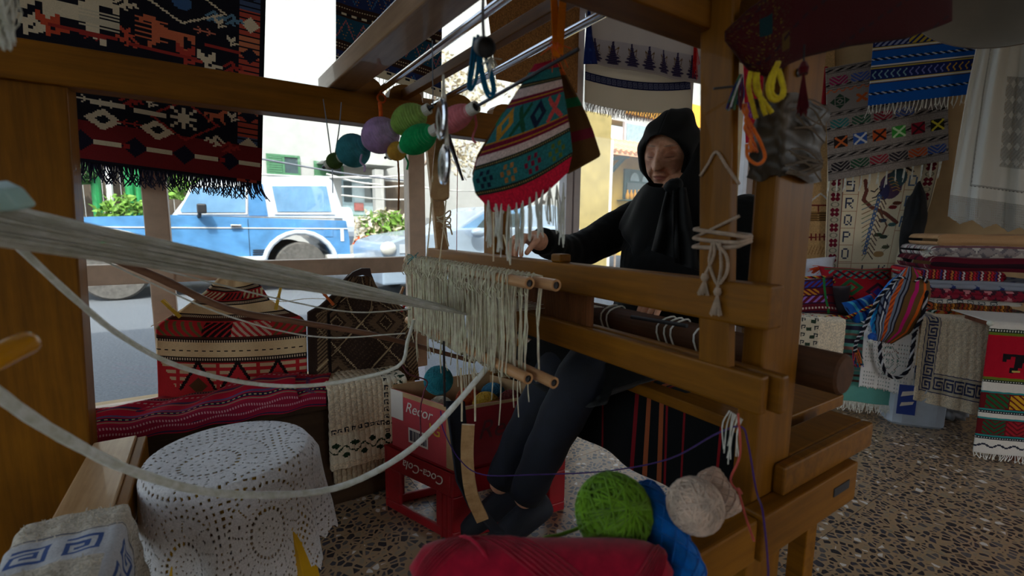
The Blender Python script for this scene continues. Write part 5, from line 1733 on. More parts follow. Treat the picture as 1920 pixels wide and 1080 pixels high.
m.prism([c + TS * a - TN * .0935 + V(0, 0, z) for a, z in ((-.085, .15), (-.035, .165), (-.03, .185), (-.08, .175))], TN * .001)
m.prism([c + TS * a - TN * .0935 + V(0, 0, z) for a, z in ((-.085, .10), (-.035, .115), (-.03, .13), (-.08, .12))], TN * .001)
ob('label_print', m, TXT, lab)
def lump(name, c, r, mat, label, cat, seed=1, parent=None, rough=.25, fq=7):
    g = np.random.default_rng(seed)
    m = MB().ball((0, 0, 0), 1, 28, 18)
    P_ = m.v[0]
    d = np.zeros(len(P_))
    for k in range(9):
        w = g.normal(size=3) * fq * (.4 + .25 * k)
        d += np.sin(P_ @ w + g.random() * 6) * rough / (1.5 + k)
    m.v[0] = P_ * (1 + d[:, None]) * V(*r) + V(*c)
    o = ob(name, m, mat, parent, smooth=True)
    if label: tag(o, label, cat)
    return o
lump('plastic_bag', TW(1.30, 2.95, .07), (.09, .10, .065), pbr('clear_bag', (120, 120, 124), .3, .2, 20, .5, 30), 'crumpled clear plastic bag on the floor beside the canister', 'bag', 3)

# ------------------------------------------------------------------ things lying on the display table
def pillowS(c, ex, ey, ez_, w, h, t, pinch=.12):
    def S(u, v):
        a, b = 2 * u - 1, 2 * v - 1
        k = 1 - pinch * (1 - a * a) * np.abs(b) - 0 * b
        x_ = a * w / 2 * (1 - pinch * (1 - b * b))
        y_ = -b * h / 2 * (1 - pinch * (1 - a * a))
        zt = t / 2 * np.sqrt(np.clip((1 - a ** 4) * (1 - b ** 4), 0, 1))
        zt = zt + .004 * np.sin(7 * a + 3 * b) * np.sin(5 * b)
        return V(*c) + x_[..., None] * ex + y_[..., None] * ey + zt[..., None] * ez_
    return S
def pillow(name, label, cat, c, yawd, tilt, w, h, t, img, mat, roll=0):
    """two bulging sides sewn together; faces the room"""
    ex = TS * math.cos(yawd) - TN * math.sin(yawd)
    nn = -TN * math.cos(yawd) - TS * math.sin(yawd)
    ey = V(0, 0, 1) * math.cos(tilt) - nn * math.sin(tilt)
    nn = np.cross(ex, ey) * -1 if np.dot(np.cross(ex, ey), nn) < 0 else np.cross(ex, ey)
    ex, ey = ex * math.cos(roll) + ey * math.sin(roll), ey * math.cos(roll) - ex * math.sin(roll)
    o = cloth(name, pillowS(c, ex, ey, nn, w, h, t), img, mat, th=.002)
    tag(o, label, cat)
    cloth('back_cover', pillowS(c, ex, ey, -nn, w, h, t), np.tile(np.mean(np.asarray(img), axis=(0, 1)), (16, 16, 1)), mat, o, th=.002)
    return o, ex, ey, nn
im = Img(40, 30, (206, 206, 214))
pillow('white_pillow', 'white satin pillow behind the small pouches on the table', 'pillow', TW(.69, 3.30, .66), .1, .5, .36, .30, .12, im.a, pbr('white_satin', (206, 208, 218), .45, .04, 20, .25, 16), .06)
im = Img(90, 80, (150, 22, 34))
im.rect(4, 6, 86, 9, (40, 90, 60))
im.diag(6, 84, 10, 26, 10, (70, 130, 120), .4); im.diag(10, 84, 11, 25, 14, (40, 30, 40), .3, -1)
im.diamond(30, 42, 16, (40, 96, 56)).diamond(30, 42, 9, (150, 26, 34)).diamond(30, 42, 5, (70, 150, 90))
im.diamond(66, 50, 18, (46, 24, 36)).diamond(66, 50, 12, (120, 24, 60)).diamond(66, 50, 8, (44, 50, 140))
im.zig(60, 76, 20, (40, 30, 36), 2)
rp, ex, ey, nn = pillow('red_pillow', 'red kilim patterned pillow with a tassel leaning on the wall', 'pillow', TW(.93, 3.14, .625), -.1, .45, .37, .28, .13, im.a, MAT['woven'], .0)
tcnr = TW(.93, 3.14, .625) - ex * .165 + ey * .125
m = MB()
for k in range(30):
    q = rng.normal(size=3) * .010
    m.tube([tcnr, tcnr + V(*(-ex * .02)) + q * .6, tcnr - ex * .045 - V(0, 0, .012) + q], .002, 3)
ob('tassel', m, yarn('orange_tassel', (206, 84, 36)), rp)
def braid(name, pts, r, cols, parent=None, label=None, cat=None, k=60):
    """two or three coloured strands twisted together"""
    C_ = spline(pts, k)
    T_ = np.gradient(C_, axis=0)
    o0 = None
    m = MB()
    for j, c in enumerate(cols):
        pp = []
        for i in range(k):
            t = nrm(T_[i])
            a = nrm(np.cross(t, V(.3, .5, .81)))
            b = np.cross(t, a)
            an = i * 1.05 + 2 * PI * j / len(cols)
            pp.append(C_[i] + r * .62 * (math.cos(an) * a + math.sin(an) * b))
        m.tube(pp, r * .62, 5, True, c)
    o = ob(name, m, MAT['woven'], parent, smooth=True)
    if label: tag(o, label, cat)
    return o
# maroon pouch with braided trim
im = Img(60, 60, (96, 22, 36))
for k in range(5):
    im.rect(0, 4 + 13 * k, 60, 6 + 13 * k, (40, 26, 50))
im.diag(0, 60, 6, 17, 8, (50, 60, 150), .5); im.diag(10, 40, 20, 30, 8, (200, 130, 40), .4, -1); im.diag(4, 50, 32, 43, 10, (150, 110, 190), .4); im.rect(46, 0, 49, 60, (40, 120, 60))
im.dots(50, 53, (120, 26, 40), (210, 190, 180), 2)
pc, ex, ey, nn = pillow('maroon_pouch', 'maroon woven pouch with red and yellow braid at the left of the table', 'pouch', TW(.665, 2.95, .595), .1, .35, .24, .22, .09, im.a, MAT['woven'], .15)
cc = TW(.665, 2.95, .595)
BRC = [(190, 40, 30), (220, 170, 60), (40, 30, 50)]
braid('braid_trim', [cc - ex * .10 + ey * .02, cc - ex * .09 + ey * .10, cc + ex * .0 + ey * .112 - .02 * TN, cc + ex * .10 + ey * .10, cc + ex * .12 + ey * .07], .007, BRC, pc)
braid('braid_strap', [TW(.56, 2.90, .508), TW(.62, 2.84, .505), TW(.70, 2.82, .505), TW(.76, 2.85, .51), TW(.82, 2.84, .51), TW(.88, 2.83, .53)], .007, BRC, pc)
# small grey box-like bag, then blue striped pouch
tag(cloth('grey_pouch', pillowS(TW(.80, 3.04, .575), TS, V(0, 0, 1), -TN, .15, .17, .06), np.tile(np.array((92, 84, 90.)), (12, 12, 1)), MAT['woven'], th=.004), 'plain dull grey pouch between the maroon pouch and the red pillow', 'pouch')
im = Img(50, 40, (30, 90, 170))
for k, c in enumerate(((70, 170, 200), (20, 40, 100), (120, 190, 210), (30, 70, 150), (200, 60, 40))):
    im.rect(5 + 9 * k, 0, 9 + 9 * k, 40, c)
bp_, ex, ey, nn = pillow('blue_pouch', 'small blue striped pouch beside the big striped pouch', 'pouch', TW(.89, 2.87, .555), -.25, .5, .17, .13, .08, im.a, MAT['woven'], .35)
braid('braid_trim', [TW(.80, 2.82, .51), TW(.85, 2.82, .54), TW(.90, 2.81, .58), TW(.97, 2.82, .605)], .007, BRC, bp_)
# big striped drawstring pouch hanging over the edge
im = Img(90, 90, (104, 74, 40))
for x0, c, w in ((0, (40, 110, 190), 8), (8, (30, 40, 70), 3), (11, (110, 120, 140), 5), (16, (36, 36, 50), 3), (19, (200, 200, 206), 3), (22, (36, 36, 50), 2), (24, (110, 120, 140), 4), (28, (216, 96, 36), 8), (36, (110, 120, 140), 5), (41, (36, 36, 50), 3), (44, (120, 124, 140), 4), (48, (40, 34, 40), 3), (51, (106, 76, 42), 10), (61, (186, 30, 110), 7), (68, (106, 76, 42), 9), (77, (210, 96, 30), 5), (82, (106, 76, 42), 8)):
    im.rect(x0, 0, x0 + w, 90, c)
im.diag(0, 9, 40, 90, 9, (30, 150, 210), .5); im.diag(28, 36, 0, 90, 8, (150, 60, 30), .4); im.diag(10, 26, 20, 60, 12, (30, 34, 60), .3, -1)
OB = 2.765
def bigS(side):
    L_ = lerpf((0, 1690), (.12, 1668), (.4, 1640), (.75, 1632), (1, 1640))
    R_ = lerpf((0, 1722), (.12, 1742), (.3, 1745), (.6, 1728), (.85, 1706), (1, 1672))
    def S(u, v):
        px = L_(v) + (R_(v) - L_(v)) * u
        py = 512 + 126 * v - 12 * np.sin(PI * u) * (1 - v) + 6 * u * v
        off = .055 * np.sqrt(np.clip(np.sin(PI * np.clip(u, 0, 1)) * np.sin(PI * np.clip(.06 + .94 * v, 0, 1)), 0, 1))
        return atv(px, py, 'o', OB - .02 - off if side else OB - .015 + .3 * off)
    return S
bgp = cloth('striped_pouch', bigS(True), im.a, MAT['woven'], th=.004)
tag(bgp, 'big striped drawstring pouch in blue, orange and brown hanging over the table edge', 'pouch')
cloth('back_panel', bigS(False), im.a[::4, ::4], MAT['woven'], bgp, th=.004)
BWC = [(26, 26, 36), (190, 190, 196), (26, 26, 36)]
braid('drawstring', [at(px, py, o=OB - .06) for px, py in ((1672, 530), (1690, 520), (1712, 528), (1728, 520), (1738, 530))], .006, BWC, bgp, k=40)
pm = at(1636, 632, o=OB - .06)
lump('pompom', pm, (.018, .018, .02), yarn('blue_pompom', (40, 90, 170)), None, None, 5, bgp, .2, 9)
lump('pompom', at(1633, 640, o=OB - .07), (.010, .010, .010), MAT['white_yarn'], None, None, 6, bgp, .2, 9)
for pts, lb in (([(1676, 530), (1650, 556), (1632, 590), (1618, 620), (1606, 640), (1603, 660)], 'black and white cord running left of the striped pouch'),
                ([(1650, 640), (1651, 670), (1662, 700), (1684, 708), (1704, 690), (1712, 650), (1716, 620), (1730, 590), (1738, 545)], 'black and white cord looping below the striped pouch')):
    braid('twisted_cord', [at(px, py, o=2.715) for px, py in pts], .0075, BWC, None, lb, 'cord', 70)
tt = thing('rainbow_tassel', 'multicoloured yarn tassel at the end of the black and white cord', 'tassel', at(1608, 690, o=2.73))
for c in ((40, 130, 130), (190, 40, 90), (50, 60, 150), (200, 110, 40), (120, 30, 60), (30, 30, 50)):
    m = MB()
    for k in range(9):
        a = at(1603, 646, o=2.73)
        b = at(1600 + 20 * random.random(), 672 + 18 * random.random(), o=2.72 + .03 * random.random())
        m.tube(spline([a, (a + b) / 2 + rng.normal(size=3) * .006, b], 6), .0022, 4)
    ob('strands', m, yarn('tassel_%d' % c[0], c), tt)

# folded textiles in a stack
def folded(name, label, s0, s1, of, ob_, z0, z1, img, layers=2, mat=None, skew=0.0, lift=0.0):
    ln_ = (ob_ - of) * 2 + (z1 - z0)
    def S(u, v):
        d = ob_ - of
        t = v * ln_
        h = z1 - z0
        fr = np.clip((t - d) / h, 0, 1)
        o = np.where(t < d, ob_ - t, np.where(t < d + h, of, of + (t - d - h)))
        z = np.where(t < d, z0, np.where(t < d + h, z0 + fr * h, z1))
        m_ = (t >= d) & (t <= d + h)
        bul = np.abs(np.sin(layers * PI * fr)) ** .6 * np.clip(h * .5, .006, .022)
        o = np.where(m_, of + .012 - bul, o)
        e = 1 - np.clip(np.abs(2 * u - 1) - .90, 0, 1) * 10
        e = np.sqrt(np.clip(1 - (1 - e) ** 2, 0, 1))
        zm = (z0 + z1) / 2
        z = zm + (z - zm) * (.25 + .75 * e) + .003 * np.sin(11 * u + z0 * 50) * (z > zm) - .003 * np.sin(6 * u + z0 * 90) ** 2 + lift * u
        s = s0 + (s1 - s0) * u + .01 * np.sin(20 * o + z0 * 40) + skew * (o - of)
        o = o + .008 * np.sin(7 * u + z0 * 70)
        return np.stack([.8 * o + .6 * s, .6 * o - .8 * s, z], -1)
    o = cloth(name, S, img, mat or MAT['woven'], th=.003)
    return tag(o, label, 'textile', 'folded textiles stacked on the table')
def patt(w, h, base, fn):
    im = Img(w, h, base)
    fn(im)
    return im.a
def vert(cols, w):
    def fn(im):
        for k in range(0, im.w // w + 1):
            im.rect(k * w, 0, k * w + max(1, w // 2), im.h, cols[k % len(cols)])
            im.rect(k * w + w // 2, 0, k * w + w // 2 + 1, im.h, (30, 24, 30))
    return fn
def ethnic(c1, c2, c3):
    def fn(im):
        for k in range(im.w // 14 + 1):
            im.diamond(7 + 14 * k, im.h * .5, 6, c1, im.h * .06).diamond(7 + 14 * k, im.h * .5, 3, c2, im.h * .03)
        for yy in range(0, im.h, 9):
            im.dots(yy, yy + 2, im.a[0, 0], c3, 2)
            im.zig(yy + 3, yy + 8, 8, c1 if (yy // 9) % 2 else c2, 1)
    return fn
def lines(*cs):
    def fn(im):
        k = 0
        y0 = 2
        while y0 < im.h:
            im.row(y0, y0 + 1 + k % 3, cs[k % len(cs)])
            y0 += 5 + (k * 7) % 6
            k += 1
    return fn
ZS = .5
STK = [('brown and orange striped textile at the bottom of the stack', 1.20, 1.60, 2.90, .498, .528, (104, 62, 24), vert([(150, 60, 30), (190, 120, 40), (80, 40, 40), (60, 70, 50)], 6), 2),
       ('dark green and red patterned textile second from the bottom of the stack', 1.19, 1.62, 2.89, .529, .566, (24, 44, 34), ethnic((150, 36, 30), (180, 120, 50), (170, 180, 170)), 3),
       ('brown and orange striped textile in the middle of the stack', 1.19, 1.50, 2.90, .567, .604, (120, 76, 30), vert([(160, 70, 30), (196, 130, 50), (90, 46, 40), (130, 40, 40)], 5), 2),
       ('white folded cloth with a dark key motif in the stack', 1.18, 1.52, 2.91, .605, .632, (196, 190, 182), lambda im: [im.stamp(4 + 12 * k, im.h // 2 - 6, KEY, (60, 72, 80), 1) for k in range(6)], 2),
       ('pink and black patterned textile in the stack', 1.135, 1.66, 2.87, .633, .680, (190, 120, 126), ethnic((60, 30, 44), (130, 30, 50), (40, 26, 34)), 2),
       ('blue and white zigzag textile in the stack', 1.15, 1.66, 2.89, .681, .722, (140, 146, 160), lambda im: [im.zig(yy, yy + 12, 18, (44, 56, 110), 2) or im.zig(yy + 4, yy + 12, 9, (214, 214, 216), 1) for yy in range(0, im.h, 16)], 2),
       ('red multicoloured textile with narrow bars in the stack', 1.125, 1.46, 2.90, .723, .768, (150, 20, 40), vert([(190, 40, 50), (60, 50, 120), (200, 190, 190), (140, 20, 40), (190, 120, 60)], 4), 3),
       ('maroon textile with fine pale stripes near the top of the stack', 1.15, 1.74, 2.92, .769, .832, (92, 18, 36), lines((150, 120, 110), (60, 16, 30), (40, 20, 30)), 1),
       ('white textile with grey fleece pattern second from the top of the stack', 1.18, 1.76, 2.95, .833, .890, (196, 190, 184), ethnic((110, 104, 112), (150, 140, 140), (120, 80, 90)), 1),
       ('tan folded blanket on top of the stack', 1.19, 1.78, 2.97, .891, .945, (186, 144, 104), lines((190, 150, 110), (182, 140, 100)), 1)]
for lb, s0, s1, of, z0, z1, base, fn, ly in STK:
    folded('folded_textile', lb, s0, s1, of, 3.30, z0, z1, patt(96, 120, base, fn), ly, skew=.0)
fr_ = [TW(1.185, 2.96, .84), TW(1.175, 2.98, .87)]
fringe('fringe', fr_, .035, 26, MAT['white_yarn'], bpy.data.objects['folded_textile.008'], .0014, spread=.4, down=(-.6, .7, -.6))
lump('plastic_wrap', TW(1.66, 2.90, .56), (.07, .07, .06), pbr('shiny_wrap', (170, 170, 174), .2, .2, 20, .6, 30), 'crumpled clear plastic wrap at the right of the stack', 'wrap', 8)
lump('black_shawl', TW(1.24, 3.38, .98), (.075, .06, .22), pbr('black_cloth', (14, 14, 18), .9, .2, 30, .3), 'black shawl bundle hanging behind the stack', 'shawl', 9, None, .18, 3)

# ------------------------------------------------------------------ hangings on the right wall
im = Img(110, 300, (196, 156, 106))
im.a *= (.92 + .16 * rng.random((300, 110, 1)))
def hx(px): return (px - 1405) / (1565 - 1405) * 110
def hy(py): return (py - 80) / (520 - 80) * 300
im.line([(hx(1520), hy(378)), (hx(1541), hy(362)), (hx(1560), hy(379))], 2, (210, 206, 200)).line([(hx(1520), hy(384)), (hx(1560), hy(384))], 2, (110, 40, 34))
im.rect(hx(1537), hy(384), hx(1540), hy(402), (110, 40, 34))
for k in range(8):
    im.line([(hx(1516), hy(398 + 2.2 * k)), (hx(1566), hy(396 + 2.2 * k))], 1.4, (92, 66, 38) if k % 2 else (150, 112, 64))
for k in range(7):
    im.rect(hx(1516 + 8 * k), hy(438), hx(1516 + 8 * k) + 2, hy(452), (116, 40, 36))
im.line([(hx(1514), hy(445)), (hx(1568), hy(442))], 1.6, (116, 40, 36))
for k in range(16):
    im.line([(hx(1500 + 6 * k), hy(462)), (hx(1494 + 6 * k), hy(476))], 1, (150, 110, 66))
im.disc(hx(1417), hy(343), 6, (120, 86, 50), 8); im.disc(hx(1417), hy(362), 5, (130, 92, 56), 8)
vl = cloth('village_hanging', pxS(80, 520, lerpf((0, 1398), (1, 1404)), lerpf((0, 1566), (1, 1560)), 'o', 3.515, .004, 1), im.a, MAT['woven'], th=.005)
tag(vl, 'tan hanging with an appliqued hut and fence on the right wall', 'textile')
im = Img(40, 70, (176, 26, 44))
im.row(34, 48, (120, 40, 90)).zig(34, 48, 10, (150, 90, 160), 1).zig(10, 30, 8, (120, 16, 34), 1.5).row(54, 58, (60, 80, 140)).dots(54, 58, (176, 26, 44), (50, 110, 170), 3)
rs = cloth('red_woven_strip', pxS(120, 268, lerpf((0, 1394), (1, 1398)), lerpf((0, 1440), (1, 1440)), 'o', 3.44, .003, 1), im.a, MAT['woven'], th=.004)
tag(rs, 'narrow red woven strip hanging in the window corner behind the posts', 'textile')
m = MB()
for k in range(9):
    p = at(1402 + 3.5 * k, 270, o=3.43)
    m.tube([p + V(0, 0, -.02) + .022 * (math.cos(t) * TS * (.4 + .3 * random.random()) + math.sin(t) * V(0, 0, 1)) + .004 * k * TN for t in np.linspace(0, 2 * PI, 14)], .002, 4)
ob('ring_fringe', m, MAT['white_yarn'], rs)
im = Img(16, 80, (150, 18, 36))
im.dots(50, 60, (150, 18, 36), (190, 150, 130), 2)
tag(cloth('red_edge_cloth', pxS(125, 245, lerpf((0, 1530), (.8, 1528), (1, 1532)), lerpf((0, 1552), (.8, 1549), (1, 1540)), 'o', 3.46, .003, 1), im.a, MAT['woven'], th=.006), 'edge of a bright red cloth beside the grey hanging', 'textile')

# grey hanging with bright crosses
im = Img(150, 190, (142, 132, 127))
im.a *= (.9 + .2 * rng.random((190, 150, 1)))
GB = (38, 34, 36)
for y0 in range(6, 190, 24):
    for dy in (-4, 4):
        im.row(y0 + dy, y0 + dy + 1, (74, 68, 66))
    x, y = im.grid()
    im.put((y >= y0 - 2) & (y < y0 + 3) & ((x + 2 * (y - y0)) % 14 < 7), GB if y0 % 48 else (44, 74, 58))
CHV = [(20, ((150, 40, 90), (70, 90, 160), (190, 96, 60))), (92, ((50, 120, 120), (50, 90, 70), (140, 40, 56), (70, 90, 150))), (164, ((40, 36, 42), (44, 84, 62), (150, 46, 60), (50, 46, 54), (190, 84, 44), (54, 80, 150)))]
for y0, cs in CHV:
    for k, c in enumerate(cs):
        x0 = 4 + 27 * k if y0 != 164 else 4 + 24 * k
        im.rect(x0, y0 - 4, x0 + 23, y0 + 11, (142, 132, 127)).chev(x0, x0 + 23, y0 - 3, y0 + 11, 6, c, .6)
im.row(36, 78, (142, 132, 127))
for y0 in (38, 76): im.row(y0, y0 + 1, (74, 68, 66))
im.zig(38, 44, 10, (190, 100, 60), 1)
for k, c in enumerate(((46, 70, 54), (190, 90, 40), (38, 34, 36), (150, 40, 50), (60, 80, 150))):
    cx = 16 + 28 * k
    if k == 1:
        im.stamp(cx - 7, 52, CROSS, c, 2)
    else:
        im.diamond(cx, 59, 12, c).diamond(cx, 59, 4, (142, 132, 127)).diamond(cx, 59, 2, c)
        for d_ in (-1, 1):
            im.line([(cx - 11, 59 + 6 * d_), (cx + 11, 59 + 6 * d_)], 1, (142, 132, 127)).line([(cx + 6 * d_, 48), (cx + 6 * d_, 70)], 1, (142, 132, 127))
for k, (b_, c) in enumerate((((40, 32, 32), (196, 100, 50)), ((48, 84, 160), (206, 206, 210)), ((190, 84, 40), (50, 36, 34)), ((60, 150, 60), (190, 220, 170)), ((150, 30, 50), (60, 30, 40)), ((36, 36, 30), (206, 190, 60)))):
    x0 = 8 + 24 * k
    im.rect(x0, 118, x0 + 17, 137, b_).line([(x0 + 2, 120), (x0 + 15, 135)], 3, c).line([(x0 + 15, 120), (x0 + 2, 135)], 3, c)
gh_ = cloth('grey_hanging', pxS(108, 320, lerpf((0, 1548), (1, 1553)), lerpf((0, 1775), (1, 1779)), 'o', 3.40, .005, 1.2, tilt=-40), im.a, MAT['woven'], th=.006)
tag(gh_, 'grey woven hanging with bright crosses and chevrons on the right wall', 'textile')
fringe('fringe', [at(1553 + 226 * t, 340 - 40 * t, o=3.395) for t in (0, .5, 1)], .075, 56, MAT['white_yarn'], gh_, .0022, spread=.1, group_k=4)

# alphabet tapestry with a bird in a tree
im = Img(190, 230, (234, 218, 186))
LC, FR = (54, 60, 84), (176, 110, 70)
def border(x0):
    im.rect(x0, 0, x0 + 26, 230, (196, 182, 158)).rect(x0, 0, x0 + 1, 230, (80, 74, 90)).rect(x0 + 25, 0, x0 + 26, 230, (80, 74, 90))
    for k in range(8):
        cy = 12 + 30 * k
        for a_, b_ in ((-4, -4), (4, -4), (-4, 4), (4, 4)):
            im.disc(x0 + 13 + a_, cy + b_, 4.2, (112, 26, 44))
        im.disc(x0 + 13, cy + 15, 8, (120, 120, 104), 5, .55)
border(2); border(162)
im.rect(28, 0, 29, 230, FR).rect(56, 0, 57, 230, FR).rect(136, 0, 137, 230, FR).rect(28, 202, 164, 203, FR)
for k, ch in enumerate('SRQPO'):
    im.stamp(34, 41 + 33 * k, FONT[ch], LC, 3)
    im.rect(28, 67 + 33 * k, 57, 68 + 33 * k, FR)
for k, ch in enumerate('DEF'):
    im.stamp(142, 30 + 40 * k, FONT[ch], (90, 110, 140), 3)
    im.rect(137, 58 + 40 * k, 164, 59 + 40 * k, FR)
for k, ch in enumerate('LK'):
    im.stamp(80 + 36 * k, 206, FONT[ch], LC, 3)
# tree
im.line([(66, 40), (70, 60), (66, 78), (82, 92), (110, 104), (136, 122)], 7, (116, 66, 56)).line([(100, 100), (118, 128), (112, 150)], 3, (120, 80, 60))
for cx, cy, c in ((122, 92, (130, 36, 44)), (128, 84, (110, 60, 44)), (116, 150, (60, 76, 66)), (104, 146, (60, 84, 60)), (124, 170, (90, 96, 70)), (108, 118, (60, 76, 96)), (128, 126, (70, 110, 110))):
    im.disc(cx, cy, 8, c, 4).line([(cx - 9, cy + 3), (cx + 9, cy - 3)], 1, (70, 50, 40))
# bird: body, breast scales, long tail, feet, beak
im.disc(112, 50, 20, (92, 70, 96), 26).disc(122, 34, 16, (70, 96, 104), 18).disc(102, 62, 9, (60, 60, 100), 16)
for k in range(5):
    im.line([(104 + 3 * k, 36 + 6 * k), (112 + 3 * k, 33 + 6 * k), (120 + 3 * k, 38 + 6 * k)], 1.5, (190, 150, 90))
im.line([(126, 10), (146, 22)], 4, (60, 44, 44)).line([(92, 52), (84, 62), (78, 60)], 2, (40, 32, 36)).line([(96, 58), (88, 72), (82, 74)], 2, (40, 32, 36))
for k in range(13):
    y0 = 72 + 9 * k
    im.line([(100 - k, y0), (64 + 1.2 * k, y0 + 16)], 1.6, ((120, 130, 90), (96, 120, 130), (150, 110, 70))[k % 3])
    im.line([(100 - k, y0), (108 - k * .6, y0 + 14)], 2, (96, 70, 60))
    im.disc(94 - k, y0, 4, (80, 104, 150), 5).disc(94 - k, y0 + 1, 1.6, (206, 190, 150))
im.disc(112, 184, 11, (176, 136, 90), 6); im.line([(120, 180), (130, 170), (126, 164)], 1.2, (80, 60, 50))
tp_ = cloth('alphabet_tapestry', pxS(300, 520, lerpf((0, 1552), (1, 1546)), lerpf((0, 1765), (.35, 1746), (.6, 1728), (1, 1704)), 'o', 3.47, .008, .9, push=lambda u, v: -.05 * np.clip((u - .8) / .2, 0, 1) * v), im.a, MAT['woven'], th=.004)
tag(tp_, 'cream tapestry with alphabet letters and a bird in a tree on the right wall', 'tapestry')

# blue fringed cloth
im = Img(140, 110, (16, 84, 170))
def bband(y0, zc1, zc2, kind):
    im.row(y0 - 6, y0 - 4, (206, 206, 206)).row(y0 - 4, y0 - 2, (60, 50, 40)).dots(y0 - 3, y0 - 2, (60, 50, 40), (190, 170, 120), 1).row(y0 - 2, y0 - 1, (190, 170, 60))
    im.row(y0 - 1, y0 + 15, (26, 40, 96))
    if kind: im.diag(2, 46, y0, y0 + 14, 8, zc1, .45); im.diag(46, 92, y0, y0 + 14, 9, zc2, .45); im.diag(92, 140, y0, y0 + 14, 7, (24, 60, 140), .45)
    else: im.chev(-1000, 1000, y0, y0 + 14, 6, zc1, .4) if False else [im.line([(6 + 8 * k, y0 + 2), (2 + 8 * k, y0 + 7), (6 + 8 * k, y0 + 12)], 1.6, (zc1, zc2, (190, 150, 60))[k // 6 % 3]) for k in range(18)]
    im.row(y0 + 15, y0 + 16, (190, 170, 60)).row(y0 + 16, y0 + 18, (206, 206, 206)).row(y0 + 18, y0 + 20, (60, 36, 50)).dots(y0 + 18, y0 + 19, (60, 36, 50), (200, 190, 180), 1)
bband(14, (140, 150, 190), (180, 160, 60), 1); bband(60, (120, 160, 180), (110, 120, 190), 0)
for y0 in (44, 92):
    x, y = im.grid()
    im.put((y >= y0) & (y < y0 + 4) & ((x - 2 * (y - y0)) % 10 < 5), (24, 26, 40)).put((y >= y0) & (y < y0 + 3) & ((x - 2 * (y - y0)) % 10 >= 7), (190, 196, 200))
bcl = cloth('blue_cloth', pxS(40, 188, lerpf((0, 1640), (1, 1627)), lerpf((0, 1846), (.6, 1836), (1, 1815)), 'o', 3.22, .006, 1.1, tilt=-22, ph=.5), im.a, MAT['woven'], th=.004)
tag(bcl, 'bright blue fringed cloth with fine bands hanging over the grey hanging', 'textile')
fringe('fringe', [at(1628 + 186 * t, 198 - 21 * t, o=3.215) for t in (0, .5, 1)], .05, 70, MAT['white_yarn'], bcl, .0018, spread=.25, group_k=3)

# white embroidered cloth
n_u, n_v = 150, 260
x, y = np.meshgrid(np.arange(n_u), np.arange(n_v))
im = Img(n_u, n_v, (236, 236, 232))
hole = ((x % 3 == 0) & (y % 3 == 0) & (((x > 28) & (x < 31)) | ((y > 205) & (y < 208) & (x > 28)))) | (((x > 70) & (x < 110)) & (y > 60) & (y < 176) & ((x // 2 + y // 2) % 3 == 0) & (x % 2 == 0))
im.a[((((x > 27) & (x < 31)) & (y < 208)) | ((y > 204) & (y < 208) & (x > 28))) & ((x + y) % 2 == 0)] = (120, 120, 120)
im.a[(x > 70) & (x < 112) & (y > 60) & (y < 178)] = (196, 196, 192)
im.a[(x > 70) & (x < 112) & (y > 60) & (y < 178) & ((np.abs((x - 91) % 14 - 7) + np.abs(y % 20 - 10)) < 6)] = (236, 236, 232)
lace = y > 222
im.a[lace] = (204, 204, 200)
fl = (np.hypot((x % 36) - 18, y - 240) < 10)
hole |= lace & (x % 3 == 1) & (y % 3 == 1) & ~fl
edge = y > 252 - 8 * np.abs(((x % 36) - 18) / 18.0) + 7
def wS(u, v):
    L_ = lerpf((0, 1838), (.3, 1815), (.6, 1796), (.85, 1782), (1, 1776))
    px = L_(v) + (1965 - L_(v)) * u
    py = 55 + 362 * v + 30 * u * v
    off = .022 * np.sin(2 * PI * (2.2 * u + .15 * v)) * (.5 + .5 * v) + .010 * np.sin(2 * PI * 5.1 * u + 2 * v)
    return atv(px, py, 'o', 3.14 + off)
wcl = cloth('white_cloth', wS, im.a, MAT['sheer'], th=.003, mask=~(hole | edge))
tag(wcl, 'long white linen cloth with drawn thread work and scalloped lace hem at the right', 'cloth')
# ------------------------------------------------------------------ the weaver
FWD = nrm((-.93 * math.cos(math.radians(20)), -.37 * math.cos(math.radians(20)), -math.sin(math.radians(20))))
LAT = nrm(np.cross((0, 0, 1), FWD))
UPH = np.cross(FWD, LAT)
rl = math.radians(-4)
LAT, UPH = LAT * math.cos(rl) + UPH * math.sin(rl), UPH * math.cos(rl) - LAT * math.sin(rl)
HC = at(1238, 289, d=1.49) - .083 * FWD - .013 * UPH
def hp(a, b, c):
    return HC + a * LAT + b * UPH + c * FWD

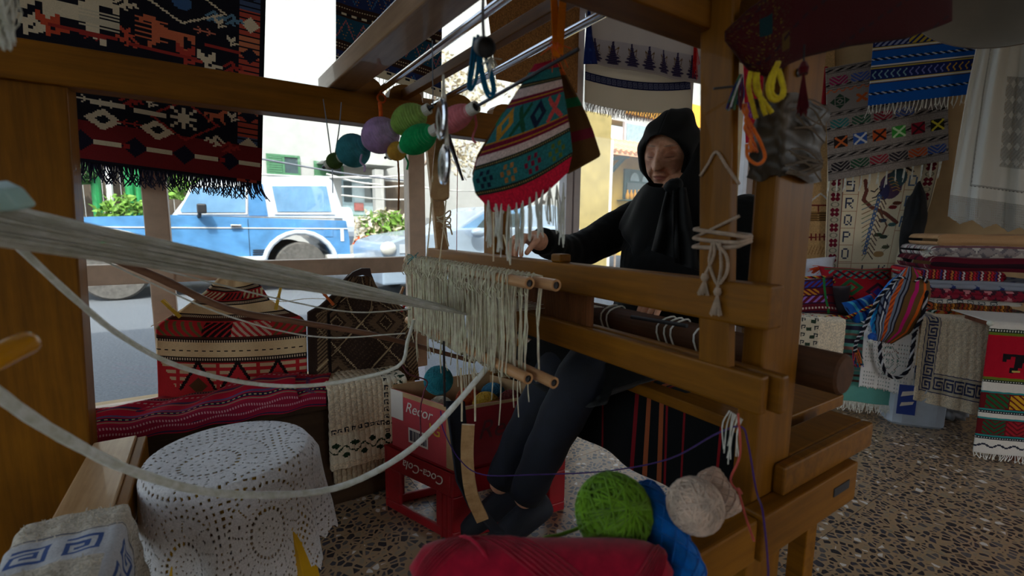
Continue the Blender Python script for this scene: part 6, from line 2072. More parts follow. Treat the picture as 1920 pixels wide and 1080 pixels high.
def head_mesh():
    n, m = 150, 130
    th = np.linspace(0.02, PI - .02, m)[:, None]
    ph = (np.arange(n) * 2 * PI / n)[None, :]
    # poles at the sides of crown/neck: polar axis = up
    a = np.sin(th) * np.sin(ph)
    c = np.sin(th) * np.cos(ph)
    b = np.cos(th) * np.ones_like(ph)
    A, B = a * .074, b * .116
    C = np.where(c > 0, c * .088, c * .10)
    jaw = np.clip((-B - .02) / .095, 0, 1)
    A = A * (1 - .22 * jaw ** 1.3)
    C = np.where(C > 0, C + .022 * jaw * np.clip(c * 2, 0, 1), C * (1 - .35 * jaw))
    front = np.clip(c * 2.2, 0, 1) ** .7
    C = C + front * .010 * np.exp(-((B + .01) / .07) ** 2) * np.exp(-(A / .05) ** 2)
    g = lambda x0, y0, sx, sy: np.exp(-((np.abs(A) - x0) / sx) ** 2 - ((B - y0) / sy) ** 2)
    gc = lambda y0, sx, sy: np.exp(-(A / sx) ** 2 - ((B - y0) / sy) ** 2)
    d = np.zeros_like(A)
    # nose: bridge to a large rounded, slightly hooked tip
    t = np.clip((.034 - B) / .066, 0, 1)
    prof = (.010 + .033 * t ** 1.1) * np.where(B < -.026, np.exp(-((B + .026) / .0075) ** 2), 1) * np.clip((.05 - B) / .02, 0, 1)
    d += prof * np.exp(-(A / (.0085 + .0095 * t)) ** 2)
    d += .004 * gc(.006, .009, .010)
    d += .009 * g(.0145, -.027, .0070, .0075)           # wings of the nose
    d -= .004 * g(.009, -.036, .004, .003)
    # eyes: sockets, heavy lowered lids, slit, bags
    d -= .017 * g(.031, .020, .016, .013)
    d -= .006 * g(.014, .016, .006, .012)
    d += .0105 * g(.031, .012, .0135, .0090)
    lidline = .004 - 12 * (np.abs(A) - .031) ** 2
    d -= .0068 * np.exp(-((B - lidline) / .0022) ** 2) * np.exp(-((np.abs(A) - .031) / .014) ** 4)
    d -= .0040 * np.exp(-((B - lidline - .016 + 20 * (np.abs(A) - .031) ** 2) / .0026) ** 2) * np.exp(-((np.abs(A) - .031) / .015) ** 4)
    d += .0028 * g(.031, -.006, .014, .004)
    d -= .0022 * np.exp(-((B - (-.012 - 14 * (np.abs(A) - .030) ** 2 * -1)) / .002) ** 2) * np.exp(-((np.abs(A) - .032) / .014) ** 4)
    d += .006 * g(.030, .036, .022, .007)               # brow
    for k, y0 in enumerate((.056, .066, .076)):
        d -= .0022 * np.exp(-((B - y0 - .003 * np.sin(90 * A + k)) / .0022) ** 2) * (np.abs(A) < .05)
    d -= .002 * g(.005, .036, .002, .010)
    # cheeks, folds
    d += .007 * g(.046, -.006, .018, .016)
    d += .009 * g(.044, -.050, .014, .020)
    q = np.clip((-.026 - B) / .044, 0, 1)
    fold = .0185 + .016 * q
    inr = (B < -.024) & (B > -.076)
    d -= .0085 * np.exp(-((np.abs(A) - fold) / .0045) ** 2) * inr
    q2 = np.clip((-.062 - B) / .03, 0, 1)
    d -= .0048 * np.exp(-((np.abs(A) - .026 - .006 * q2) / .0034) ** 2) * (B < -.060) * (B > -.094)
    for k in range(4):                                   # crow's feet and cheek creases
        d -= .0020 * np.exp(-((B - (.010 - .010 * k) - (.45 - .3 * k) * (np.abs(A) - .05)) / .0014) ** 2) * np.exp(-((np.abs(A) - .054) / .009) ** 2)
    # mouth
    mw_ = np.exp(-(A / .0245) ** 6)
    sl = -.0600 - 6 * A ** 2
    d += .0062 * np.exp(-((B - sl - .0055) / .0050) ** 2) * np.exp(-(A / .021) ** 4)
    d += .0068 * np.exp(-((B - sl + .0065) / .0055) ** 2) * np.exp(-(A / .019) ** 4)
    d -= .0065 * np.exp(-((B - sl) / .0024) ** 2) * mw_
    d -= .0045 * gc(-.079, .018, .005)
    d -= .0018 * np.exp(-(A / .0030) ** 2) * np.exp(-((B + .046) / .006) ** 2)
    d += .016 * gc(-.095, .021, .015)
    C = C + d * front
    P_ = HC + A[..., None] * LAT + B[..., None] * UPH + C[..., None] * FWD
    m_ = MB()
    fs = [(i * n + j, (i + 1) * n + j, (i + 1) * n + (j + 1) % n, i * n + (j + 1) % n) for i in range(m - 1) for j in range(n)]
    fs.append(tuple(range(n)))
    fs.append(tuple((m - 1) * n + j for j in range(n - 1, -1, -1)))
    # faces oriented outwards
    return P_.reshape(-1, 3), fs

def loft(m, secs, n=28, col=None, rip=0, rk=7):
    """elliptical sections: (centre, half-axis vector 1, half-axis vector 2)"""
    out = []
    for i, (c, e, g_) in enumerate(secs):
        t = np.arange(n) * 2 * PI / n
        k = 1 + rip * np.sin(rk * t + i * .5)
        out.append(V(*c) + (np.cos(t) * k)[:, None] * V(*e) + (np.sin(t) * k)[:, None] * V(*g_))
    q = len(secs)
    fs = [(i * n + j, i * n + (j + 1) % n, (i + 1) * n + (j + 1) % n, (i + 1) * n + j) for i in range(q - 1) for j in range(n)]
    fs += [tuple(range(n - 1, -1, -1)), tuple((q - 1) * n + j for j in range(n))]
    return m.add(np.vstack(out), fs, col)
def limb(m, pts, rad, n=16, k=14):
    q = spline(pts, k)
    r = np.interp(np.linspace(0, 1, k), np.linspace(0, 1, len(rad)), rad)
    m.tube(q, r, n)
    for p, rr in ((q[0], r[0]), (q[-1], r[-1])):
        m.ball(p, rr, n, 10)
    return m

SEAT = .55
hip = V(1.16, .93, .655)
neck = V(1.262, .965, 1.045)
shR, shL = V(1.225, 1.125, .985), V(1.225, .735, .985)
elR, wrR = V(1.01, 1.175, .885), V(.775, 1.085, .925)
elL, wrL = V(1.18, .635, .77), V(.97, .72, .80)
knL, anL = at(1098, 700, y=.86), at(985, 930, y=.97)
knR, anR = at(1052, 690, y=1.02), at(938, 905, y=1.10)
def hand(m, wr, d, up, side, curl=.9, s=1.0):
    """palm, four unequal bent fingers and a thumb; d = towards the fingers, up = back of the hand, side = towards the thumb"""
    d, up, side = nrm(d), nrm(up), nrm(side)
    loft(m, [(wr, side * .022 * s, up * .016 * s), (wr + d * .03 * s, side * .034 * s, up * .015 * s), (wr + d * .062 * s, side * .038 * s, up * .0135 * s), (wr + d * .080 * s, side * .036 * s, up * .010 * s)], 18)
    for k, (off, L_) in enumerate(((.029, .066), (.010, .074), (-.010, .069), (-.028, .055))):
        p = wr + d * .070 * s + side * off * s
        dr = nrm(d + side * off * 2.2)
        pts = [p]
        an = .25
        for j, f in enumerate((.45, .31, .24)):
            an += curl * (.55, .6, .5)[j]
            p = p + (dr * math.cos(an) - up * math.sin(an)) * L_ * f * s
            pts.append(p)
        m.tube(spline([wr + d * .045 * s + side * off * .9 * s] + pts, 14), np.linspace(.0088, .0066, 14) * s, 10)
        m.ball(pts[-1], .0066 * s, 10, 8)
    p = wr + d * .022 * s + side * .026 * s
    pts = [p, p + nrm(side * .8 + d * .7 - up * .3) * .034 * s, p + nrm(side * .5 + d * .9 - up * .5) * .060 * s, p + nrm(side * .2 + d * 1.0 - up * .75) * .076 * s]
    m.tube(spline(pts, 12), np.linspace(.0115, .0072, 12) * s, 10)
    m.ball(pts[-1], .0072 * s, 10, 8)
SKN, N_, L_, B_ = nodes_of('aged_skin')
hf = bpy.data.objects.new('head_frame', None)
COL.objects.link(hf)
hf.empty_display_size = .02
hf.matrix_world = Matrix([[LAT[i], UPH[i], FWD[i], HC[i]] for i in range(3)] + [[0, 0, 0, 1]])
tc = N_.new('ShaderNodeTexCoord')
tc.object = hf
def ell(cx, cy, rx, ry):
    """soft ellipse mask in face coordinates, on the front of the head"""
    mp = N_.new('ShaderNodeMapping')
    mp.vector_type = 'POINT'
    mp.inputs['Location'].default_value = (-cx / rx, -cy / ry, 0)
    mp.inputs['Scale'].default_value = (1 / rx, 1 / ry, 0)
    L_.new(tc.outputs['Object'], mp.inputs['Vector'])
    ln = N_.new('ShaderNodeVectorMath')
    ln.operation = 'LENGTH'
    L_.new(mp.outputs[0], ln.inputs[0])
    mr = N_.new('ShaderNodeMapRange')
    mr.inputs['From Min'].default_value = 1.15
    mr.inputs['From Max'].default_value = .75
    L_.new(ln.outputs['Value'], mr.inputs['Value'])
    return mr.outputs[0]
base = ramp(N_, L_, noise(N_, L_, tc.outputs['Object'], 55, 5, .65), [(.3, (214, 150, 118)), (.55, (236, 178, 146)), (.75, (242, 186, 156))])
def over(col, msk, c, f):
    k = N_.new('ShaderNodeMath')
    k.operation = 'MULTIPLY'
    k.inputs[1].default_value = f
    L_.new(msk, k.inputs[0])
    mx = N_.new('ShaderNodeMix')
    mx.data_type = 'RGBA'
    L_.new(k.outputs[0], mx.inputs[0])
    L_.new(col, mx.inputs[6])
    mx.inputs[7].default_value = (*lin(c), 1)
    return mx.outputs[2]
base = over(base, ell(0, -.0605, .021, .0085), (168, 84, 76), .75)
for s in (-1, 1):
    base = over(base, ell(.031 * s, .008, .016, .012), (170, 104, 84), .5)
    base = over(base, ell(.031 * s, .0385, .019, .0032), (120, 100, 88), .55)
    base = over(base, ell(.044 * s, -.02, .018, .016), (204, 126, 104), .35)
    base = over(base, ell(.031 * s, .0035, .0135, .0013), (70, 46, 40), .7)
L_.new(base, B_.inputs['Base Color'])
B_.inputs['Roughness'].default_value = .5
B_.inputs['Subsurface Weight'].default_value = .12
B_.inputs['Subsurface Radius'].default_value = (.012, .005, .003)
bump(N_, L_, B_, noise(N_, L_, tc.outputs['Object'], 150, 5, .75), .7, .002)

woman = thing('person', 'elderly woman in black dress and black headscarf seated weaving at the loom, eyes lowered', 'person', (1.13, .92, SEAT))
hf.parent = woman
hf.location = hf.location - woman.location
bm_ = MB()
hv, hfc = head_mesh()
bm_.add(hv, hfc)
loft(bm_, [(hip - V(0, 0, .07), (.11, 0, 0), (0, .15, 0)), (hip, (.12, 0, 0), (0, .165, 0)), (hip + V(.03, 0, .13), (.105, 0, 0), (0, .14, 0)), (hip + V(.06, .01, .25), (.11, 0, 0), (0, .155, 0)),
           (neck - V(.005, 0, .06), (.085, 0, 0), (0, .165, 0)), (neck - V(0, 0, .02), (.06, 0, 0), (0, .09, 0)), (neck + V(0, 0, .01), (.05, 0, 0), (0, .055, 0))], 24)
bm_.tube([neck - V(0, 0, .02), neck * .5 + hp(0, -.07, -.03) * .5, hp(0, -.05, -.02)], .052, 16)
limb(bm_, [shR, elR, wrR], [.050, .040, .026]); limb(bm_, [shL, elL, wrL], [.050, .040, .026])
limb(bm_, [hip + V(-.02, .08, -.03), knR, anR], [.075, .048, .032]); limb(bm_, [hip + V(-.02, -.08, -.03), knL, anL], [.075, .048, .032])
hand(bm_, wrR + V(-.004, -.002, 0), V(-.062, -.022, .006), V(-.05, .1, 1), V(.05, -1, .1), .75, .96)
hand(bm_, wrL, V(-.9, .35, -.12), V(-.1, .05, 1), V(.2, 1, .1), .6, .96)
body = ob('body', bm_, SKN, woman, smooth=True)
rm = body.modifiers.new('skin', 'REMESH')
rm.mode = 'VOXEL'
rm.voxel_size = .0020
rm.use_smooth_shade = True
sm = body.modifiers.new('soften', 'SMOOTH')
sm.factor = .3
sm.iterations = 1

BLACK = pbr('black_wool', (6, 6, 7), .85, .3, 40, .5, 300)
BLACK.node_tree.nodes['Principled BSDF'].inputs['Sheen Weight'].default_value = .06
SCARF = pbr('black_scarf', (6, 6, 7), .75, .2, 30, .35, 500)
SCARF.node_tree.nodes['Principled BSDF'].inputs['Sheen Weight'].default_value = .06
for _m in (BLACK, SCARF):
    _m.node_tree.nodes['Principled BSDF'].inputs['Specular IOR Level'].default_value = .2
NAVYB = pbr('dark_navy_cloth', (14, 20, 34), .8, .2, 30, .3, 300)
dr = MB()
loft(dr, [(hip - V(0, 0, .09), (.14, 0, 0), (0, .19, 0)), (hip, (.145, 0, 0), (0, .19, 0)), (hip + V(.01, 0, .12), (.13, 0, 0), (0, .165, 0)), (hip + V(.03, 0, .22), (.135, 0, 0), (0, .175, 0)), (hip + V(.06, .02, .30), (.12, 0, 0), (0, .185, 0)),
          (neck - V(.005, 0, .055), (.10, 0, 0), (0, .178, 0)), (neck - V(0, 0, .015), (.075, 0, 0), (0, .11, 0))], 36, None, .015, 9)
for sh, el, wr_, e in ((shR, elR, wrR, .02), (shL, elL, wrL, .0)):
    q = spline([sh, el, wr_ + nrm(el - wr_) * .03], 40)
    r = np.interp(np.linspace(0, 1, 40), [0, .3, .5, .8, 1], [.070, .064, .058, .046, .040])
    r = r + .0022 * np.sin(np.arange(40) * 1.35) * np.linspace(.4, 1, 40)
    dr.tube(q, r, 20)
    dr.ball(q[0], .070, 20, 12)
dress = ob('dress', dr, BLACK, woman, smooth=True)
rm = dress.modifiers.new('cloth', 'REMESH')
rm.mode = 'VOXEL'
rm.voxel_size = .006
rm.use_smooth_shade = True
sm = dress.modifiers.new('soften', 'SMOOTH')
sm.factor = .5
sm.iterations = 4
tx = bpy.data.textures.new('folds', 'CLOUDS')
tx.noise_scale = .07
dm = dress.modifiers.new('folds', 'DISPLACE')
dm.texture = tx
dm.strength = .012
# skirt over the thighs, hanging in front of the bench
sk = MB()
loft(sk, [(hip + V(.02, 0, -.02), (0, .18, 0), (0, 0, .105)), (V(.98, .92, .615), (0, .195, 0), (0, 0, .068)), (V(.86, .93, .606), (0, .20, .0), (0, 0, .066)), (V(.77, .945, .59), (0, .19, 0), (.02, 0, .070)),
          (V(.765, .955, .545), (0, .185, 0), (.030, 0, .03))], 48, None, .03, 8)
skirt = ob('skirt', sk, BLACK, woman, smooth=True)
# trouser legs and shoes
tl_ = MB()
for kn, an in ((knL, anL), (knR, anR)):
    q = spline([kn + V(.05, 0, .0), kn, kn * .5 + an * .5 + V(-.01, 0, 0), an], 22)
    tl_.tube(q, np.interp(np.linspace(0, 1, 22), [0, .25, .6, 1], [.066, .070, .058, .046]) + .002 * np.sin(np.arange(22) * 1.7), 20)
leggings = ob('trousers', tl_, NAVYB, woman, smooth=True)
for an, s in ((anL, 1), (anR, -1)):
    fd = nrm(V(-.95, .12, -.30))
    a0 = an + V(.02, 0, -.04)
    m = MB()
    up = V(0, 0, 1)
    sd = nrm(np.cross(fd, up))
    up2 = np.cross(sd, fd)
    loft(m, [(a0 - fd * .06 - up2 * .02, sd * .026, up2 * .030), (a0 - fd * .03 - up2 * .012, sd * .037, up2 * .046), (a0 + fd * .04 - up2 * .022, sd * .040, up2 * .042), (a0 + fd * .11 - up2 * .036, sd * .043, up2 * .028), (a0 + fd * .165 - up2 * .044, sd * .030, up2 * .018)], 20)
    ob('shoe', m, pbr('dark_shoe_%d' % s, (22, 26, 38), .7, .2, 30, .2), woman, smooth=True, subd=1)
# headscarf: hood round the face, then a cape over the shoulders
def hoodS(u, v):
    th = 2 * PI * u
    ct, st = np.cos(th), np.sin(th)
    ea, eb = .0650 * st, np.where(ct > 0, -.004 + .084 * ct, -.004 + .118 * ct)
    ec = np.where(ct > 0, .052 + .052 * ct ** 1.5 if False else .052 + .050 * np.abs(ct) ** 1.4, .052 + .014 * np.abs(ct)) - .012 * np.abs(st) ** 3
    ph = np.radians(48 + 132 * np.clip((v - .10) / .90, 0, 1))
    A, Bq, C = .097, np.where(ct > 0, .120, .128), np.where(np.cos(ph) > 0, .118, .135)
    ga, gb_, gc_ = A * np.sin(ph) * st, .004 + Bq * np.sin(ph) * ct, -.008 + C * np.cos(ph)
    k = np.clip(v / .22, 0, 1)
    k = k * k * (3 - 2 * k)
    a, b, c = ea * (1 - k) + ga * k, eb * (1 - k) + gb_ * k, ec * (1 - k) + gc_ * k
    lip = np.exp(-(v / .05) ** 2)
    a, b = a * (1 - .05 * lip), b * (1 - .03 * lip)
    w = .0035 * np.sin(9 * th + 6 * v) * np.sin(PI * v) + .004 * np.sin(5 * th - 11 * v) * np.clip(v * 2, 0, 1)
    pk = .018 * np.exp(-((th - .55) / .45) ** 2) * np.exp(-((v - .5) / .22) ** 2)
    f = 1 + w / .1 + pk / .1
    return HC + (a * f)[..., None] * LAT + (b * f)[..., None] * UPH + c[..., None] * FWD
hood = cloth('headscarf', hoodS, np.tile(np.array((17., 17, 20)), (70, 110, 1)), SCARF, woman, th=.003)
capm = MB()
rings = []
FH = nrm((FWD[0], FWD[1], 0))
PH = nrm(np.cross((0, 0, 1), FH))
for k, t in enumerate(np.linspace(0, 1, 18)):
    a_ = np.arange(72) * 2 * PI / 72          # 0 = nape, pi = under the chin
    fn_ = np.clip(-np.cos(a_), 0, 1)
    z0_ = hp(0, -.112, .0)[2] - .030 + (.052 + .090 * np.clip(np.sin(a_), -.3, 1)) * (1 - fn_ ** 1.5)
    z1_ = .905 + .06 * np.abs(np.sin(a_)) ** 2 - .05 * fn_ ** 3
    z = z0_ * (1 - t) + z1_ * t
    cx = V(1.212, .965, 0) * (1 - t) + V(1.222, .955, 0) * t
    w = .072 + .097 * t ** .7
    dd = .098 + .048 * t ** .8
    rp = 1 + (.05 * np.sin(7 * a_ + 2 * t) + .035 * np.sin(12 * a_ - 3 * t)) * t
    rings.append(cx + (dd * np.cos(a_) * rp)[:, None] * -FH + (w * np.sin(a_) * rp)[:, None] * PH + z[:, None] * V(0, 0, 1))
fs = [(i * 72 + j, (i + 1) * 72 + j, (i + 1) * 72 + (j + 1) % 72, i * 72 + (j + 1) % 72) for i in range(17) for j in range(72)]
capm.add(np.vstack(rings), fs)
cape = ob('scarf_cape', capm, SCARF, woman, smooth=True)
s_ = cape.modifiers.new('thick', 'SOLIDIFY')
s_.thickness = .004
def tailS(px0, px1, py0, py1, x0, ph):
    def S(u, v):
        px = px0[0] + (px0[1] - px0[0]) * v + (px1[0] + (px1[1] - px1[0]) * v - px0[0] - (px0[1] - px0[0]) * v) * u
        py = py0 + (py1 - py0) * v + 16 * (u - .5) * v
        return atv(px, py, 'x', x0 + .055 * (1 - v) ** 2 - .012 * np.sin(2 * PI * (1.3 * u) + ph) * (.3 + v) - .004 * np.sin(9 * u + 7 * v))
    return S
for S_ in (tailS((1250, 1222), (1268, 1274), 356, 478, 1.045, .3), tailS((1262, 1262), (1286, 1312), 352, 500, 1.04, 1.7)):
    cloth('scarf_tail', S_, np.tile(np.array((17., 17, 20)), (24, 16, 1)), SCARF, woman, th=.004)

lump('knot', at(1264, 350, x=1.10), (.022, .026, .022), SCARF, None, None, 12, woman, .15, 4)
# dark striped cover over the bench
im = Img(140, 60, (18, 20, 22))
for k in range(24):
    im.rect(5 * k + random.randint(0, 3), 0, 5 * k + random.randint(0, 3) + 1, 60, random.choice(((150, 30, 36), (40, 84, 60), (18, 20, 22), (160, 84, 50), (18, 20, 22), (130, 26, 34))))
def covS(u, v):
    t = v * .55
    X = np.where(t < .30, 1.20 - t, .90)
    Z = np.where(t < .30, .585, .585 - (t - .30))
    X = X - .012 * np.sin(2 * PI * 4 * u) * np.clip((t - .3) / .3, 0, 1)
    return np.stack([X, .52 + .88 * u, Z + .02 * (u - .5)], -1)
tag(cloth('bench_cover', covS, im.a, MAT['woven'], th=.004), 'black cover with thin red and green stripes hanging from the bench under the woman', 'textile')
# ------------------------------------------------------------------ crochet covered stool
YEL = pbr('yellow_plastic', (216, 166, 10), .4, .06, 10, .03)
sc_ = at(433, 846, z=.455)
stl = thing('plastic_stool', 'yellow plastic stool under a white crochet cloth beside the rear crossbar', 'stool', (sc_[0], sc_[1], 0))
ob('seat', MB().lathe([(0, .432), (.150, .432), (.158, .438), (.158, .448), (.150, .453), (0, .453)], 40, (sc_[0], sc_[1], 0), closed=False), YEL, stl)
ob('apron', MB().lathe([(.150, .37), (.156, .37), (.154, .434), (.148, .434), (.150, .37)], 40, (sc_[0], sc_[1], 0), closed=False), YEL, stl)
for k in range(4):
    t = math.radians(43 + 90 * k)
    d_ = V(math.cos(t), math.sin(t), 0)
    ob('leg', MB().bar(V(sc_[0], sc_[1], 0) + d_ * .228, V(sc_[0], sc_[1], .42) + d_ * .14, .036, .016, d_, .052, .018), YEL, stl, bevel=.002)
NG = 330
RT = .435
gx, gy = np.meshgrid((np.arange(NG) + .5) / NG * 2 * RT - RT, (np.arange(NG) + .5) / NG * 2 * RT - RT)
RR, AA = np.hypot(gx, gy), np.arctan2(gy, gx)
hole = np.zeros((NG, NG), bool)
inside = np.zeros((NG, NG), bool)
sp = .262
for q in range(-4, 5):
    for p in range(-4, 5):
        cx, cy = sp * (q + .5 * (p % 2)) - .040, sp * .866 * p - .045
        rho = np.hypot(gx - cx, gy - cy)
        phi = np.arctan2(gy - cy, gx - cx)
        inside |= rho < .122
        hole |= (rho > .016) & (rho < .020) & (np.sin(9 * phi) > .5)
        hole |= (rho > .030) & (rho < .034) & (np.sin(14 * phi) > .6)
        hole |= (rho > .050) & (rho < .058) & (np.sin(26 * phi) > -.2)
        hole |= (rho > .066) & (rho < .070) & (np.sin(34 * phi) > .55)
        hole |= (rho > .078) & (rho < .104) & (np.abs(np.sin(6 * phi + 18 * (rho - .078))) < .12) & (np.sin(rho * 800) > -.4)
        hole |= (rho > .086) & (rho < .091) & (np.abs(np.sin(6 * phi)) > .97)
        hole |= (rho > .110) & (rho < .116) & (np.sin(52 * phi) > .2)
net = ~inside & (np.sin(gx * 2 * PI / .016) > .35) & (np.sin(gy * 2 * PI / .016) > .35)
hole |= net
keep = ~(hole | (RR > RT - .022 * np.abs(np.sin(AA * 22))))
def stoolS(u, v):
    r = np.hypot(u - .5, v - .5) * 2 * RT
    a = np.arctan2(v - .5, u - .5)
    R0 = .158
    drop = np.clip(r - R0, 0, 1)
    fold = np.sin(7 * a + .6) * .55 + .35 * np.sin(11 * a + 2) + .2 * np.sin(4 * a)
    out = np.minimum(r, R0) + drop * (.06 + .13 * fold * np.clip(drop / .2, 0, 1)) + .006 * np.clip(drop / .02, 0, 1)
    k = np.clip((r - R0 + .012) / .03, 0, 1)
    z = .4585 + .0015 * np.sin(60 * r) - np.where(r > R0, drop * .965, 0) - .003 * k
    side = np.exp(-(np.arctan2(np.sin(a - .15), np.cos(a - .15)) / .5) ** 2)
    out = out + side * np.clip(drop / .04, 0, 1) * .018
    return np.stack([sc_[0] + out * np.cos(a), sc_[1] + out * np.sin(a), z], -1)
im = np.tile(np.array((232., 230, 232)), (NG, NG, 1)) * (.93 + .1 * rng.random((NG, NG, 1)))
doily = cloth('crochet_cloth', stoolS, im, MAT['lace'], th=.0022, mask=keep)
tag(doily, 'round white crochet cloth with medallions draped over the yellow stool', 'cloth')

# ------------------------------------------------------------------ fluffy rug over the near end of the rear crossbar
im = rugimg(140, 190, (190, 180, 164))
BB = (62, 84, 136)
im.rect(0, 22, 86, 46, (186, 186, 190)).rect(74, 22, 98, 190, (186, 186, 190))
for k in range(5):
    im.stamp(74 - 19 * (k + 1) + 2, 27, [r[::-1] for r in KEY], BB, 2)
for k in range(8):
    im.stamp(79, 27 + 20 * k, KEY, BB, 2)
im.rect(98, 20, 99, 190, (80, 84, 104)).rect(0, 20, 99, 21, (80, 84, 104))
def nearrugS(u, v):
    w = .44
    t = (u - .40) * w                       # across the plank
    X = np.clip(t, -.062, .062)
    over = np.maximum(np.abs(t) - .062, 0)
    X = -.222 + X + np.sign(t) * over * .18
    Z = .462 - over * .95
    Y = 1.005 - .58 * v + .02 * np.sin(4 * u) - .03 * u
    n = .002 * np.sin(47 * u + 31 * v) * np.sin(43 * v - 23 * u)
    return np.stack([X + n * np.sign(t) * (over > 0), Y, Z + n], -1)
nr_ = cloth('key_pile_rug', nearrugS, im.a, MAT['pile'], th=.016)
tag(nr_, 'fluffy beige rug with a blue Greek key band draped over the rear crossbar', 'rug')
m = MB()
for k in range(5200):      # tufts standing off the pile near the camera
    u_, v_ = random.random(), random.random() * .8
    p = nearrugS(np.array([[u_]]), np.array([[v_]]))[0, 0]
    c = im.a[min(189, int(v_ * 190)), min(139, int(u_ * 140))]
    if c[2] > c[0] - 8: continue
    q = rng.normal(size=3) * .004
    out_ = nrm(V((u_ - .4) * 1.2 if abs(u_ - .4) > .14 else 0, 0, 1 if abs(u_ - .4) < .2 else .3))
    m.tube([p + out_ * .006, p + out_ * .011 + q * .5], [.0011, .0005], 3, False, c)
tf = ob('tufts', m, MAT['woven'], nr_)
tf['kind'] = 'stuff'

# ------------------------------------------------------------------ striped drawstring bag hanging from the rods
DB = .72
im = Img(90, 90, (40, 108, 112))
def bb(a, b, c): im.row(a, b, c)
MUS, MAR, PNK = (170, 120, 34), (112, 20, 50), (206, 30, 60)
bb(0, 6, (150, 24, 50)); bb(6, 8, (40, 108, 112)); bb(13, 16, (30, 40, 36)); im.dots(14, 15, (30, 40, 36), (140, 120, 70), 1)
bb(16, 22, (206, 184, 180)); bb(22, 24, MAR); bb(24, 25, MUS); bb(25, 27, MAR)
for k, (c, kind) in enumerate(((MUS, 0), ((28, 74, 52), 1), ((26, 36, 58), 0), ((196, 74, 74), 1))):
    cx = 12 + 21 * k
    if kind == 0: im.diamond(cx, 37, 10, c).diamond(cx, 37, 4, (40, 108, 112))
    else: im.line([(cx - 7, 29), (cx + 7, 45)], 4, c).line([(cx + 7, 29), (cx - 7, 45)], 4, c)
bb(47, 48, MUS); bb(48, 51, MAR); bb(51, 52, MUS); bb(52, 54, MAR); bb(54, 59, (206, 184, 180)); bb(59, 62, (30, 40, 36)); im.dots(60, 61, (30, 40, 36), (140, 120, 70), 1)
for k, c in enumerate(((26, 40, 60), (156, 110, 60), (112, 20, 50), (90, 110, 40))):
    for dx, dy in ((0, 0), (6, 0), (3, 4), (0, 8), (6, 8), (-3, 4), (9, 4)):
        im.rect(6 + 22 * k + dx, 64 + dy, 9 + 22 * k + dx, 67 + dy, c)
bb(76, 79, (30, 40, 36)); im.dots(77, 78, (30, 40, 36), (140, 120, 70), 1)
x, y = im.grid()
im.put(y >= 79, PNK)
im.a *= (.9 + .2 * rng.random((90, 90, 1)))
bl_, br_ = lerpf((0, 1004), (.12, 985), (.35, 942), (.62, 896), (.75, 887), (.86, 893), (1, 925)), lerpf((0, 1042), (.15, 1050), (.5, 1062), (.85, 1072), (1, 1064))
def bagtop(u, v, tilt):
    px = bl_(v) + (br_(v) - bl_(v)) * u
    return px, 116 + 232 * v - tilt * (u - .5) * np.clip(v * 1.5, .15, 1) + 22 * np.sin(PI * u) * v ** 3 + 12 * v
def bagF(u, v):
    px, py = bagtop(u, v, 74)
    return atv(px, py, 'd', DB - .026 * np.sin(PI * u) ** .7 * np.sin(PI * np.clip(v, .02, .98)) ** .5 + .012 * (u - .5))
def bagB(u, v):
    R_ = lerpf((0, 1048), (.2, 1068), (.5, 1098), (.86, 1126), (1, 1066))
    px = bl_(v) + (R_(v) - bl_(v)) * u
    py = 118 + 226 * v - 60 * (u - .5) * np.clip(v * 1.5, .15, 1) + 10 * v
    return atv(px, py, 'd', DB + .004 + .030 * np.sin(PI * np.clip(u, 0, 1)) ** .7 * np.sin(PI * np.clip(v, .02, .98)) ** .5 + .035 * u)
bag = cloth('hanging_bag', bagF, im.a, MAT['woven'], th=.004)
tag(bag, 'small woven bag with teal, white and red bands hanging from the rods in the centre', 'bag')
im2 = Img(60, 60, (98, 66, 34))
for y0, c, h in ((4, (190, 90, 30), 3), (12, (98, 66, 34), 2), (20, (30, 110, 70), 5), (38, (120, 34, 50), 5)):
    im2.row(y0, y0 + h, c)
cloth('back_panel', bagB, im2.a, MAT['woven'], bag, th=.004)
fm = MB()
for k in range(12):
    px = 916 + 12.8 * k
    u_ = np.interp(px, [905, 1066], [0, 1])
    py = 384 - 40 * max(0, u_ - .45) * 1.4
    a = P(px, py - 14, DB - .010)
    Lk = random.uniform(48, 108)
    for q in range(8):
        b = P(px + random.uniform(-6, 6) + 5 * math.sin(k * 2.1), py + Lk * random.uniform(.8, 1.05), DB - .01 + random.uniform(-.006, .006))
        fm.tube(spline([a, (a + b) / 2 + rng.normal(size=3) * .0022, b], 7), .0010, 4)
    b = P(px, py + Lk, DB - .01)
    fm.ball(a + (b - a) * .25, .0032, 8, 6)
ft = ob('tassel_fringe', fm, MAT['white_yarn'], bag)
ft['kind'] = 'stuff'
im3 = Img(8, 60, (232, 134, 24))
orb = tag(cloth('orange_ribbon', lambda u, v: atv(1031 + 13 * u + 6 * v, -30 + 135 * v + 4 * u, 'd', .70 + .006 * np.sin(5 * v) + .004 * u), im3.a, MAT['woven_thin'], th=.0012), 'doubled orange ribbon tying the woven bag to the rods above', 'ribbon')
cloth('second_strand', lambda u, v: atv(1050 + 14 * u - 8 * v, -30 + 132 * v, 'd', .705 + .006 * np.sin(4 * v + 1)), im3.a, MAT['woven_thin'], orb, th=.0012)
m = MB()
for k in range(12):
    p = P(1040, 95, .70)
    m.tube(spline([p, p + rng.normal(size=3) * .006 + V(0, 0, .01), p + rng.normal(size=3) * .014 + V(0, 0, -.016)], 6), .0008, 4)
ob('frayed_knot', m, bpy.data.materials['orange_yarn'], orb)
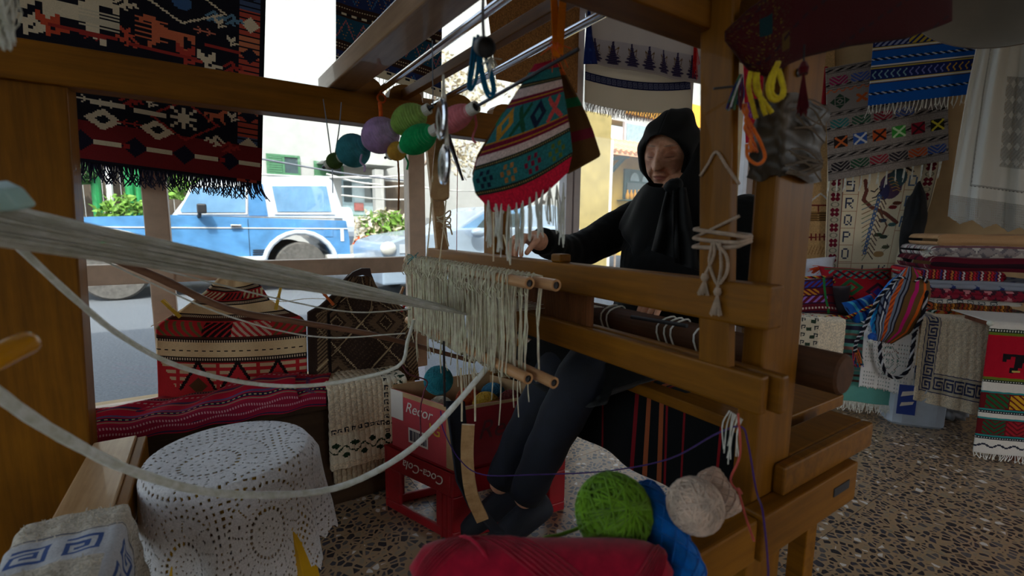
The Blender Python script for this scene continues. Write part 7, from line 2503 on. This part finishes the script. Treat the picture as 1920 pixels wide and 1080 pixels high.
# teal loops on a dark bobbin
tl2 = thing('teal_hank', 'teal yarn looped over a dark bobbin hanging below the chrome rod', 'yarn', P(905, 130, .62))
c = P(908, 88, .60)
ob('bobbin', MB().lathe([(.010, -.02), (.0125, -.018), (.0125, .018), (.0105, .020), (.0105, .012), (0, .011)], 18, c, nrm(CAMP - c + V(.1, 0, 0)), closed=False), MAT['black_trim'], tl2)
mt = yarn('teal_loop', (0, 92, 130))
m = MB()
for pts in ([(890, 70), (884, 110), (878, 160), (884, 168), (892, 150), (896, 110), (894, 72)], [(896, 66), (898, 100), (902, 140), (912, 176), (922, 182), (928, 165), (920, 130), (908, 100), (902, 70)], [(893, 75), (888, 125), (882, 160), (890, 158), (897, 125), (899, 75)],
            [(899, 75), (905, 130), (916, 172), (924, 170), (917, 135), (905, 85)]):
    m.tube(spline([P(px, py, .62) for px, py in pts], 30), .0022, 6)
ob('loops', m, mt, tl2, smooth=True)
m = MB()
m.tube(spline([P(906, -10, .62), P(905, 30, .62), P(907, 72, .615)], 8), .0022, 5)
ob('hanging_cord', m, MAT['cable'], tl2)
m = MB()
for k in range(26):
    p = P(922, 108, .61)
    m.tube([p, p + rng.normal(size=3) * .006 + V(0, 0, -.018 * random.random())], .0009, 3)
ob('white_tuft', m, MAT['white_yarn'], tl2)

# ------------------------------------------------------------------ things round the top right
DRW = pbr('dark_red_wool', (92, 12, 20), .95, .25, 60, .4, 400)
im = Img(120, 60, (60, 6, 12))
x, y = im.grid()
im.put((x < 34) & (rng.random(x.shape) < .22), (60, 30, 20)); im.put((x < 30) & (rng.random(x.shape) < .08), (90, 70, 18)); im.put((x > 16) & (x < 24) & (y > 14) & (y < 30), (8, 44, 50)); im.put((x > 28) & (x < 33) & (y > 34) & (y < 48), (80, 60, 22))
im.put((abs((x * .9 + y) % 46 - 20) < 1.5) & (x % 5 < 3), (40, 16, 26))
def redbagS(side):
    T_ = lerpf((0, 60), (.1, 20), (.3, -40), (1, -60))
    B_l = lerpf((0, 75), (.1, 128), (.18, 142), (.35, 104), (.55, 84), (.8, 70), (1, 40))
    def S(u, v):
        px = 1362 + 420 * u
        py = T_(u) + (B_l(u) - T_(u)) * v
        return atv(px, py, 'd', .62 + .16 * u + side * .03 * np.sqrt(np.clip(np.sin(PI * np.clip(u, 0, 1)) * np.sin(PI * v), 0, 1)))
    return S
rb = cloth('red_saddlebag', redbagS(-1), im.a, MAT['woven'], th=.005)
tag(rb, 'dark red woven bag hanging across the top right of the loom', 'bag')
cloth('back_panel', redbagS(1), im.a[::3, ::3], MAT['woven'], rb, th=.005)
m = MB()
for c0_, c1_, col in (((1378, 150), (1358, 205), 0), ((1384, 150), (1368, 208), 1), ((1390, 150), (1384, 205), 2)):
    pass
tsl = thing('hanging_tassel', 'tassel of white, blue and maroon yarn below the dark red bag', 'tassel', P(1380, 150, .62))
for col in ((190, 186, 190), (40, 50, 110), (90, 20, 36), (50, 90, 60)):
    m = MB()
    for k in range(9):
        a = P(1390 + random.uniform(-3, 3), 140, .62)
        b = P(1362 + 30 * random.random(), 188 + 20 * random.random(), .61 + .02 * random.random())
        m.tube(spline([a, (a + b) / 2 + rng.normal(size=3) * .002, b], 6), .0014, 4)
    ob('strands', m, yarn('tsl_%d' % col[0], col), tsl)
ob('cord', MB().tube([P(1392, 160, .62), P(1338, 166, .62)], .0017, 5), MAT['black_trim'], tsl)
m = MB()
for pts in ([(1412, 118), (1404, 160), (1412, 200), (1418, 222)], [(1418, 116), (1416, 165), (1432, 190), (1448, 212)], [(1424, 116), (1420, 150), (1430, 200), (1436, 216)], [(1455, 118), (1440, 160), (1446, 186), (1460, 186), (1468, 165), (1456, 130), (1452, 116)], [(1460, 116), (1450, 150), (1448, 176), (1464, 184), (1470, 168), (1460, 130)]):
    m.tube(spline([P(px, py, .64) for px, py in pts], 26), .0034, 7, True, None, .4)
tag(ob('yellow_yarn', m, yarn('yellow_loop', (226, 188, 40)), smooth=True), 'loops of yellow yarn hanging in front of the near post', 'yarn')
m = MB()
for k in range(5):
    pts = [P(1392 + 2 * k, 195, .62)]
    for q in range(6):
        pts.append(P(1394 + 5 * math.sin(2.2 * q + k) + 3 * q + 2 * k, 210 + 15 * q, .62 + .008 * math.sin(q * 2 + k)))
    m.tube(spline(pts, 26), .0015, 5)
m.tube(spline([P(px, py, .62) for px, py in ((1400, 270), (1402, 295), (1420, 308), (1434, 296), (1428, 272), (1412, 240))], 24), .0024, 6)
tag(ob('orange_netting', m, yarn('orange_net', (222, 110, 40)), smooth=True), 'tangled orange netting loop beside the near post', 'yarn')
dt = thing('maroon_tassel', 'dark maroon tassel on a thin cord in front of the near post', 'tassel', P(1506, 120, .60))
a, b = P(1507, 122, .60), P(1504, 212, .60)
m = MB().lathe([(.003, -.004), (.0065, .004), (.005, .012)], 10, a, nrm(b - a))
for k in range(40):
    q = rng.normal(size=3) * .0035
    m.tube([a + nrm(b - a) * .01, b + q + V(0, 0, .006 * random.random())], .0011, 3)
ob('tassel', m, yarn('maroon_yarn', (74, 8, 16)), dt)
ob('cord', MB().tube([P(1508, 84, .60), a], .0012, 4), MAT['black_trim'], dt)
tag(ob('sagging_string', MB().tube(spline([P(1488, 96, .9), P(1520, 108, 1.2), P(1545, 120, 1.5)], 10), .002, 4), MAT['cable']), 'thin dark string from the red bag to the wall hangings', 'string')
# round grey lamp shade
lc = P(1932, -78, .95)
LAX = nrm(nrm(lc - CAMP) * .75 + V(0, 0, .65))
lp = thing('hanging_lamp', 'round grey lamp shade hanging at the top right corner', 'lamp', lc)
GR = pbr('grey_enamel', (112, 104, 94), .45, .08, 6, .05)
ob('shade', MB().lathe([(.203, 0), (.208, .003), (.207, .012), (.17, .030), (.12, .055), (.06, .085), (.055, .09), (.05, .085), (.11, .050), (.165, .024), (.197, .006), (.203, 0)], 56, lc, LAX, closed=False), GR, lp, smooth=True)
ob('socket', MB().lathe([(.0, .05), (.02, .05), (.022, .09), (.012, .12), (0, .12)], 16, lc, LAX, closed=False), MAT['black_trim'], lp)
ob('bulb', MB().ball(lc + LAX * .03, (.028, .028, .034), 16, 10), pbr('unlit_bulb', (190, 186, 180), .3, .02, 5, 0), lp, smooth=True)
ob('cord', MB().tube([lc + LAX * .12, V(lc[0] + .10, lc[1] + .08, 2.6)], .003, 6), MAT['black_trim'], lp)

# ------------------------------------------------------------------ things at the left edge
yh_ = thing('yellow_spindle', 'glossy yellow wooden spindle blurred at the left edge', 'spindle', P(20, 660, .40))
a, b = P(-90, 712, .36), P(62, 637, .42)
ax = nrm(b - a)
L__ = np.linalg.norm(b - a)
ob('grip', MB().lathe([(.008, 0), (.0105, .3 * L__), (.0105, .9 * L__), (.009, .97 * L__), (.005, L__), (0, L__ * 1.01)], 20, a, ax, closed=False), pbr('yellow_varnish', (206, 140, 14), .2, .08, 10, .05, coat=.5), yh_, smooth=True)
m = MB().prism([P(-30, 340, .42), P(2, 356, .42), P(32, 388, .43), P(26, 396, .43), P(-30, 398, .42)], (.01, .02, .004))
tag(ob('shuttle_tip', m, pbr('pale_teal_plastic', (176, 216, 214), .25, .05, 10, 0), bevel=.004), 'pale teal glossy tip poking in at the left edge above the warp', 'shuttle')
m = MB()
for k in range(160):
    a = P(random.uniform(-40, 26), -20, .45 + random.uniform(-.02, .02))
    b = P(random.uniform(-40, 30), random.uniform(50, 96), .45 + random.uniform(-.02, .02))
    m.tube(spline([a, (a + b) / 2 + rng.normal(size=3) * .004, b], 6), .0009, 3)
tag(ob('white_fleece', m, MAT['white_yarn'], kind='stuff'), 'tuft of white fleece hanging at the top left corner', 'fleece')

# ------------------------------------------------------------------ treadle hung under the shafts
trd = thing('loom_treadle', 'wooden treadle strip in a dark strap hung on strings below the heddles', 'treadle', at(890, 960, z=.06))
pa, pb = P(878, 796, 1.08), P(884, 925, 1.10)
q = spline([pa, P(876, 860, 1.09), pb, P(905, 975, 1.12)], 10)
m = MB()
for i in range(9):
    m.bar(q[i], q[i + 1], .030, .008, (-.5, -.85, .1))
ob('strip', m, MAT['bare_y'], trd, bevel=0)
m = MB()
for (px, py, qx, qy) in ((866, 790, 864, 690), (891, 790, 888, 690)):
    m.tube(spline([P(px, py, 1.08), P((px + qx) / 2 + 1, (py + qy) / 2, 1.08), P(qx, qy, 1.07)], 8), .0024, 5)
ob('string', m, MAT['cream_yarn'], trd)
im = Img(10, 60, (20, 24, 40))
ob_s = cloth('strap', lambda u, v: atv(lerpf((0, 836), (.3, 846), (.6, 856), (.8, 880), (1, 925))(v) + 34 * u * (1 - .4 * v), 752 + 248 * v, 'd', 1.12 + .05 * u + .03 * v), im.a, NAVYB, trd, th=.006)
tag(ob('dangling_rod', MB().tube([P(832, 640, 1.05), P(834, 762, 1.08)], .0028, 6), MAT['steel']), 'thin grey rod dangling below the left end of the heddles', 'rod')
